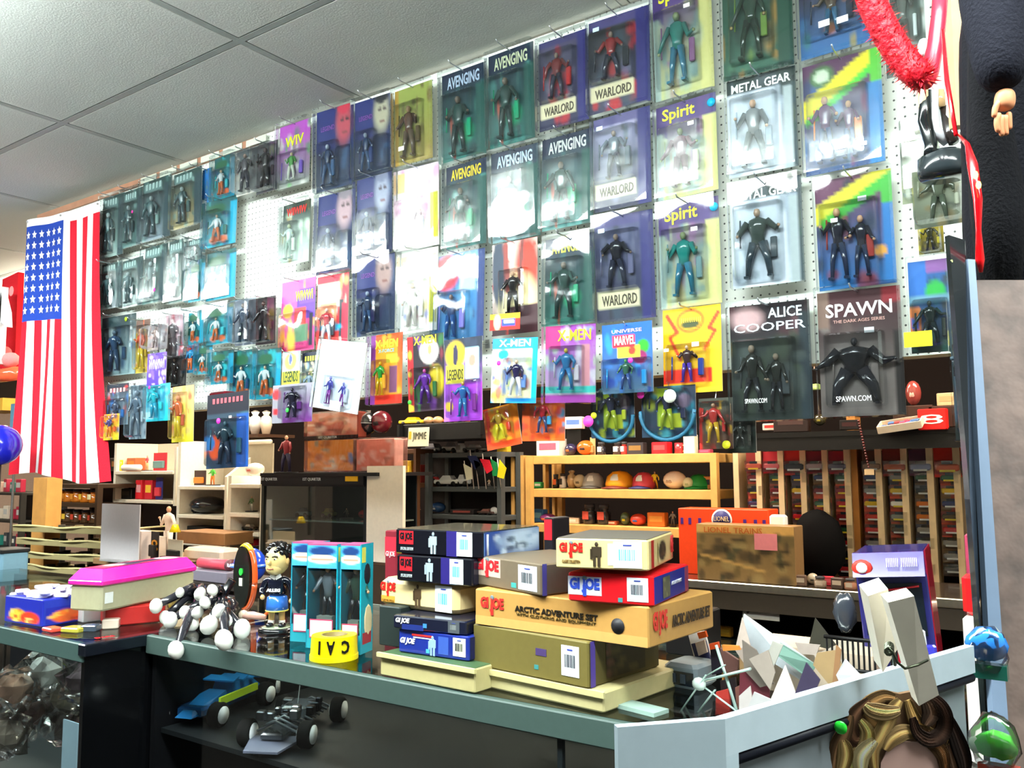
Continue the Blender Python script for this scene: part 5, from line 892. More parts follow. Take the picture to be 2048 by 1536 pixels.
for a in [('box', 1104, 50, 34, '#e8dcd4', 'white box with pink print on the top tan board', '#e0607a'), ('ball', 1142, 24, 24, '#2a2448', 'navy and orange ball on the top tan board', '#d8642c'), ('ball', 1172, 34, 30, '#e0601c', 'orange helmet on the top tan board', '#3a2a28'), ('pack', 1186, 12, 36, '#c8a070', 'tan upright slat card on the top board', '#b08a5a'), ('jar', 1203, 16, 26, '#2c2a34', 'dark jar beside the tan slat card', '#c8c0c8'), ('jar', 1236, 18, 26, '#3a2c34', 'dark jar with white letters on the top board', '#e8e0e0'),
          ('jar', 1249, 14, 26, '#c83a3a', 'red and white can on the top board', '#f0ece8'), ('box', 1274, 34, 24, '#38343a', 'charcoal box on the top tan board', '#8a6a3c'), ('box', 1324, 36, 24, '#cc1f2c', 'red box with white figures on the top tan board', '#e84a50'), ('mug', 1358, 20, 22, '#c82c34', 'red mug on the top tan board', '#d8a888'), ('box', 1382, 26, 38, '#e8dccc', 'tall cream box on the top tan board', '#c8b8c8'), ('box', 1412, 26, 8, '#a03a58', 'flat magenta box at the end of the top board', '#c8587a')]:
    small(a[0], a[1], 907, a[2], a[3], YT + .12, a[4], a[5], col2=a[6], grp=g1, z=zs[0])
for a in [('box', 1078, 16, 12, '#2f9a4a', 'green box at the start of the middle tan board', '#e0d8c0'), ('jar', 1112, 12, 28, '#16161a', 'black bottle with orange band on the middle board', '#d8622c'), ('jar', 1126, 13, 30, '#e8e4e0', 'white topped bottle on the middle board', '#2c2c30'), ('vase', 1144, 18, 34, '#b89a70', 'amber glass vase on the middle board', '#d8c8a0'), ('ball', 1160, 24, 28, '#c8b898', 'cloudy beige ball in a case on the middle board', '#6a5f50'), ('cap', 1187, 40, 32, '#a09a94', 'grey cap with white front on the middle board', '#4c4844'), ('cap', 1240, 54, 36, '#eb9a1c', 'orange and yellow cap on the middle board', '#6a2a1c'),
          ('cap', 1288, 44, 34, '#c8404c', 'red cap with white panel and navy visor', '#2c2c5c'), ('fig', 1310, 12, 34, '#e8c42c', 'tiny yellow figure between the caps', '#d8a01c'), ('ball', 1350, 46, 36, '#e4d4c4', 'cream helmet on the middle tan board', '#b89c88'), ('ball', 1376, 22, 24, '#d8d8b8', 'pale round toy beside the cream helmet', '#a8b08a'), ('cap', 1398, 46, 30, '#1f8a3c', 'green wide hat under the top tan board', '#157a34'), ('box', 1414, 30, 26, '#b8763c', 'brown box with dark front at the end of the middle board', '#1c2438')]:
    small(a[0], a[1], 978, a[2], a[3], YT + .14 if a[1] < 1395 else YT + .2, a[4], a[5], col2=a[6], grp=g1, z=zs[1])
for a in [('box', 1080, 26, 26, '#3a6a9c', 'blue box on the lower tan board', '#8ac0d8'), ('ball', 1096, 30, 18, '#8a3a7a', 'purple and orange toy on the lower board', '#d87a2c'), ('box', 1140, 44, 12, '#d8c0a8', 'pinkish cream roll on the lower board', '#e8dcd0'), ('jar', 1180, 26, 40, '#2c2a2e', 'first of two dark jars with red and white labels', '#d85a4a'), ('jar', 1208, 26, 40, '#2f2c30', 'second of two dark jars with red and white labels', '#d85a4a'), ('ball', 1251, 20, 26, '#4a5a3c', 'olive green ball on the lower board', '#d8c82c'),
          ('ball', 1277, 32, 24, '#d8402c', 'red and blue helmet on the lower board', '#3a5aa0'), ('box', 1316, 36, 28, '#e0762c', 'orange box on the lower tan board', '#e8a04a'), ('fig', 1346, 16, 30, '#8a8480', 'grey figure on the lower board beside the orange box', '#6a6460'), ('box', 1226, 22, 8, '#c8603c', 'flat rust coloured pack on the lower board', '#e8d8c8')]:
    small(a[0], a[1], 1052, a[2], a[3], YT + .1, a[4], a[5], col2=a[6], grp=g1, z=zs[2])
# grey metal shelf with pennants
zs = shelf_unit('metal_shelf', 'grey metal shelf unit with dark goods and small flags', 864, 1000, 4.1, (905, 974, 1030), None, '#4a4e50', .03, .18, .03, 'semi', back='#121214')
g2 = 'goods on the grey metal shelf'
for a in [('car', 868, 44, 20, '#3a3a40', 'dark model car at the start of the top metal board', '#5a5a60'), ('car', 902, 30, 22, '#c8ccd0', 'white and grey model on the top metal board', '#8a8e92'), ('jar', 922, 16, 24, '#d8d8dc', 'white can on the top metal board', '#8a8a90'), ('car', 950, 40, 16, '#4c5258', 'steel model car on the top metal board', '#b8bcc0'), ('box', 1008, 22, 12, '#d8b02c', 'yellow block at the end of the top metal board', '#c8a020')]:
    small(a[0], a[1], 904, a[2], a[3], 4.2, a[4], a[5], col2=a[6], grp=g2, z=zs[0])
for a in [('jar', 860, 12, 24, '#1a1a1e', 'black bottle on the middle metal board', '#c82c2c'), ('jar', 872, 12, 24, '#b82c30', 'red capped bottle on the middle metal board', '#1c1c20'), ('car', 898, 46, 22, '#dcdcda', 'white truck first of two on the middle metal board', '#c8c8c8'), ('car', 926, 26, 24, '#d0d0d4', 'white truck second of two on the middle metal board', '#8a8a90'), ('jar', 912, 12, 16, '#1f1f24', 'small black can before the white trucks', '#b8b8bc'), ('fig', 978, 12, 14, '#e0c0a0', 'tiny flesh coloured figure under the green pennant', '#e8e0d8')]:
    small(a[0], a[1], 973, a[2], a[3], 4.2, a[4], a[5], col2=a[6], grp=g2, z=zs[1])
for a in [('ball', 876, 26, 22, '#2c4a78', 'blue and white helmet on the lower metal board', '#e0e4e8'), ('box', 930, 44, 10, '#2a2628', 'flat dark box with red print on the lower metal board', '#9a4a44'), ('ball', 988, 14, 16, '#b8bcc0', 'small chrome ball on the lower metal board', '#e8e8ec'), ('car', 975, 34, 12, '#5c4644', 'brown model car on the lower metal board', '#8a5a50')]:
    small(a[0], a[1], 1029, a[2], a[3], 4.18, a[4], a[5], col2=a[6], grp=g2, z=zs[2])
for x, y, c, r_, lb in ((936, 944, '#dcd6bc', .1, 'cream pennant pointing down before the metal shelf'), (948, 922, '#22284c', -.3, 'navy pennant on the flag bunch'), (958, 935, '#0f0f12', .0, 'black pennant in the middle of the flag bunch'), (973, 930, '#d81f34', -.2, 'red pennant on the flag bunch'), (990, 936, '#1f8a4c', .2, 'green pennant on the flag bunch'), (1003, 940, '#e0cc20', .5, 'yellow pennant at the end of the flag bunch')):
    p = P(x, y, 4.06 - .006 * (x % 5)); t = thing('pennant', lb, 'flag', p, 0, 'little flags standing on the metal shelf'); s = .042; RM = Matrix.Rotation(r_, 3, 'Y')
    m = MB(); m.slab([RM @ Vector(q_) for q_ in ((-s, 0, s * 1.1), (s * .6, 0, s * .6), (s * .9, 0, -s * .9), (-s * .2, 0, -s * 1.2))], (0, .003, 0), c); link('cloth', m, 'cloth', t)
    m = MB(); m.tube([(-s * .8, .005, s * 1.6), (-s * .6, .03, zs[1] - p.z - .01)], .003, '#d8c8c0', 6); link('stick', m, 'semi', t)
# ledge with plate and little cars
zs = shelf_unit('ledge_shelf', 'black ledge with small cars above the grey metal shelf', 806, 962, 3.9, (846, ), 872, '#121214', .1, .3, .02, 'semi', cat='ledge')
for a in [('car', 828, 44, 16, '#e8c018', 'yellow toy car on the black ledge', '#d8a810'), ('ball', 858, 18, 16, '#c89a70', 'tan ball on the black ledge', '#a87a54'), ('ball', 876, 18, 16, '#c8966a', 'second tan ball next to the orange car', '#a8744c'), ('car', 912, 40, 14, '#d8683c', 'orange and white toy car on the black ledge', '#e8e0d8'), ('fig', 938, 16, 20, '#e8e4e4', 'white figure at the end of the black ledge', '#c83a3a')]:
    small(a[0], a[1], 845, a[2], a[3], 4.0, a[4], a[5], col2=a[6], grp='goods on the black ledge', z=zs[0])
t = thing('number_plate', 'cream number plate with black capitals leaning under the black ledge', 'plate', P(836, 893, 3.85), .05, rot=(-.08, 0, .1)); w = P(850, 880, 3.85).x - P(812, 880, 3.85).x; h = w * .75
link('plate', MB().rbox((0, 0, h / 2), (w, .004, h), '#d8d4bc', .001), 'semi', t); letter('JIMMIE', w * .66, h * .5, '#26241e', t, (w * .06, -.0035, h * .5)); link('emblem', MB().box((-w * .4, -.003, h * .6), (w * .12, .002, h * .4), '#c8a82c'), 'semi', t)
zs = shelf_unit('cubby_shelf', 'dark brown cubby with yellow boxes beside the cream case panel', 800, 834, 4.0, (898, 966), 1100, '#5c3a22', .03, .3, .02, 'wood', back='#1c1210')
small('box', 815, 965, 30, 44, 4.1, '#c89a1c', 'yellow box of toy cars in the brown cubby', col2='#e8c43a', z=zs[1], grp='goods in the brown cubby'); small('box', 838, 965, 22, 36, 4.1, '#8a2c28', 'dark red box beside the yellow one in the cubby', col2='#c84a3c', z=zs[1], grp='goods in the brown cubby')
for i, x in enumerate((811, 823, 835)): small('fig', x, 1040, 12, 34, 4.15, '#3a2f28', ['first', 'middle', 'last'][i] + ' of three little figures with cream heads under the brown cubby', col2='#2c2a24', grp='three figures under the brown cubby')

# dark glass display case with cream side
Yq = 3.15
a, b = P(526, 1080, Yq), P(732, 1080, Yq); zb_, zt_ = P(630, 1110, Yq).z, P(630, 952, Yq).z; w = b.x - a.x; cx = (a.x + b.x) / 2
t = thing('glass_display_case', 'black framed glass cabinet with cream side panel and dim goods inside', 'display case', (cx, Yq, zb_)); h = zt_ - zb_
link('frame', MB().box((0, .0, h - .025), (w, .03, .06), '#0e1014').box((-w / 2, 0, h / 2), (.02, .02, h), '#2a2c26').box((w / 2, 0, h / 2), (.02, .02, h), '#16181c').box((0, .2, -.01), (w, .42, .03), '#20201c'), 'semi', t)
link('back_panel', MB().box((0, .38, h / 2), (w, .01, h), '#22282c'), 'matte', t); link('top_panel', MB().box((.05, .18, h + .008), (w + .1, .42, .018), '#15161a'), 'semi', t)
link('side_panel', MB().box((-w / 2 - .01, .2, h / 2), (.016, .4, h), '#9a927c'), 'semi', t)
cw = P(803, 1040, Yq).x - P(731, 1040, Yq).x; link('side_panel', MB().box((w / 2 + .012 + cw / 2, .0, h / 2 + .02), (cw, .02, h + .06), '#e6d6c4'), 'semi', t)
link('glass_shelf', MB().box((0, .2, h * .42), (w - .02, .34, .008), '#5a6a68'), 'gloss', t); link('glass_door', MB().box((0, -.002, h / 2 - .02), (w - .02, .004, h - .06), '#ffffff'), 'glass', t)
link('shelf_strip', MB().box((0, -.02, h - .02), (w, .008, .05), '#0f1116'), 'semi', t)
for i, x_ in enumerate((-.33, .02)): letter('1ST QUARTER', .14, .018, '#c8ccd0', t, (x_, -.026, h - .018))
link('price_strip', MB().box((.32, -.026, h - .012), (.09, .004, .03), '#d8a018'), 'semi', t)
for i, (u_, k_, c_, c2_) in enumerate(((-.3, 'car', '#8a9a9c', '#5a6a6c'), (-.12, 'car', '#6a7a3a', '#8a8a3a'), (.05, 'fig', '#5a5448', '#3a3a34'), (.17, 'ball', '#a83440', '#5a2028'), (.3, 'vase', '#6a5f54', '#4a443c'), (.22, 'box', '#c8ccc8', '#e0e4e0'))):
    s_ = small(k_, 500, 1000, 20, 18 if k_ != 'box' else 8, Yq + .2, c_, ['grey', 'olive', 'brown', 'red', 'taupe', 'white'][i] + ' small collectible behind the glass of the black cabinet', cat='collectible', col2=c2_, grp='collectibles in the black cabinet'); s_.location = (cx + u_, Yq + .2 + .03 * (i % 2), zb_ + h * .42 + .005)
t2 = thing('glass_case_table', 'plain dark stand under the black glass cabinet', 'stand', (cx, Yq + .2, 0)); link('stand_body', MB().box((.05, 0, (zb_ - .026) / 2), (w + .2, .4, zb_ - .026), '#3a2a1e'), 'wood', t2)
# wrapped packs on the cabinet
ztc = zt_ + .02
for x0_, x1_, yb_, yt_, z_, lb, cs in ((602, 700, 945, 880, ztc, 'clear wrapped orange and brown pack, lower row on the cabinet', ['#e0883c', '#a8603c', '#d8c0a8', '#5a88c8', '#8a8a7a']), (700, 782, 943, 876, ztc, 'clear wrapped salmon red pack, lower row on the cabinet', ['#e07a68', '#e8a498', '#b86a5c', '#e0b0a4'])):
    a, b = P(x0_, yb_, Yq - .02), P(x1_, yb_, Yq - .02); w_ = b.x - a.x; h_ = P(x0_, yt_, Yq).z - P(x0_, yb_, Yq).z
    t = thing('wrapped_pack', lb, 'pack', ((a.x + b.x) / 2, Yq, z_), 0, 'wrapped packs on the black cabinet'); r = R(24, 14, cs[0]).blots(cs, 26, int(x0_), al=.9)
    m = MB(); m.rbox((0, .05, h_ / 2), (w_ - .02, .07, h_ - .01), cs[1], .006); m.raster(r, (-w_ / 2 + .012, .0135, h_ - .008), (w_ - .024, 0, 0), (0, 0, -h_ + .016)); link('contents', m, 'semi', t)
    m = MB(); m.box((0, .05, h_ / 2 + .001), (w_, .1, h_), '#ffffff'); link('plastic_wrap', m, 'blister', t)
t = thing('wrapped_pack', 'clear wrapped red-brown pack stacked on the lower two, black strip along it', 'pack', ((P(602, 870, Yq).x + P(708, 870, Yq).x) / 2, Yq + .02, ztc + .215), 0, 'wrapped packs on the black cabinet')
t.location.z = P(650, 878, Yq).z; w_ = P(708, 870, Yq).x - P(602, 870, Yq).x; h_ = P(602, 822, Yq).z - P(602, 876, Yq).z
m = MB(); m.rbox((0, .05, h_ / 2), (w_ - .02, .07, h_ - .01), '#8a3a2c', .006); m.raster(R(24, 14, '#c86a58').blots(['#d8988a', '#a83a34', '#e8c8b8', '#7a3a30'], 26, 77), (-w_ / 2 + .012, .0135, h_ - .008), (w_ - .024, 0, 0), (0, 0, -h_ + .016)); m.box((0, .008, .008), (w_, .004, .022), '#141418'); link('contents', m, 'semi', t); letter('1ST QUARTER', .14, .014, '#dcdce0', t, (-.02, .005, .009)); link('plastic_wrap', MB().box((0, .05, h_ / 2 + .001), (w_, .1, h_), '#ffffff'), 'blister', t)
s_ = small('ball', 728, 872, 42, 50, Yq + .12, '#121216', 'black racing helmet with white crown on the wrapped packs', col2='#e8e8e8', cat='helmet'); m = MB(); m.lathe([(.075, .02), (.05, .055), (.01, .07)], (0, 0, .045), '#e4e4e6', 16); link('white_crown', m, 'gloss', s_)
small('ball', 762, 868, 34, 46, Yq + .16, '#5c1420', 'dark red and black racing helmet on the wrapped packs', col2='#1a1014', cat='helmet')
small('fig', 572, 946, 40, 74, Yq + .05, '#8a2c34', 'upright caped doll in red and white standing at the cabinet end', col2='#2a2440', cat='doll')
small('ball', 510, 952, 26, 26, Yq + .1, '#e8d8c8', 'cream ball with pink dot on the white shelf end', col2='#e07a70', cat='ball')

# white angled shelf units left of the cabinet
def white_unit(x0, x1, ytop, ybot, ys, Y, lb, slope=0, col='#e4dccb'):
    a, b = P(x0, ytop, Y), P(x1, ytop, Y); zt, zb = P((x0 + x1) / 2, ytop, Y).z, P((x0 + x1) / 2, ybot, Y).z; w = b.x - a.x; t = thing('white_shelf', lb, 'shelf', ((a.x + b.x) / 2, Y, zb)); h = zt - zb; dp = .34
    link('side_panel', MB().box((-w / 2, dp / 2, h / 2), (.03, dp, h), col), 'semi', t)
    link('side_panel', MB().hex([(w / 2 - .012, 0, 0), (w / 2 + .012, 0, 0), (w / 2 + .012, dp, 0), (w / 2 - .012, dp, 0), (w / 2 - .012, 0, h * (1 - slope)), (w / 2 + .012, 0, h * (1 - slope)), (w / 2 + .012, dp, h), (w / 2 - .012, dp, h)], col), 'semi', t)
    link('back_panel', MB().box((0, dp, h / 2), (w, .012, h), '#b8ac98'), 'semi', t); out = []
    for y in ys: z_ = P((x0 + x1) / 2, y, Y).z; out.append(z_ + .001); link('shelf_board', MB().rbox((0, dp / 2 - .01, z_ - zb - .012), (w - .02, dp, .024), col, .003), 'semi', t)
    return out
zz = white_unit(360, 454, 880, 1092, (972, 1030, 1085), 3.35, 'white shelf unit with dark toys, nearer the flag', .35)
g3 = 'toys on the white shelves'
for a in [('fig', 378, 22, 46, '#7a745c', 'olive soldier figure on the white shelf upper board'), ('pack', 400, 22, 30, '#3c2c2c', 'dark framed card on the white shelf upper board'), ('fig', 425, 24, 36, '#4aa83a', 'green and orange figure on the white shelf upper board')]: small(a[0], a[1], 971, a[2], a[3], 3.45, a[4], a[5], grp=g3, z=zz[0], col2='#d8742c')
for a in [('car', 385, 30, 14, '#2a3444', 'slate toy car on the white shelf middle board'), ('ball', 415, 46, 34, '#14161e', 'large black toy on the white shelf middle board')]: small(a[0], a[1], 1029, a[2], a[3], 3.47, a[4], a[5], grp=g3, z=zz[1], col2='#1c2838')
small('box', 410, 1084, 50, 28, 3.47, '#0d0e12', 'black case on the white shelf lowest board', grp=g3, z=zz[2], col2='#1c2026')
zz = white_unit(460, 524, 952, 1100, (968, 1026, 1064), 3.2, 'narrow white shelf unit beside the black cabinet', .0)
for a in [('fig', 503, 20, 30, '#5a7a4a', 1025, 1, 'green-white figure on the narrow white shelf'), ('car', 500, 22, 12, '#4a3c2a', 1063, 2, 'brown toy car on the narrow white shelf'), ('box', 470, 16, 30, '#4c4c54', 1025, 1, 'grey box at the back of the narrow white shelf')]: small(a[0], a[1], a[4 + 1] - 1, a[2], a[3], 3.3, a[4], a[7], grp=g3, z=zz[a[6]], col2='#c8c4b8')
small('box', 505, 1090, 24, 12, 3.25, '#c8242c', 'small red box at the foot of the narrow white shelf', col2='#a81c24', grp=g3)
t = thing('beige_board', 'beige sloping shelf side hanging above the white shelves', 'panel', P(515, 884, 3.5)); link('rail', MB().tube([(-.13, 0, 0), (.13, 0, 0)], .014, '#e0d6c4', 8), 'semi', t); link('panel', MB().box((0, .03, -.12), (.24, .01, .22), '#a89c86'), 'semi', t)
for i, x in enumerate((490, 510, 532)): small('vase', x, 868, 16, 44, 3.7, ['#b8b09a', '#d8d8d4', '#e0d0b8'][i], ['stone coloured', 'white', 'cream'][i] + ' small statuette in the dark gap under the long teal cards', cat='statuette', col2='#4a443c', grp='statuettes under the teal cards')
solo('ledge_board', MB().box((*P(505, 874, 3.7),), (.5, .3, .02), '#4a3020'), 'wood', 'dark brown board carrying the small statuettes', 'board', P(505, 874, 3.7))
# maroon pack under teal cards
t = thing('boxed_toy', 'maroon tray with yellow print and cloudy cover under the teal cards', 'boxed toy', P(432, 808, 2.22), -.1)
m = MB(); m.rbox((0, .03, .03), (.125, .06, .045), '#6e1520', .006); link('tray', m, 'gloss', t); letter('IIlIII', .045, .012, '#e8cc30', t, (-.02, -.002, .03)); link('cover', bubble(-.06, .05, .06, .12, .03, .01), 'blister', t)

# goods between the flag and the white shelf
zz = white_unit(232, 352, 884, 1010, (942, 1000), 3.5, 'cream shelf unit with books and red boxes beside the flag', .1, '#d8cdb8')
for i, (k, x, wp, hp, c, c2_, row, lb) in enumerate((('box', 244, 26, 26, '#2c241c', '#8a5a2c', 0, 'dark brown box on the cream shelf by the flag'), ('box', 272, 24, 26, '#b85a34', '#d8742c', 0, 'orange-brown box on the cream shelf by the flag'), ('fig', 294, 16, 30, '#c8444a', '#d8a070', 0, 'red figure on the cream shelf by the flag'), ('pack', 320, 30, 36, '#c8303c', '#5a7a78', 0, 'red headed pack with teal bubble on the cream shelf'),
                               ('box', 256, 30, 20, '#1c1a18', '#3a342c', 1, 'black flat box on the lower cream board'), ('box', 284, 18, 38, '#d8242c', '#e8a0a0', 1, 'bright red box first of two on the lower cream board'), ('box', 302, 16, 38, '#c82430', '#f0c040', 1, 'bright red box second of two on the lower cream board'), ('pack', 318, 14, 44, '#3a3a80', '#d8404a', 1, 'blue and red pack on the lower cream board'))):
    small(k, x, 941 if row == 0 else 999, wp, hp, 3.6, c, lb, col2=c2_, grp='goods on the cream shelf by the flag', z=zz[row])
m = MB(); p = P(262, 948, 3.48); p.z = zz[0] + .024; m.tube([p + Vector((-.1, 0, 0)), p + Vector((.11, 0, .0))], .022, '#e8e0d8', 12); solo('paper_roll', m, 'semi', 'white paper roll lying behind the flag hem', 'roll', p)
m = MB(); p = P(240, 950, 3.54); p.z = zz[0] + .042; m.tube([p + Vector((0, 0, -.04)), p + Vector((0, 0, .04))], .02, '#e8c020', 10); solo('yellow_canister', m, 'gloss', 'yellow canister behind the flag hem', 'canister', p)
# post, shelf rows of small goods under the flag
yb_ = 2.9
t = thing('wooden_post', 'orange-tan square wooden post under the flag', 'post', P(91, 1075, yb_)); t.location.z = 0
hp_ = P(91, 955, yb_).z; link('post_body', MB().box((0, 0, hp_ / 2), (.18, .1, hp_), '#c8904c'), 'wood', t)
zs = shelf_unit('dark_rack', 'dark brown rack of yellow capped bottles under the flag', 112, 200, 3.3, (968, 1006, 1048), None, '#3a2818', .03, .3, .03, 'wood', back='#1a120c')
for r_, (yy, z_) in enumerate(((967, zs[0]), (1005, zs[1]), (1047, zs[2]))):
    for i in range(5): small('jar' if r_ else 'box', 121 + i * 17, yy, 13, 26, 3.4, ['#3a2c1c', '#c8701c', '#5c4028'][r_], '%s small bottle on the dark rack under the flag, %s row' % (['first', 'second', 'third', 'fourth', 'fifth'][i], ['upper', 'middle', 'lower'][r_]), cat='bottle', col2=rnd.choice(['#e8b83c', '#d88a2c', '#e8d8a0', '#c8442c']), grp='bottles on the dark rack', z=z_)
t = thing('clear_panel', 'translucent grey-white sheet standing behind the pink lidded case', 'panel', P(238, 1122, 2.7)); w = P(278, 1060, 2.7).x - P(202, 1060, 2.7).x; h = P(238, 1008, 2.7).z - P(238, 1122, 2.7).z; t.location.z = P(238, 1122, 2.7).z
link('sheet', MB().box((0, 0, h / 2), (w, .006, h), '#b9b6b8'), 'gloss', t); link('foot', MB().box((0, .0, .004), (w * .6, .1, .008), '#8a8a8a'), 'semi', t)
zc = P(320, 1120, 2.75).z
solo('low_shelf', MB().box(Vector((P(330, 1100, 2.9).x, 2.95, P(330, 1122, 2.8).z - .02)), (.8, .5, .03), '#8a6a48'), 'wood', 'brown worktop behind the ball ended toys', 'worktop', (P(380, 1100, 2.9).x, 2.95, P(330, 1122, 2.8).z - .02))
zc = P(330, 1122, 2.8).z
for a in [('box', 283, 1118, 24, 58, '#c8b8b0', 'tall mottled pink-white box behind the pink lidded case', '#7a3a4a', None), ('pack', 309, 1116, 20, 58, '#141212', 'black card with orange numeral 8 behind the pink lidded case', '#1c1816', ('8', '#e89a1c')), ('pack', 350, 1116, 40, 46, '#c8b89c', 'clear pack holding a black helmet behind the pink lidded case', '#141414', None)]:
    small(a[0], a[1], a[2], a[3], a[4], 2.78, a[5], a[6], col2=a[7], txt=a[8], grp='packs behind the pink lidded case', z=zc)
small('fig', 336, 1090, 24, 100, 2.95, '#e0c8b4', 'ball player statuette stretching an arm beside the white shelf', cat='statuette', col2='#e8d8c8', z=zc)
m = MB(); p = P(350, 1064, 2.72); m.lathe([(.03, 0), (.016, .035), (.014, .04)], p, '#f0c818', 12); solo('yellow_cone', m, 'gloss', 'small yellow cone on the helmet pack', 'cone', p)
small('box', 298, 1060, 46, 40, 2.9, '#d8c8b8', 'cream card with orange figure behind the numbered card', col2='#d87a54', z=zc)
m = MB(); p = P(430, 1150, 2.45); p.z += .05; m.tube([p + Vector((-.11, 0, 0)), p + Vector((.1, 0, 0))], .024, '#c04050', 12); m.tube([p + Vector((.1, 0, 0)), p + Vector((.112, 0, 0))], .026, '#5a3038', 12); solo('red_tube', m, 'semi', 'dusty red rolled tube behind the oval plaque', 'tube', p)
p = P(425, 1150, 2.45); bt = thing('bench', 'dark low bench under the grey-mauve carton', 'bench', (p.x, 2.55, 0)); link('bench_top', MB().box((0, 0, p.z - .036), (.5, .34, .02), '#2c2420'), 'wood', bt)
for sx in (-.2, .2): link('leg', MB().box((sx, 0, (p.z - .046) / 2), (.04, .3, p.z - .046), '#241c18'), 'wood', bt)
solo('grey_carton', MB().rbox(p, (.34, .1, .05), '#6a6470', .004), 'semi', 'grey-mauve long carton under the dusty red tube', 'box', p)
p = P(425, 1108, 2.9); solo('cream_parcel', MB().rbox(p, (.34, .14, .07), '#c8b09c', .015), 'semi', 'beige parcel above the dusty red tube', 'parcel', p)
p = P(430, 1074, 3.1); solo('brown_drawer', MB().rbox(p, (.45, .2, .07), '#8a6038', .004), 'wood', 'brown wooden drawer front below the white shelf', 'drawer', p)

# left edge: garments, balloon ball
p = P(28, 555, 2.7); t = thing('red_shirt', 'red shirt hanging beside the flag', 'shirt', p); m = MB(); m.hex([(-.14, -.02, -.62), (.12, -.02, -.62), (.12, .02, -.62), (-.14, .02, -.62), (-.12, -.02, 0), (.1, -.02, .02), (.1, .02, .02), (-.12, .02, 0)], '#d8202c'); link('body', m, 'cloth', t); m = MB(); m.ball((.02, -.022, -.1), (.035, .004, .035), '#f0a0a0', 12); link('badge', m, 'cloth', t)
p = P(8, 575, 2.55); t = thing('white_shirt', 'white shirt with dark edged print beside the red one', 'shirt', p); m = MB(); m.hex([(-.15, -.02, -.5), (.02, -.02, -.5), (.02, .02, -.5), (-.15, .02, -.5), (-.15, -.02, 0), (.02, -.02, 0), (.02, .02, 0), (-.15, .02, 0)], '#f2eeee'); m.hex([(.0, -.02, -.22), (.1, -.02, -.27), (.1, .02, -.27), (.0, .02, -.22), (.0, -.02, -.03), (.08, -.02, -.17), (.08, .02, -.17), (.0, .02, -.03)], '#f2eeee'); link('body', m, 'cloth', t); link('print', MB().box((-.05, -.023, -.26), (.05, .003, .22), '#2a2430'), 'cloth', t)
p = P(20, 720, 2.6); solo('pink_plush', (lambda m: (m.ball(p, (.09, .05, .05), '#e88a8a', 12), m.ball(p + Vector((-.06, -.01, .05)), .045, '#e05a5a', 12), m)[2])(MB()), 'cloth', 'pink and red plush on the orange bar', 'plush toy', p)
p = P(10, 750, 2.6); solo('orange_bar', MB().tube([p + Vector((-.2, 0, 0)), p + Vector((.16, 0, 0))], .045, '#f0603c', 10), 'gloss', 'thick orange bar near the picture edge by the flag', 'bar', p)
p = P(8, 812, 3.0); solo('yellow_board', MB().box(p, (.4, .2, .09), '#e0a83c'), 'wood', 'yellow wooden board beneath the orange bar', 'board', p)
p = P(28, 790, 3.1); solo('dark_goods_box', MB().rbox(p + Vector((-.1, .1, .05)), (.4, .2, .14), '#1c1814', .01), 'semi', 'blackish carton on the yellow board', 'box', p)
p = P(30, 845, 2.6); t = thing('grey_sign', 'slate blue blank sign on a pole beside the flag hem', 'sign', (p.x, p.y, 0)); link('sign_board', MB().box((0, 0, p.z), (.11, .01, .24), '#4a7084'), 'semi', t); link('sign_pole', MB().tube([(0, .008, 0), (0, .008, p.z)], .008, '#33302c', 6), 'semi', t)
p = P(0, 890, 2.1); t = thing('blue_ball', 'shiny royal blue round ball with white outlined face beside the flag', 'ball', p); link('ball_body', MB().ball((0, 0, 0), .105, '#1a1fb0', 24), 'gloss', t); m = MB(); m.tube([(.0 + .05 * math.cos(a), -.1, .05 * math.sin(a)) for a in [i * math.pi / 8 for i in range(17)]], .006, '#c8d8e0', 8); link('white_outline', m, 'semi', t)
m = MB(); m.tube([(0, 0, -.1), (0, 0, -.6)], .012, '#33302c', 8); link('stand_pole', m, 'semi', t)
zs = shelf_unit('dark_rack', 'dark rack of tiny mixed goods at the picture edge', -30, 48, 3.2, (985, 1040, 1095), None, '#2a2620', .02, .3, .03, 'wood', back='#14100e')
for r_, z_ in enumerate(zs):
    for i in range(4): small('box', 2 + i * 13, 984 + 55 * r_, 10, 20 + 6 * (i % 2), 3.3, rnd.choice(['#c8a08a', '#2a7a6a', '#a8283c', '#dcc8b0', '#3a3a3c']), '%s tiny box on the edge rack, %s board' % (['first', 'second', 'third', 'fourth'][i], ['upper', 'middle', 'lower'][r_]), col2=rnd.choice(['#e8dcc8', '#b8b0a8']), grp='tiny boxes on the edge rack', z=z_)
p = P(18, 1150, 2.3); solo('blue_bin', MB().rbox((p.x - .02, p.y, (p.z + 1.5) * .3), (.26, .2, p.z * .9), '#5f8296', .01), 'semi', 'slate blue bin with dark rim at the picture edge', 'bin', p) if False else None
t = thing('blue_bin', 'slate blue bin with dark rim behind the blue display box', 'bin', P(12, 1190, 2.25)); t.location.z = ZC - .3; hh = P(12, 1098, 2.25).z - t.location.z; link('bin_body', MB().rbox((0, 0, hh / 2), (.17, .14, hh), '#6a8ea0', .01), 'semi', t); link('rim', MB().rbox((0, 0, hh - .005), (.18, .15, .022), '#16181a', .004), 'semi', t)

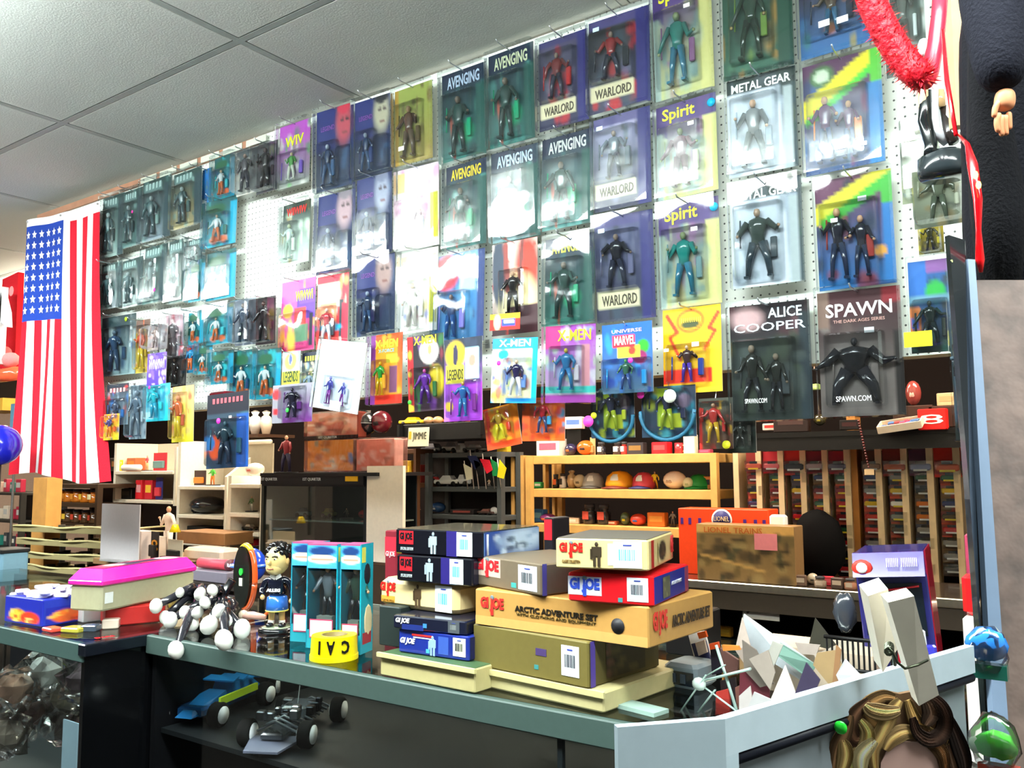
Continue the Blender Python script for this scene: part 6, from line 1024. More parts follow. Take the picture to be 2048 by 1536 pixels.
# ---------------------------------------------------------------- racks of carded cars
YR = 4.35
rack_lb = ['first', 'second', 'third', 'fourth', 'fifth', 'sixth', 'seventh', 'eighth', 'ninth']
carc = ['#b8242c', '#e8e0d8', '#1c1c20', '#c8641c', '#2a3a6a', '#d8b02c', '#8a8480', '#7a1c24', '#2f5a3c', '#5a4a3c']
t = thing('car_rack', 'rack of slatted columns hung with small carded model cars', 'rack', P(1716, 1125, YR)); o_ = t.location
link('back_panel', MB().box((-1.07, YR + .12, 1.26), (1.3, .02, .72), '#1b1210'), 'matte', t, o_)
posts = [1483, 1528, 1572, 1616, 1660, 1704, 1766, 1817, 1868, 1921]
for i, x in enumerate(posts):
    a = P(x, 936, YR); b = P(x + 12, 1130, YR); m = MB(); cc = '#e2c69c' if x > 1700 else ('#dcc096' if x != 1704 else '#c0803c')
    m.box((P(x + 3, 1030, YR).x, YR - .02, (a.z + b.z) / 2), (.028, .12, a.z - b.z + .3), cc); link('slat', m, 'wood', t, o_)
m = MB(); m.box((P(1712, 1000, YR - .03).x, YR - .01, P(1712, 1000, YR).z - .1), (.04, .1, 1.0), '#b87838'); link('slat', m, 'wood', t, o_)
pk = {}
def car_card(top, body, kind):
    k = (top, body, kind)
    if k in pk: return pk[k]
    a = MB(); a.box((0, 0, 0), (.088, .002, .105), top); 
    b = MB(); b.rbox((0, -.014, -.018), (.076, .022, .026), body, .006); b.box((0, -.014, 0), (.036, .018, .012), '#22242a'); b.box((0, -.026, -.03), (.05, .001, .008), '#e8c83a' if kind else '#d8d8d8')
    c = MB(); c.box((0, -.016, -.018), (.08, .03, .05), '#ffffff')
    r = [a.mesh('card'), b.mesh('car'), c.mesh('blister')]
    for me, mt in zip(r, ('semi', 'gloss', 'blister')): me.materials.append(M[mt])
    pk[k] = r; return r
qq = random.Random(12)
def hang(x, y, top, body, lb, cat='carded car', Y=YR - .05, big=1):
    me = car_card(top, body, qq.random() < .4); p = P(x, y, Y); t = bpy.data.objects.new('carded_car', None); COL.objects.link(t); t.location = p; t.scale = (big,) * 3; t.rotation_euler = (0, 0, qq.uniform(-.1, .1)); tag(t, lb, cat, 'small carded cars hung on the slatted rack')
    for n_, m_ in zip(('card', 'car', 'blister'), me): o = bpy.data.objects.new(n_, m_); COL.objects.link(o); o.parent = t
colw = {}
nm = {'#b8242c': 'red', '#e8e0d8': 'white', '#1c1c20': 'black', '#c8641c': 'orange', '#2a3a6a': 'navy', '#d8b02c': 'yellow', '#8a8480': 'grey', '#7a1c24': 'maroon', '#2f5a3c': 'green', '#5a4a3c': 'brown'}
tops = ['#8a4a40', '#5a4a40', '#b04a38', '#75593c', '#4a4450', '#c04a38']
rows = ['topmost', 'second', 'third', 'fourth', 'fifth', 'sixth', 'seventh', 'eighth']
for i in range(9):
    x = (posts[i] + posts[i + 1]) / 2 + 6 + (4 if i == 5 else 0)
    for j in range(8):
        y = 948 + j * 26; 
        if y > 1150: continue
        b = qq.choice(carc); hang(x + j * .9, y, qq.choice(tops), b, '%s carded car, %s down in the %s column of the slatted rack' % (nm[b], rows[j], rack_lb[i]), big=.95)
for i, (x, c, bc, w_) in enumerate(((1510, '#7a2420', '#c8604c', 1), (1545, '#b0242e', '#d86a70', 1), (1590, '#d02820', '#3a3038', 1.15), (1630, '#8a2430', '#b89a9c', 1), (1676, '#a82a38', '#5a4a64', 1), (1745, '#5a3424', '#8a5a34', 1), (1790, '#8a2c20', '#c8582c', 1.15), (1842, '#5a2c44', '#8a90b8', 1.1), (1895, '#d82c18', '#e0602c', 1.2), (1945, '#4a3430', '#8a7a44', 1))):
    hang(x, 925, c, bc, 'larger %s card above the %s column of the slatted rack' % (['maroon', 'red and blue', 'bright red', 'rose', 'crimson', 'brown', 'rust', 'violet', 'scarlet', 'umber'][i], (rack_lb + ['last'])[i]), 'carded toy', YR - .06, 1.05 * w_)
# dark board over the rack with odd goods
zb_ = P(1720, 862, 4.1).z
t = thing('dark_shelf', 'near black shelf board above the slatted rack', 'shelf', (P(1720, 862, 4.1).x, 4.2, zb_)); link('shelf_board', MB().box((.12, .0, -.012), (1.25, .4, .024), '#0d0b0b'), 'semi', t); link('front_lip', MB().box((.12, -.19, -.05), (1.25, .01, .07), '#121010'), 'semi', t)
tt = small('box', 1868, 860, 60, 42, 4.0, '#d8201c', 'bright red box with a bold white 8 on the near black shelf', col2='#d8201c', txt=('8', '#f4f0ee'))
t = thing('open_tray', 'small cream tray of coloured bits tilted on the near black shelf', 'tray', P(1803, 855, 3.95), rot=(.3, -.12, 0)); m = MB(); m.box((0, 0, 0), (.17, .1, .006), '#e0c8b0'); m.box((0, -.05, .014), (.17, .006, .03), '#e8d4c0'); m.box((0, .05, .014), (.17, .006, .03), '#d8c0a8'); m.box((-.085, 0, .014), (.006, .1, .03), '#e0c8b0'); m.box((.085, 0, .014), (.006, .1, .03), '#e0c8b0'); link('tray_body', m, 'semi', t)
m = MB(); q = random.Random(5)
for i in range(16): m.rbox((q.uniform(-.07, .07), q.uniform(-.04, .04), .014), (.025, .02, .016), q.choice(['#b83a50', '#4a6a9c', '#5a6a6c', '#8a3a3c']), .003)
o2 = link('coloured_bits', m, 'semi', t); o2['kind'] = 'stuff'
for a in [('ball', 1828, 812, 34, 50, '#8a3a34', 'reddish brown helmet on the near black shelf', '#d8a898'), ('box', 1900, 812, 50, 26, '#c8ac80', 'tan carton above the bright red box', '#b89a6c'), ('box', 1700, 860, 40, 20, '#1a1414', 'blackish box in the dark middle of the shelf', '#3a1c1c'), ('ball', 1640, 852, 26, 24, '#3a3420', 'dim olive badge ball on the near black shelf', '#8a7c2c'), ('box', 1585, 872, 70, 42, '#2c1f1e', 'dusky brown box hanging under the large black card', '#4a3432'), ('box', 1545, 861, 36, 14, '#e0c8bc', 'pinkish white paper roll on the near black shelf', '#d83a34'), ('box', 1630, 780, 20, 12, '#a8c070', 'pale green block seen between the two large dark cards', '#c8d8a0'), ('fig', 1632, 740, 16, 30, '#f0d8cc', 'pale pink figure at the foot of the pegboard strip', '#e8c8b8')]:
    s_ = small(a[0], a[1], a[2], a[3], a[4], 4.05, a[5], a[6], col2=a[7])
    s_.location.z = max(s_.location.z, zb_ + .001) if a[2] > 845 else s_.location.z
for x, z0_, lb in ((1828, 812, 'stack block beneath the reddish helmet'), (1900, 812, 'stack block beneath the tan carton')):
    p = P(x, z0_, 4.05); hh = p.z - zb_ - .001
    solo('stacked_carton', MB().rbox((p.x, 4.08, zb_ + .001 + hh / 2), (.16, .14, hh), '#3a241c', .004), 'semi', 'dark brown carton ' + lb[6:].replace('block ', ''), 'carton', (p.x, 4.08, zb_))
t = thing('hanging_chain', 'thin dark red beaded chain ending in a small cream tag', 'chain', P(1717, 842, 3.985)); m = MB()
for i in range(18): m.ball((.002 * i, 0, -.012 * i), .006, '#5a1c1c', 6)
link('beads', m, 'gloss', t); link('tag', MB().box((.036, -.004, -.225), (.04, .003, .025), '#d8b890'), 'semi', t)
for x, y, c, lb in ((1175, 862, '#e8e4dc', 'white bag shaped box with handle on the dark board behind the low cards'),):
    pass
p = P(1149, 858, 4.44); zb2 = P(1245, 909, 4.3).z + .001; small('box', 1149, 858, 34, 24, 4.44, '#e8e0dc', 'white box with blue top behind the orange-red low card', col2='#5a78c0', z=p.z)
solo('black_block', MB().box((p.x, 4.5, (p.z + zb2) / 2 - .001), (.1, .14, p.z - zb2 - .001), '#0f0d0d'), 'semi', 'black block under the white box with blue top', 'block', p)

# second counter with train set boxes
t = thing('display_counter', 'rear glass topped counter with a bright metal edge carrying the train boxes', 'counter', (-.9, 4.0, 0)); o_ = t.location; zz = G(1560, 1158, 1.0).z; YF = 3.72
link('glass_top', MB().box((-.95, 3.9, .994), (2.9, .5, .012), '#3a3028'), 'gloss', t, o_); link('edge_rail', MB().rbox((-.95, 3.655, .985), (2.9, .02, .035), '#f2ecdc', .003), 'metal', t, o_); link('front_band', MB().box((-.95, 3.66, .925), (2.9, .012, .08), '#4a423a'), 'semi', t, o_)
link('shelf_board', MB().box((-.95, 3.9, .58), (2.86, .46, .02), '#8a6a4a'), 'wood', t, o_); link('back_panel', MB().box((-.95, 4.14, .5), (2.88, .02, .96), '#0e0c0c'), 'matte', t, o_); link('base_plinth', MB().box((-.95, 3.9, .05), (2.86, .44, .1), '#1c1814'), 'semi', t, o_)
zz = 1.0
def wide_box(name, lb, x0, x1, yt, Y, z0, dep, col, cat='box', top=None):
    a, b = P(x0, yt, Y), P(x1, yt, Y); h = a.lerp(b, .5).z - z0; t = thing(name, lb, cat, ((a.x + b.x) / 2, Y, z0)); w = b.x - a.x
    link('box_body', MB().rbox((0, dep / 2, h / 2), (w, dep, h), col, .003), 'semi', t); return t, w, h
t, w, h = wide_box('train_box', 'wide brown train set box with printed landscape and pink note', 1392, 1588, 1050, 3.7, zz, .12, '#8a6a44', 'toy box')
m = MB(); m.raster(R(44, 24, '#8a7048').rect(0, 0, 1, .16, '#d8a860').blots(['#4a4030', '#6a5a38', '#3a4434', '#a08a5a', '#2f2c24'], 50, 4, 0, .2, 1, 1, r=(.03, .12)).band(.05, .55, .7, .8, .02, '#c8a060'), (-w / 2 + .002, -.0006, h - .002), (w - .004, 0, 0), (0, 0, -h + .004)); link('printed_front', m, 'semi', t)
letter('LIONEL TRAINS', w * .6, h * .1, '#c8682c', t, (-.05, -.002, h * .9)); link('pink_note', MB().box((w * .22, -.002, h * .72), (.1, .002, .07), '#e88a94'), 'semi', t)
t, w, h = wide_box('train_box', 'bright orange train box with round white and blue emblem', 1356, 1536, 1018, 3.86, zz, .14, '#f0481c', 'toy box')
m = MB(); m.lathe([(.05, 0), (.05, .002)], (-.0, -.001, h - .05), '#e8e0d8', 24, Matrix.Rotation(math.pi / 2, 3, 'X')); m.lathe([(.043, 0), (.043, .004)], (-.0, -.001, h - .05), '#2a2a6a', 24, Matrix.Rotation(math.pi / 2, 3, 'X')); link('round_emblem', m, 'semi', t); letter('LIONEL', .075, .022, '#f0d0a0', t, (0, -.0065, h - .045))
for x_ in (-.2, -.16, -.11, .11, .16, .2): link('window_mark', MB().box((x_, -.001, h - .06), (.014, .002, .03), '#4a2a8a'), 'semi', t)
p = P(1553, 1046, 3.8); solo('white_block', MB().rbox((p.x, p.y + .03, p.z + .0), (.07, .05, .07), '#f8f6f4', .008), 'semi', 'white rounded block on the brown train box', 'block', p); COL.objects[-1] if False else None
small('ball', 1625, 1142, 24, 22, 3.8, '#c8bca8', 'wire spoked round badge on the rear counter', col2='#4a4640', cat='badge', z=zz); small('box', 1655, 1142, 26, 18, 3.8, '#b8283a', 'small crimson box on the rear counter', col2='#d85a68', z=zz)
for i, (x, c) in enumerate(((1600, '#6a5448'), (1640, '#8a7868'), (1675, '#4a3a34'), (1700, '#9a6a54'))): small('jar' if i % 2 else 'box', x, 1155, 26, 22, 3.72, c, ['taupe', 'stone', 'umber', 'terracotta'][i] + ' small pot at the front of the rear counter', cat='pot', col2='#b8a898', z=zz, grp='small pots on the rear counter')
p = P(1640, 1090, 4.1); solo('black_bag', (lambda m: (crumple(m, (p.x, p.y - .02, p.z), (.12, .06, .16), '#0a090a', 3, 22, .05), m)[1])(MB()), 'matte', 'black bag slumped between the train boxes and the slatted rack', 'bag', p)
for i, (x, y, w_, h_, c, c2_, lb) in enumerate(((1450, 1195, 26, 20, '#c8901c', '#e8b83c', 'yellow box under the rear counter edge'), (1520, 1195, 30, 18, '#c8702c', '#d8d0c8', 'orange and white box under the rear counter edge'), (1570, 1200, 30, 18, '#3a2c2c', '#c85a3c', 'dark and orange box under the rear counter edge'), (1630, 1198, 40, 22, '#1c2440', '#3a3a6a', 'navy box under the rear counter edge'))):
    small('box', x, y, w_, h_, 3.9, c, lb, col2=c2_, grp='boxes inside the rear counter', z=.72)
link('glass_shelf', MB().box((-.95, 3.9, .71), (2.86, .4, .008), '#3a4440'), 'gloss', [o for o in COL.objects if o.name == 'display_counter.001'][0], o_)
t = thing('white_booklet', 'white booklet with dark arch print standing in the rear counter', 'booklet', P(1522, 1238, 3.68)); link('cover', MB().box((0, 0, .03), (.16, .004, .065), '#d8d4cc'), 'semi', t); m = MB(); m.tube([(-.06, -.003, .02), (-.03, -.003, .045), (.02, -.003, .05), (.06, -.003, .03)], .004, '#5a524c', 5); link('arch_print', m, 'semi', t)

# ---------------------------------------------------------------- catalogues, rack of packs, wire stand on the counter's end
p = G(1400, 1420, ZC)
t = thing('paper_carton', 'open white carton of torn paper flaps and folded catalogues', 'carton', G(1590, 1395, ZC)); o_ = t.location
Yc = 1.9
def sheet(name, pts, Y, col, mat='semi', th=.004, dy=None):
    q_ = [P(x, y, Y + (dy[i] if dy else 0)) for i, (x, y) in enumerate(pts)]; return link(name, MB().slab(q_, (0, th, 0), tuple(int(col[i:i + 2], 16) / 255 * .8 for i in (1, 3, 5))), mat, t, o_)
sheet('paper_flap', [(1488, 1228), (1632, 1330), (1600, 1360), (1478, 1282)], Yc, '#c3ced4', dy=(.08, 0, -.05, .05))
sheet('paper_flap', [(1560, 1286), (1632, 1330), (1618, 1358), (1550, 1308)], Yc - .07, '#7fa89a', dy=(.03, 0, 0, 0)); sheet('paper_flap', [(1545, 1282), (1566, 1290), (1548, 1332), (1530, 1322)], Yc - .1, '#e0e0d4')
sheet('paper_flap', [(1470, 1300), (1484, 1235), (1500, 1290), (1500, 1345)], Yc - .05, '#d8c8bc', dy=(0, .06, 0, 0))
sheet('catalogue', [(1484, 1280), (1512, 1300), (1548, 1368), (1520, 1375), (1488, 1340)], Yc - .12, '#9a8f84'); sheet('catalogue', [(1498, 1318), (1536, 1300), (1550, 1345), (1540, 1380)], Yc - .14, '#cdbfb2'); sheet('catalogue', [(1480, 1340), (1540, 1352), (1538, 1400), (1478, 1400)], Yc - .11, '#8a3a48')
sheet('paper_flap', [(1570, 1330), (1596, 1400), (1540, 1402)], Yc - .2, '#e6ded6', dy=(.05, 0, 0)); sheet('paper_flap', [(1508, 1384), (1548, 1402), (1494, 1420)], Yc - .25, '#dcdcdc'); sheet('paper_flap', [(1478, 1392), (1500, 1372), (1508, 1425), (1478, 1428)], Yc - .24, '#e4dcd8')
sheet('catalogue', [(1612, 1325), (1640, 1360), (1628, 1388), (1588, 1392)], Yc - .22, '#4c4460'); sheet('catalogue', [(1634, 1306), (1672, 1300), (1690, 1348), (1660, 1372), (1626, 1330)], Yc - .15, '#c8a878'); sheet('paper_flap', [(1628, 1310), (1674, 1290), (1690, 1340), (1640, 1335)], Yc - .1, '#e2d6c6')
sheet('paper_flap', [(1630, 1236), (1672, 1290), (1655, 1298), (1618, 1288)], Yc + .05, '#4a483c'); sheet('paper_flap', [(1672, 1282), (1706, 1284), (1710, 1300), (1690, 1304)], Yc + .02, '#e8dcc8'); sheet('paper_flap', [(1690, 1318), (1722, 1352), (1680, 1368), (1672, 1350)], Yc - .2, '#dfe4e6', dy=(.03, 0, 0, 0)); sheet('paper_flap', [(1672, 1290), (1682, 1300), (1676, 1365), (1664, 1372)], Yc - .19, '#b88a60')
sheet('paper_flap', [(1590, 1285), (1640, 1290), (1632, 1310), (1600, 1308)], Yc + .04, '#dcccc0')
m = MB(); c0 = P(1590, 1420, Yc); m.box((c0.x + .02, Yc + .13, ZC + .05), (.26, .14, .1), '#b8a894'); link('carton_body', m, 'semi', t, o_)
t = thing('pack_rack', 'leaning card packs with orange tops behind crossed clear straps', 'rack', G(1400, 1400, ZC)); o_ = t.location
for i, (pts, c, n_) in enumerate((([(1376, 1268), (1408, 1262), (1424, 1322), (1396, 1346)], '#c8c4c0', 'pack'), ([(1382, 1288), (1410, 1282), (1420, 1318), (1398, 1338)], '#2c3050', 'pack'), ([(1390, 1286), (1408, 1280), (1414, 1305), (1397, 1312)], '#b8a898', 'pack'), ([(1394, 1266), (1410, 1262), (1414, 1274), (1398, 1278)], '#d8581c', 'pack'),
                               ([(1420, 1294), (1436, 1290), (1446, 1345), (1424, 1350)], '#2a2430', 'pack'), ([(1418, 1288), (1436, 1284), (1438, 1296), (1420, 1300)], '#c8481c', 'pack'), ([(1440, 1296), (1476, 1320), (1474, 1350), (1448, 1344)], '#6a4a44', 'pack'), ([(1440, 1362), (1470, 1355), (1476, 1420), (1446, 1425)], '#2c2428', 'pack'), ([(1432, 1384), (1456, 1378), (1462, 1425), (1430, 1430)], '#c84038', 'pack'), ([(1470, 1375), (1482, 1370), (1484, 1420), (1474, 1424)], '#8a5a50', 'pack'), ([(1444, 1290), (1476, 1292), (1480, 1300), (1446, 1302)], '#d88a3c', 'pack'))):
    Y_ = 1.98 - .018 * i; q_ = [P(x, y, Y_) for x, y in pts]; link(n_, MB().slab(q_, (0, .008, 0), c), 'semi', t, o_)
for a, b in (((1388, 1366), (1500, 1338)), ((1392, 1362), (1476, 1424)), ((1360, 1424), (1412, 1350)), ((1396, 1424), (1430, 1380)), ((1432, 1290), (1476, 1430)), ((1398, 1360), (1450, 1330))):
    pa, pb = P(*a, 1.74), P(*b, 1.72); link('clear_strap', MB().tube([pa, pb], .0035 if a[0] != 1388 else .008, '#a8c4bc', 6, flat=.4), 'gloss', t, o_)
link('strap_knot', MB().ball(P(1398, 1368, 1.73), (.016, .01, .014), '#c8d8d0', 10), 'gloss', t, o_)
p = G(1360, 1378, ZC); t = thing('card_machine', 'grey-blue desk device with dark slotted front beside the trays', 'device', (p.x, p.y, ZC), -.1); m = MB(); m.rbox((0, .05, .028), (.085, .1, .055), '#7a8890', .008); link('body', m, 'semi', t); link('slot_panel', MB().box((0, -.001, .024), (.07, .004, .03), '#1c242c'), 'gloss', t); link('keys', MB().box((-.015, -.004, .024), (.012, .004, .02), '#3a4650').box((.01, -.004, .024), (.012, .004, .02), '#3a4650'), 'semi', t)
p = G(1275, 1425, ZC); solo('receipt_pad', MB().box((p.x, p.y + .02, ZC + .004), (.1, .05, .008), '#8aa49a', Matrix.Rotation(-.2, 3, 'Z')), 'semi', 'pale green pad lying on the counter behind the white board', 'pad', p)
p = G(1340, 1300, ZC); solo('black_carton', MB().rbox((p.x + .07, p.y, ZC + .06), (.12, .1, .12), '#0c0b0d', .004), 'semi', 'black carton behind the olive gold box corner', 'carton', p)

# toy arcade box
p0 = G(1745, 1290, ZC + .0); Yb = 2.05
a, b = P(1722, 1120, Yb), P(1868, 1080, Yb); 
t = thing('arcade_toy_box', 'purple arcade shaped toy box with dark window and red side', 'toy box', (P(1800, 1200, Yb).x, Yb, ZC), .0); w = P(1866, 1200, Yb).x - P(1724, 1200, Yb).x; h = P(1800, 1105, Yb).z - ZC; t.rotation_euler = (0, -.07, .12)
m = MB(); m.rbox((0, .12, h / 2), (w, .2, h), '#2a2a6c', .003); link('box_body', m, 'gloss', t)
link('header', MB().hex([(-w / 2, -.03, h - .05), (w / 2, -.03, h - .05), (w / 2, .02, h - .05), (-w / 2, .02, h - .05), (-w / 2, -.0, h + .0), (w / 2, -.0, h + .0), (w / 2, .03, h), (-w / 2, .03, h)], '#3a1f88'), 'gloss', t)
m = MB(); m.ball((-w * .36, -.022, h - .03), (.022, .006, .018), '#d8382c', 12); m.ball((-w * .36, -.028, h - .03), (.012, .004, .012), '#f0ece8', 10); link('emblem', m, 'semi', t)
letter('IIlIIlI IIlIIIlII', w * .42, .02, '#e8e4f4', t, (w * .2, -.026, h - .02), (-.5, 0, 0)); link('window', MB().box((0, .015, h * .6), (w * .84, .01, h * .36), '#101820'), 'gloss', t); link('red_line', MB().tube([(-w * .38, .008, h * .72), (w * .38, .008, h * .76)], .0025, '#c8242c', 6), 'gloss', t)
link('side_print', MB().box((w / 2 + .001, .12, h * .55), (.002, .18, h * .9), '#a81c30'), 'gloss', t); link('lower_print', MB().box((w * .1, .016, h * .2), (w * .5, .008, h * .3), '#8a1424'), 'gloss', t); link('white_insert', MB().rbox((w * .18, .01, h * .4), (.06, .02, .04), '#e4e8f0', .004), 'gloss', t); link('blue_insert', MB().rbox((w * .34, .008, h * .3), (.05, .02, .04), '#3a3ab0', .004), 'gloss', t)
t = thing('wire_basket', 'black wire basket edge behind the clothespin', 'basket', P(1728, 1312, 1.8)); m = MB()
for i in range(14): m.tube([(-.07 + .01 * i, 0, -.03), (-.07 + .01 * i, .0, .03)], .0022, '#141414', 5)
m.tube([(-.075, 0, .03), (.075, 0, .03)], .004, '#101010', 6); m.tube([(-.075, 0, -.03), (.075, 0, -.03)], .004, '#101010', 6); link('wires', m, 'semi', t)
p = P(1690, 1225, 2.3); solo('silver_bag', (lambda m: (crumple(m, p, (.028, .02, .05), '#3a4048', 5, 16, .1), m)[1])(MB()), 'gloss', 'crinkled silver grey bag behind the paper carton', 'bag', p)
t = thing('red_lamp', 'red glowing lamp with three light dots beside the leaning panel', 'lamp', P(1965, 1190, 1.7)); m = MB(); m.rbox((0, 0, 0), (.06, .03, .07), '#c01c20', .01); link('housing', m, 'gloss', t)
m = MB()
for i in range(3): m.ball((.008, -.018, .018 - .018 * i), .0045, '#ff2020', 8)
link('light_dots', m, 'redglow', t)
p = P(1962, 1110, 2.33); solo('stacked_carton', MB().rbox((p.x, 2.33, ZC + (p.z - .052 - ZC) / 2), (.08, .06, p.z - .052 - ZC), '#3a2c28', .003), 'semi', 'dim brown carton carrying the rose pink box', 'carton', (p.x, 2.33, ZC)); p = P(1965, 1190, 1.7); solo('white_pedestal', MB().rbox((p.x, 1.7, ZC + (p.z - .036 - ZC) / 2), (.06, .05, p.z - .036 - ZC), '#d8d0c8', .004), 'semi', 'white block under the red glowing lamp', 'block', (p.x, 1.7, ZC))
t = thing('ochre_figure_bag', 'white capped yellow figurine pack beside the leaning panel', 'figurine', P(1960, 1040, 2.33)); m = MB(); m.ball((0, 0, .05), (.03, .025, .025), '#8a86c8', 10); m.rbox((0, 0, -.01), (.055, .04, .09), '#d89a2c', .01); link('body', m, 'gloss', t); link('cap', MB().ball((0, -.004, .055), (.032, .026, .012), '#e8e8f0', 10), 'gloss', t)
p = P(1962, 1110, 2.33); solo('rose_box', MB().rbox(p, (.06, .05, .1), '#a83a58', .004), 'semi', 'rose pink box under the yellow figurine pack', 'box', p)

# ---------------------------------------------------------------- white framed board, clothespin, portrait cutout
A, Bp, Cp = D(1235, 1447, .50), D(1450, 1438, .515), D(1948, 1296, .72); zt = Bp.z; A.z = zt; Cp.z = zt
t = thing('white_board', 'white cornered display board with black gasket and grey inner panel', 'board', (Bp.x, Bp.y, zt - .3)); o_ = t.location; dn = Vector((0, 0, -.3))
nA = Vector((0, 0, 1)).cross((Bp - A).normalized()); nC = Vector((0, 0, 1)).cross((Cp - Bp).normalized())
def pan(a, b, za, zb, off, th, n, col, mat='semi', name='panel'):
    q_ = [Vector((a.x, a.y, zb)) - n * off, Vector((b.x, b.y, zb)) - n * off, Vector((b.x, b.y, zb)) + n * (th - off), Vector((a.x, a.y, zb)) + n * (th - off)]; return link(name, MB().hex(q_ + [p_ + Vector((0, 0, za - zb)) for p_ in q_], col), mat, t, o_)
pan(A, Bp, zt, zt - .3, 0, .006, nA, '#9fb0b8', name='end_panel')
pan(Bp, Cp, zt, zt - .022, .0, .007, nC, '#a4b4bc', name='frame_bar')
u_ = (Cp - Bp).normalized()
pan(Bp + u_ * .0, Cp, zt - .022, zt - .3, -.010, .008, nC, '#7d868c', 'matte', 'inner_panel')
pan(Bp + u_ * -.0, Bp + u_ * .012, zt - .022, zt - .3, .0, .007, nC, '#9fb0b8', name='frame_bar')
m = MB(); ga, gb_ = Bp + u_ * .012, Cp; m.tube([Vector((ga.x, ga.y, zt - .0265)) + nC * .004, Vector((gb_.x, gb_.y, zt - .0265)) + nC * .004], .004, '#10141f', 10); link('gasket', m, 'semi', t, o_)
dp_ = Bp + u_ * .118; m = MB(); m.ball(Vector((dp_.x, dp_.y, zt - .026)) - nC * .004, (.0045, .002, .0045), '#2ad83a', 12); link('green_dot', m, 'gloss', t, o_)
# clothespin
def cp(x, y, d): return D(x, y, d)
t = thing('clothespin', 'large cream wooden clothespin with steel spring clipped to the white board', 'clothespin', cp(1800, 1340, .585)); o_ = t.location
def leg(pts, d0, d1, th, col):
    f = [D(x, y, d) for (x, y), d in zip(pts, (d0, d0, d1, d1))]; n = -(f[1] - f[0]).cross(f[2] - f[0]).normalized(); n = n if n.dot(Vector((cb[0], cb[1], cb[2]))) < 0 else -n
    return link('prong', MB().hex([f[3], f[2], f[2] + n * th, f[3] + n * th, f[0], f[1], f[1] + n * th, f[0] + n * th], col), 'semi', t, o_)
leg([(1776, 1205), (1828, 1192), (1878, 1390), (1838, 1412)], .55, .575, .010, '#ece6d6')
leg([(1736, 1192), (1776, 1178), (1800, 1290), (1766, 1345)], .575, .60, .012, '#e6dfce')
m = MB(); s0 = [(1780, 1285, .553), (1776, 1295, .55), (1786, 1305, .548), (1795, 1325, .548), (1810, 1337, .55), (1835, 1330, .552), (1855, 1320, .558)]; m.tube([D(*q_) for q_ in s0], .0009, '#5a6050', 6)
for k in range(4): m.tube([D(1778 + 8 * math.cos(a), 1293 + 8 * math.sin(a) + k * 3, .556 - k * .002) for a in [i * .7 for i in range(10)]], .0009, '#6a7060', 6)
m.tube([D(1786, 1305, .55), D(1790, 1330, .556)], .0012, '#8a9080', 6); link('spring', m, 'metal', t, o_)
# portrait cutout: hair printed and embossed on card
t = thing('portrait_cutout', 'paper cutout of a person with wavy blond-brown hair held by the clothespin', 'portrait', D(1790, 1460, .62)); o_ = t.location
dd = .60; fo = lambda x, y, d=dd: D(x, y, d)
out = [(1656, 1560), (1664, 1500), (1680, 1478), (1690, 1440), (1712, 1420), (1735, 1395), (1770, 1382), (1800, 1388), (1830, 1382), (1880, 1398), (1902, 1430), (1918, 1470), (1935, 1500), (1940, 1560)]
link('card', MB().slab([fo(*q_) for q_ in out], Vector((-cb[0], -cb[1], -cb[2])) * .003, '#6a5038'), 'semi', t, o_)
m = MB(); m.slab([fo(x, y, dd - .001) for x, y in [(1760 + 0, 1560), (1762, 1525), (1775, 1500), (1805, 1483), (1840, 1485), (1868, 1505), (1880, 1530), (1882, 1560)]], Vector((-cb[0], -cb[1], -cb[2])) * .001, '#c9a59a'); link('face', m, 'semi', t, o_)
hb_ = MB(); q = random.Random(11)
curls = [([(1790, 1395), (1765, 1392), (1735, 1412), (1740, 1440), (1765, 1455), (1790, 1440)], '#8a6a44'), ([(1800, 1400), (1785, 1420), (1760, 1470), (1745, 1500), (1750, 1545)], '#b0905c'), ([(1738, 1400), (1712, 1425), (1700, 1455), (1712, 1480), (1735, 1470)], '#5a4030'), ([(1720, 1440), (1735, 1465), (1728, 1500), (1705, 1520), (1700, 1550)], '#c8aa70'), ([(1700, 1430), (1688, 1465), (1672, 1500), (1664, 1550)], '#6a5038'), ([(1730, 1410), (1745, 1420), (1775, 1425), (1800, 1420)], '#c0a070'),
         ([(1830, 1388), (1870, 1400), (1890, 1430), (1885, 1465), (1860, 1480), (1835, 1465), (1825, 1435)], '#3a2a22'), ([(1815, 1400), (1830, 1440), (1855, 1470), (1890, 1480), (1905, 1500)], '#a0804e'), ([(1800, 1470), (1830, 1462), (1860, 1478), (1885, 1510), (1890, 1550)], '#7a5a3c'), ([(1770, 1500), (1785, 1478), (1810, 1465), (1835, 1468)], '#b08f5e'), ([(1895, 1430), (1915, 1480), (1928, 1520), (1930, 1550)], '#2a201c'), ([(1750, 1480), (1722, 1510), (1722, 1550)], '#dcc894'), ([(1685, 1480), (1690, 1510), (1680, 1550)], '#a88a58'), ([(1850, 1395), (1862, 1425), (1850, 1450)], '#4a382c'), ([(1905, 1460), (1900, 1500), (1910, 1550)], '#4a382c')]
def crom(p, n=7):
    p = [p[0]] + list(p) + [p[-1]]; o = []
    for i in range(1, len(p) - 2):
        for k in range(n):
            t_ = k / n; o.append(tuple(.5 * (2 * p[i][j] + (p[i + 1][j] - p[i - 1][j]) * t_ + (2 * p[i - 1][j] - 5 * p[i][j] + 4 * p[i + 1][j] - p[i + 2][j]) * t_ ** 2 + (3 * p[i][j] - p[i - 1][j] - 3 * p[i + 1][j] + p[i + 2][j]) * t_ ** 3) for j in (0, 1)))
    return o + [p[-2]]
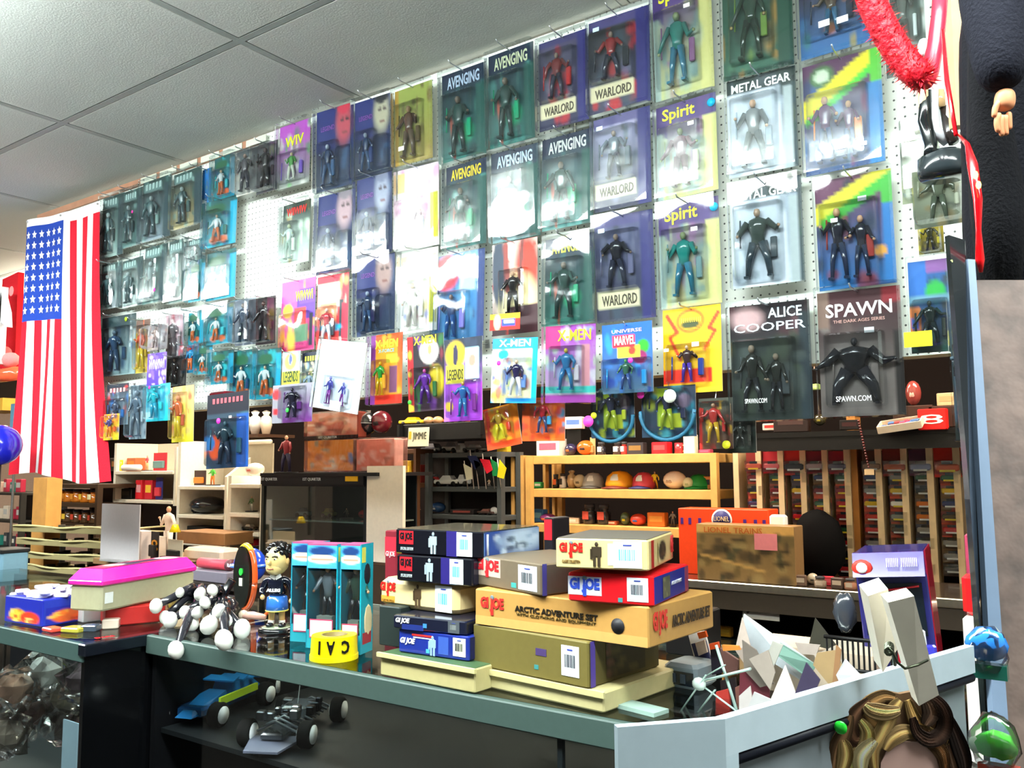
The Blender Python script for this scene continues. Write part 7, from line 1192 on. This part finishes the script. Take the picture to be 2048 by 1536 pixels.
for ci, (pts, c) in enumerate(curls):
    base = crom(pts); rgb = [int(c[i:i + 2], 16) / 255 for i in (1, 3, 5)]; L_n = len(base)
    for k in range(15):
        off = (k - 7) * 2.2; f_ = .7 + .9 * math.exp(-((k - 6) / 3) ** 2) + q.uniform(-.08, .08); sm_ = []  # strands lighter near the middle: hair highlight put into the colour
        for i, (x, y) in enumerate(base):
            x2, y2 = base[min(i + 1, L_n - 1)]; x1, y1 = base[max(i - 1, 0)]; l_ = math.hypot(x2 - x1, y2 - y1) or 1
            w_ = off * (.35 + .65 * math.sin(math.pi * (i + 1) / (L_n + 1))); sm_.append((x - (y2 - y1) / l_ * w_, y + (x2 - x1) / l_ * w_))
        hb_.tube([fo(x, y, dd - .0015 - .00035 * (ci % 7) - .0001 * (k % 3)) for x, y in sm_], [.0004 + .0007 * math.sin(math.pi * (i + .6) / (L_n + .2)) for i in range(L_n)], tuple(min(.95, v * f_) for v in rgb), 5, flat=.5)
link('hair', hb_, 'matte', t, o_)

# leaning panel with aluminium edge at the right
t = thing('leaning_panel', 'tall leaning board with pale metal edge and mottled pinkish face', 'board', D(1990, 1536, .8)); o_ = t.location
def edge(pts, d0, d1, th, col, mat, name):
    n_ = len(pts); ds = [d0 if y < 1000 else d1 for x, y in pts]; q_ = [D(x, y, d_) for (x, y), d_ in zip(pts, ds)]
    return link(name, MB().slab(q_, Vector((-cb[0], -cb[1], -cb[2])) * th, col), mat, t, o_)
edge([(1936, 518), (1950, 519), (2028, 1600), (1996, 1600)], 1.0, .8, .01, '#66788e', 'semi', 'metal_edge')
edge([(1950, 560), (2160, 560), (2200, 1600), (2026, 1600)], 1.004, .806, .012, '#5e4d45', 'mottle', 'mottled_face')
edge([(1898, 470), (1930, 480), (1994, 1600), (1984, 1600), (1940, 1000)], 1.02, .84, .01, '#0e1216', 'gloss', 'black_gasket')
m = MB(); m.tube([D(1903, 520, 1.0), D(1916, 600, .99), D(1935, 760, .96), D(1962, 900, .93)], .0012, '#7a8a4a', 6); link('cable', m, 'semi', t, o_)
edge([(2030, 820), (2060, 818), (2064, 858), (2032, 860)], .985, .985, .002, '#c86a60', 'semi', 'red_patch')

# bagged toys hung on the panel
t = thing('bagged_toy', 'blue lump toy over a green base in a clear bag on the leaning panel', 'toy', D(1974, 1308, .74)); m = MB(); crumple(m, (0, 0, .008), (.016, .01, .014), '#2a7ad0', 3, 16, .08); m.box((.001, 0, -.014), (.028, .012, .012), '#1f6a5c'); link('contents', m, 'gloss', t); m = MB(); crumple(m, (0, 0, .002), (.017, .011, .022), '#ffffff', 5, 14, .1); link('clear_bag', m, 'bag', t)
t = thing('bagged_toy', 'green frog like toy in a clear bag low on the leaning panel', 'toy', D(1990, 1490, .70)); m = MB(); crumple(m, (0, 0, 0), (.016, .01, .011), '#4ac83a', 4, 16, .1); m.ball((-.014, 0, -.002), (.006, .005, .007), '#d8e8d0', 10); m.box((.002, 0, -.02), (.03, .01, .01), '#b03a24'); link('contents', m, 'gloss', t); m = MB(); crumple(m, (0, 0, .002), (.019, .012, .024), '#ffffff', 8, 14, .1); link('clear_bag', m, 'bag', t)

# ---------------------------------------------------------------- black suited doll at the right edge
dz = 1.15
t = thing('suited_doll', 'large doll in black suit hanging beside the post, bare hand at its side', 'doll', D(2040, 300, dz)); o_ = t.location
nd = [(*D(2075, -120, dz + .1), (.11, .08)), (*D(2080, 120, dz + .1), (.12, .09)), (*D(2080, 330, dz + .1), (.11, .09)), (*D(2075, 500, dz + .1), (.11, .09)), (*D(2068, 640, dz + .1), (.085, .07))]
nd = [(x - o_.x, y - o_.y, z - o_.z, r_) for x, y, z, r_ in nd]; skin_obj('coat', nd, [(0, 1), (1, 2), (2, 3), (3, 4)], 'cloth', '#0b0c14', t)
nd = [(*D(1990, -140, dz - .02), .05), (*D(1985, 0, dz - .05), .043), (*D(1998, 100, dz - .07), .036), (*D(2006, 186, dz - .08), .03)]; nd = [(x - o_.x, y - o_.y, z - o_.z, r_) for x, y, z, r_ in nd]; skin_obj('sleeve', nd, [(0, 1), (1, 2), (2, 3)], 'cloth', '#12141f', t)
hd = [(2010, 176, .011), (2010, 200, .0135), (2007, 224, .0125)]
nd = [(*(D(x, y, dz - .08) - o_), r_) for x, y, r_ in hd]; ed = [(0, 1), (1, 2)]
skin_obj('hand', nd, ed, 'semi', '#d08e66', t)
for pts, r0_ in (([(1998, 224), (1993, 246), (1997, 266)], .0045), ([(2004, 228), (2001, 252), (2005, 274)], .0047), ([(2011, 228), (2010, 252), (2013, 272)], .0045), ([(2017, 222), (2019, 244), (2020, 260)], .004), ([(2001, 200), (1990, 216), (1988, 236)], .0047)):
    nd = [(*(D(x, y, dz - .083) - o_), r0_ * (1 - .12 * i)) for i, (x, y) in enumerate(pts)]; skin_obj('finger', nd, [(0, 1), (1, 2)], 'semi', '#cf8c64', t, 1)
m = MB(); m.tube([D(1968, -100, dz), D(1968, 130, dz), D(1982, 300, dz), D(1996, 420, dz), D(2002, 620, dz)], [.018, .02, .03, .034, .022], '#0a0b10', 10); link('coat_hem', m, 'cloth', t, o_)
# post
t = thing('wooden_post', 'pale tan wooden post hanging down beside the black suited doll', 'post', D(1910, 120, 1.6)); o_ = t.location
m = MB(); m.slab([D(1892, -160, 1.6), D(1922, -160, 1.6), D(1936, 250, 1.6), D(1915, 250, 1.6)], Vector((-cb[0], -cb[1], -cb[2])) * .03, '#d8b486'); link('post_body', m, 'wood', t, o_)
# tinsel garland
t = thing('tinsel_garland', 'fluffy red tinsel garland looping down from the ceiling', 'garland', D(1840, 150, 1.5)); o_ = t.location
path = [(1722, -60, 1.5), (1745, 10, 1.5), (1775, 70, 1.5), (1800, 110, 1.5), (1825, 140, 1.49), (1848, 158, 1.48)]
m = MB(); pp = [D(*q_) for q_ in path]; m.tube(pp, .024, '#d00f28', 10)
q = random.Random(6)
for i in range(1500):
    s_ = q.random() * (len(pp) - 1.001); k = int(s_); c = pp[k].lerp(pp[k + 1], s_ - k); d_ = Vector((q.gauss(0, 1), q.gauss(0, 1), q.gauss(0, 1))).normalized(); e = c + d_ * q.uniform(.026, .038); w_ = d_.cross(Vector((q.gauss(0, 1), q.gauss(0, 1), 1))).normalized() * .0022
    m.add([c + d_ * .015 - w_, c + d_ * .015 + w_, e], [(0, 1, 2)], q.choice(['#e8142c', '#f02a3c', '#c80a20', '#f04a3a']))
link('tinsel', m, 'fuzz', t, o_)
m = MB(); m.tube([D(1884, -60, 1.52), D(1878, 30, 1.5), D(1871, 90, 1.5), D(1858, 150, 1.49), D(1850, 168, 1.48)], [.013, .013, .014, .016, .012], '#e8334a', 10); link('thin_tail', m, 'gloss', t, o_)
t = thing('red_light_string', 'red plastic light string running down beside the black suited doll', 'light string', D(1950, 330, 1.05)); o_ = t.location
m = MB(); m.tube([D(1886, 60, 1.45), D(1894, 160, 1.4), D(1912, 270, 1.3)], [.003, .004, .003], '#d01420', 8); m.tube([D(1918, 270, 1.3), D(1935, 290, 1.05), D(1945, 330, 1.02), D(1956, 400, 1.0), D(1957, 460, 1.0), D(1960, 520, 1.0), D(1962, 545, 1.0)], [.002, .003, .006, .005, .003, .005, .002], '#e00a14', 10); link('string_body', m, 'gloss', t, o_)
m = MB()
for x, y in ((1951, 350), (1957, 370)): m.ball(D(x, y, .985), (.003, .003, .005), '#ffe040', 8)
link('lit_bulbs', m, 'yelglow', t, o_)
# statuette on a round black base
t = thing('statuette', 'black and white statuette on a thick round black base near the post', 'statuette', D(1890, 355, 1.7)); o_ = t.location
m = MB(); m.lathe([(.045, 0), (.05, .01), (.048, .04), (.035, .05)], (0, 0, 0), '#2c3438', 24); link('base', m, 'gloss', t)
for nm_, pts, rr_, c in (('white_leg', [(1868, 150), (1862, 210), (1868, 260), (1895, 285)], [.008, .014, .012, .01], '#e8ecf4'), ('white_leg', [(1898, 160), (1900, 230), (1912, 280)], [.008, .01, .008], '#d8dce0'), ('black_leg', [(1852, 180), (1850, 240), (1862, 290), (1860, 305)], [.01, .014, .012, .012], '#1c2224'), ('tan_body', [(1845, 165), (1850, 215), (1856, 250)], [.008, .012, .008], '#d8c49a'), ('tan_body', [(1880, 180), (1880, 215)], [.007, .012], '#c8a878'), ('black_leg', [(1892, 215), (1900, 265), (1908, 285)], [.012, .012, .01], '#2a2422')):
    link(nm_, MB().tube([D(x, y, 1.68 + .01 * (x % 3)) for x, y in pts], rr_, c, 10), 'gloss', t, o_)
link('white_disc', MB().ball(D(1847, 95, 1.7), (.012, .01, .02), '#b8c4c8', 10), 'gloss', t, o_)
bpy.context.view_layer.update()
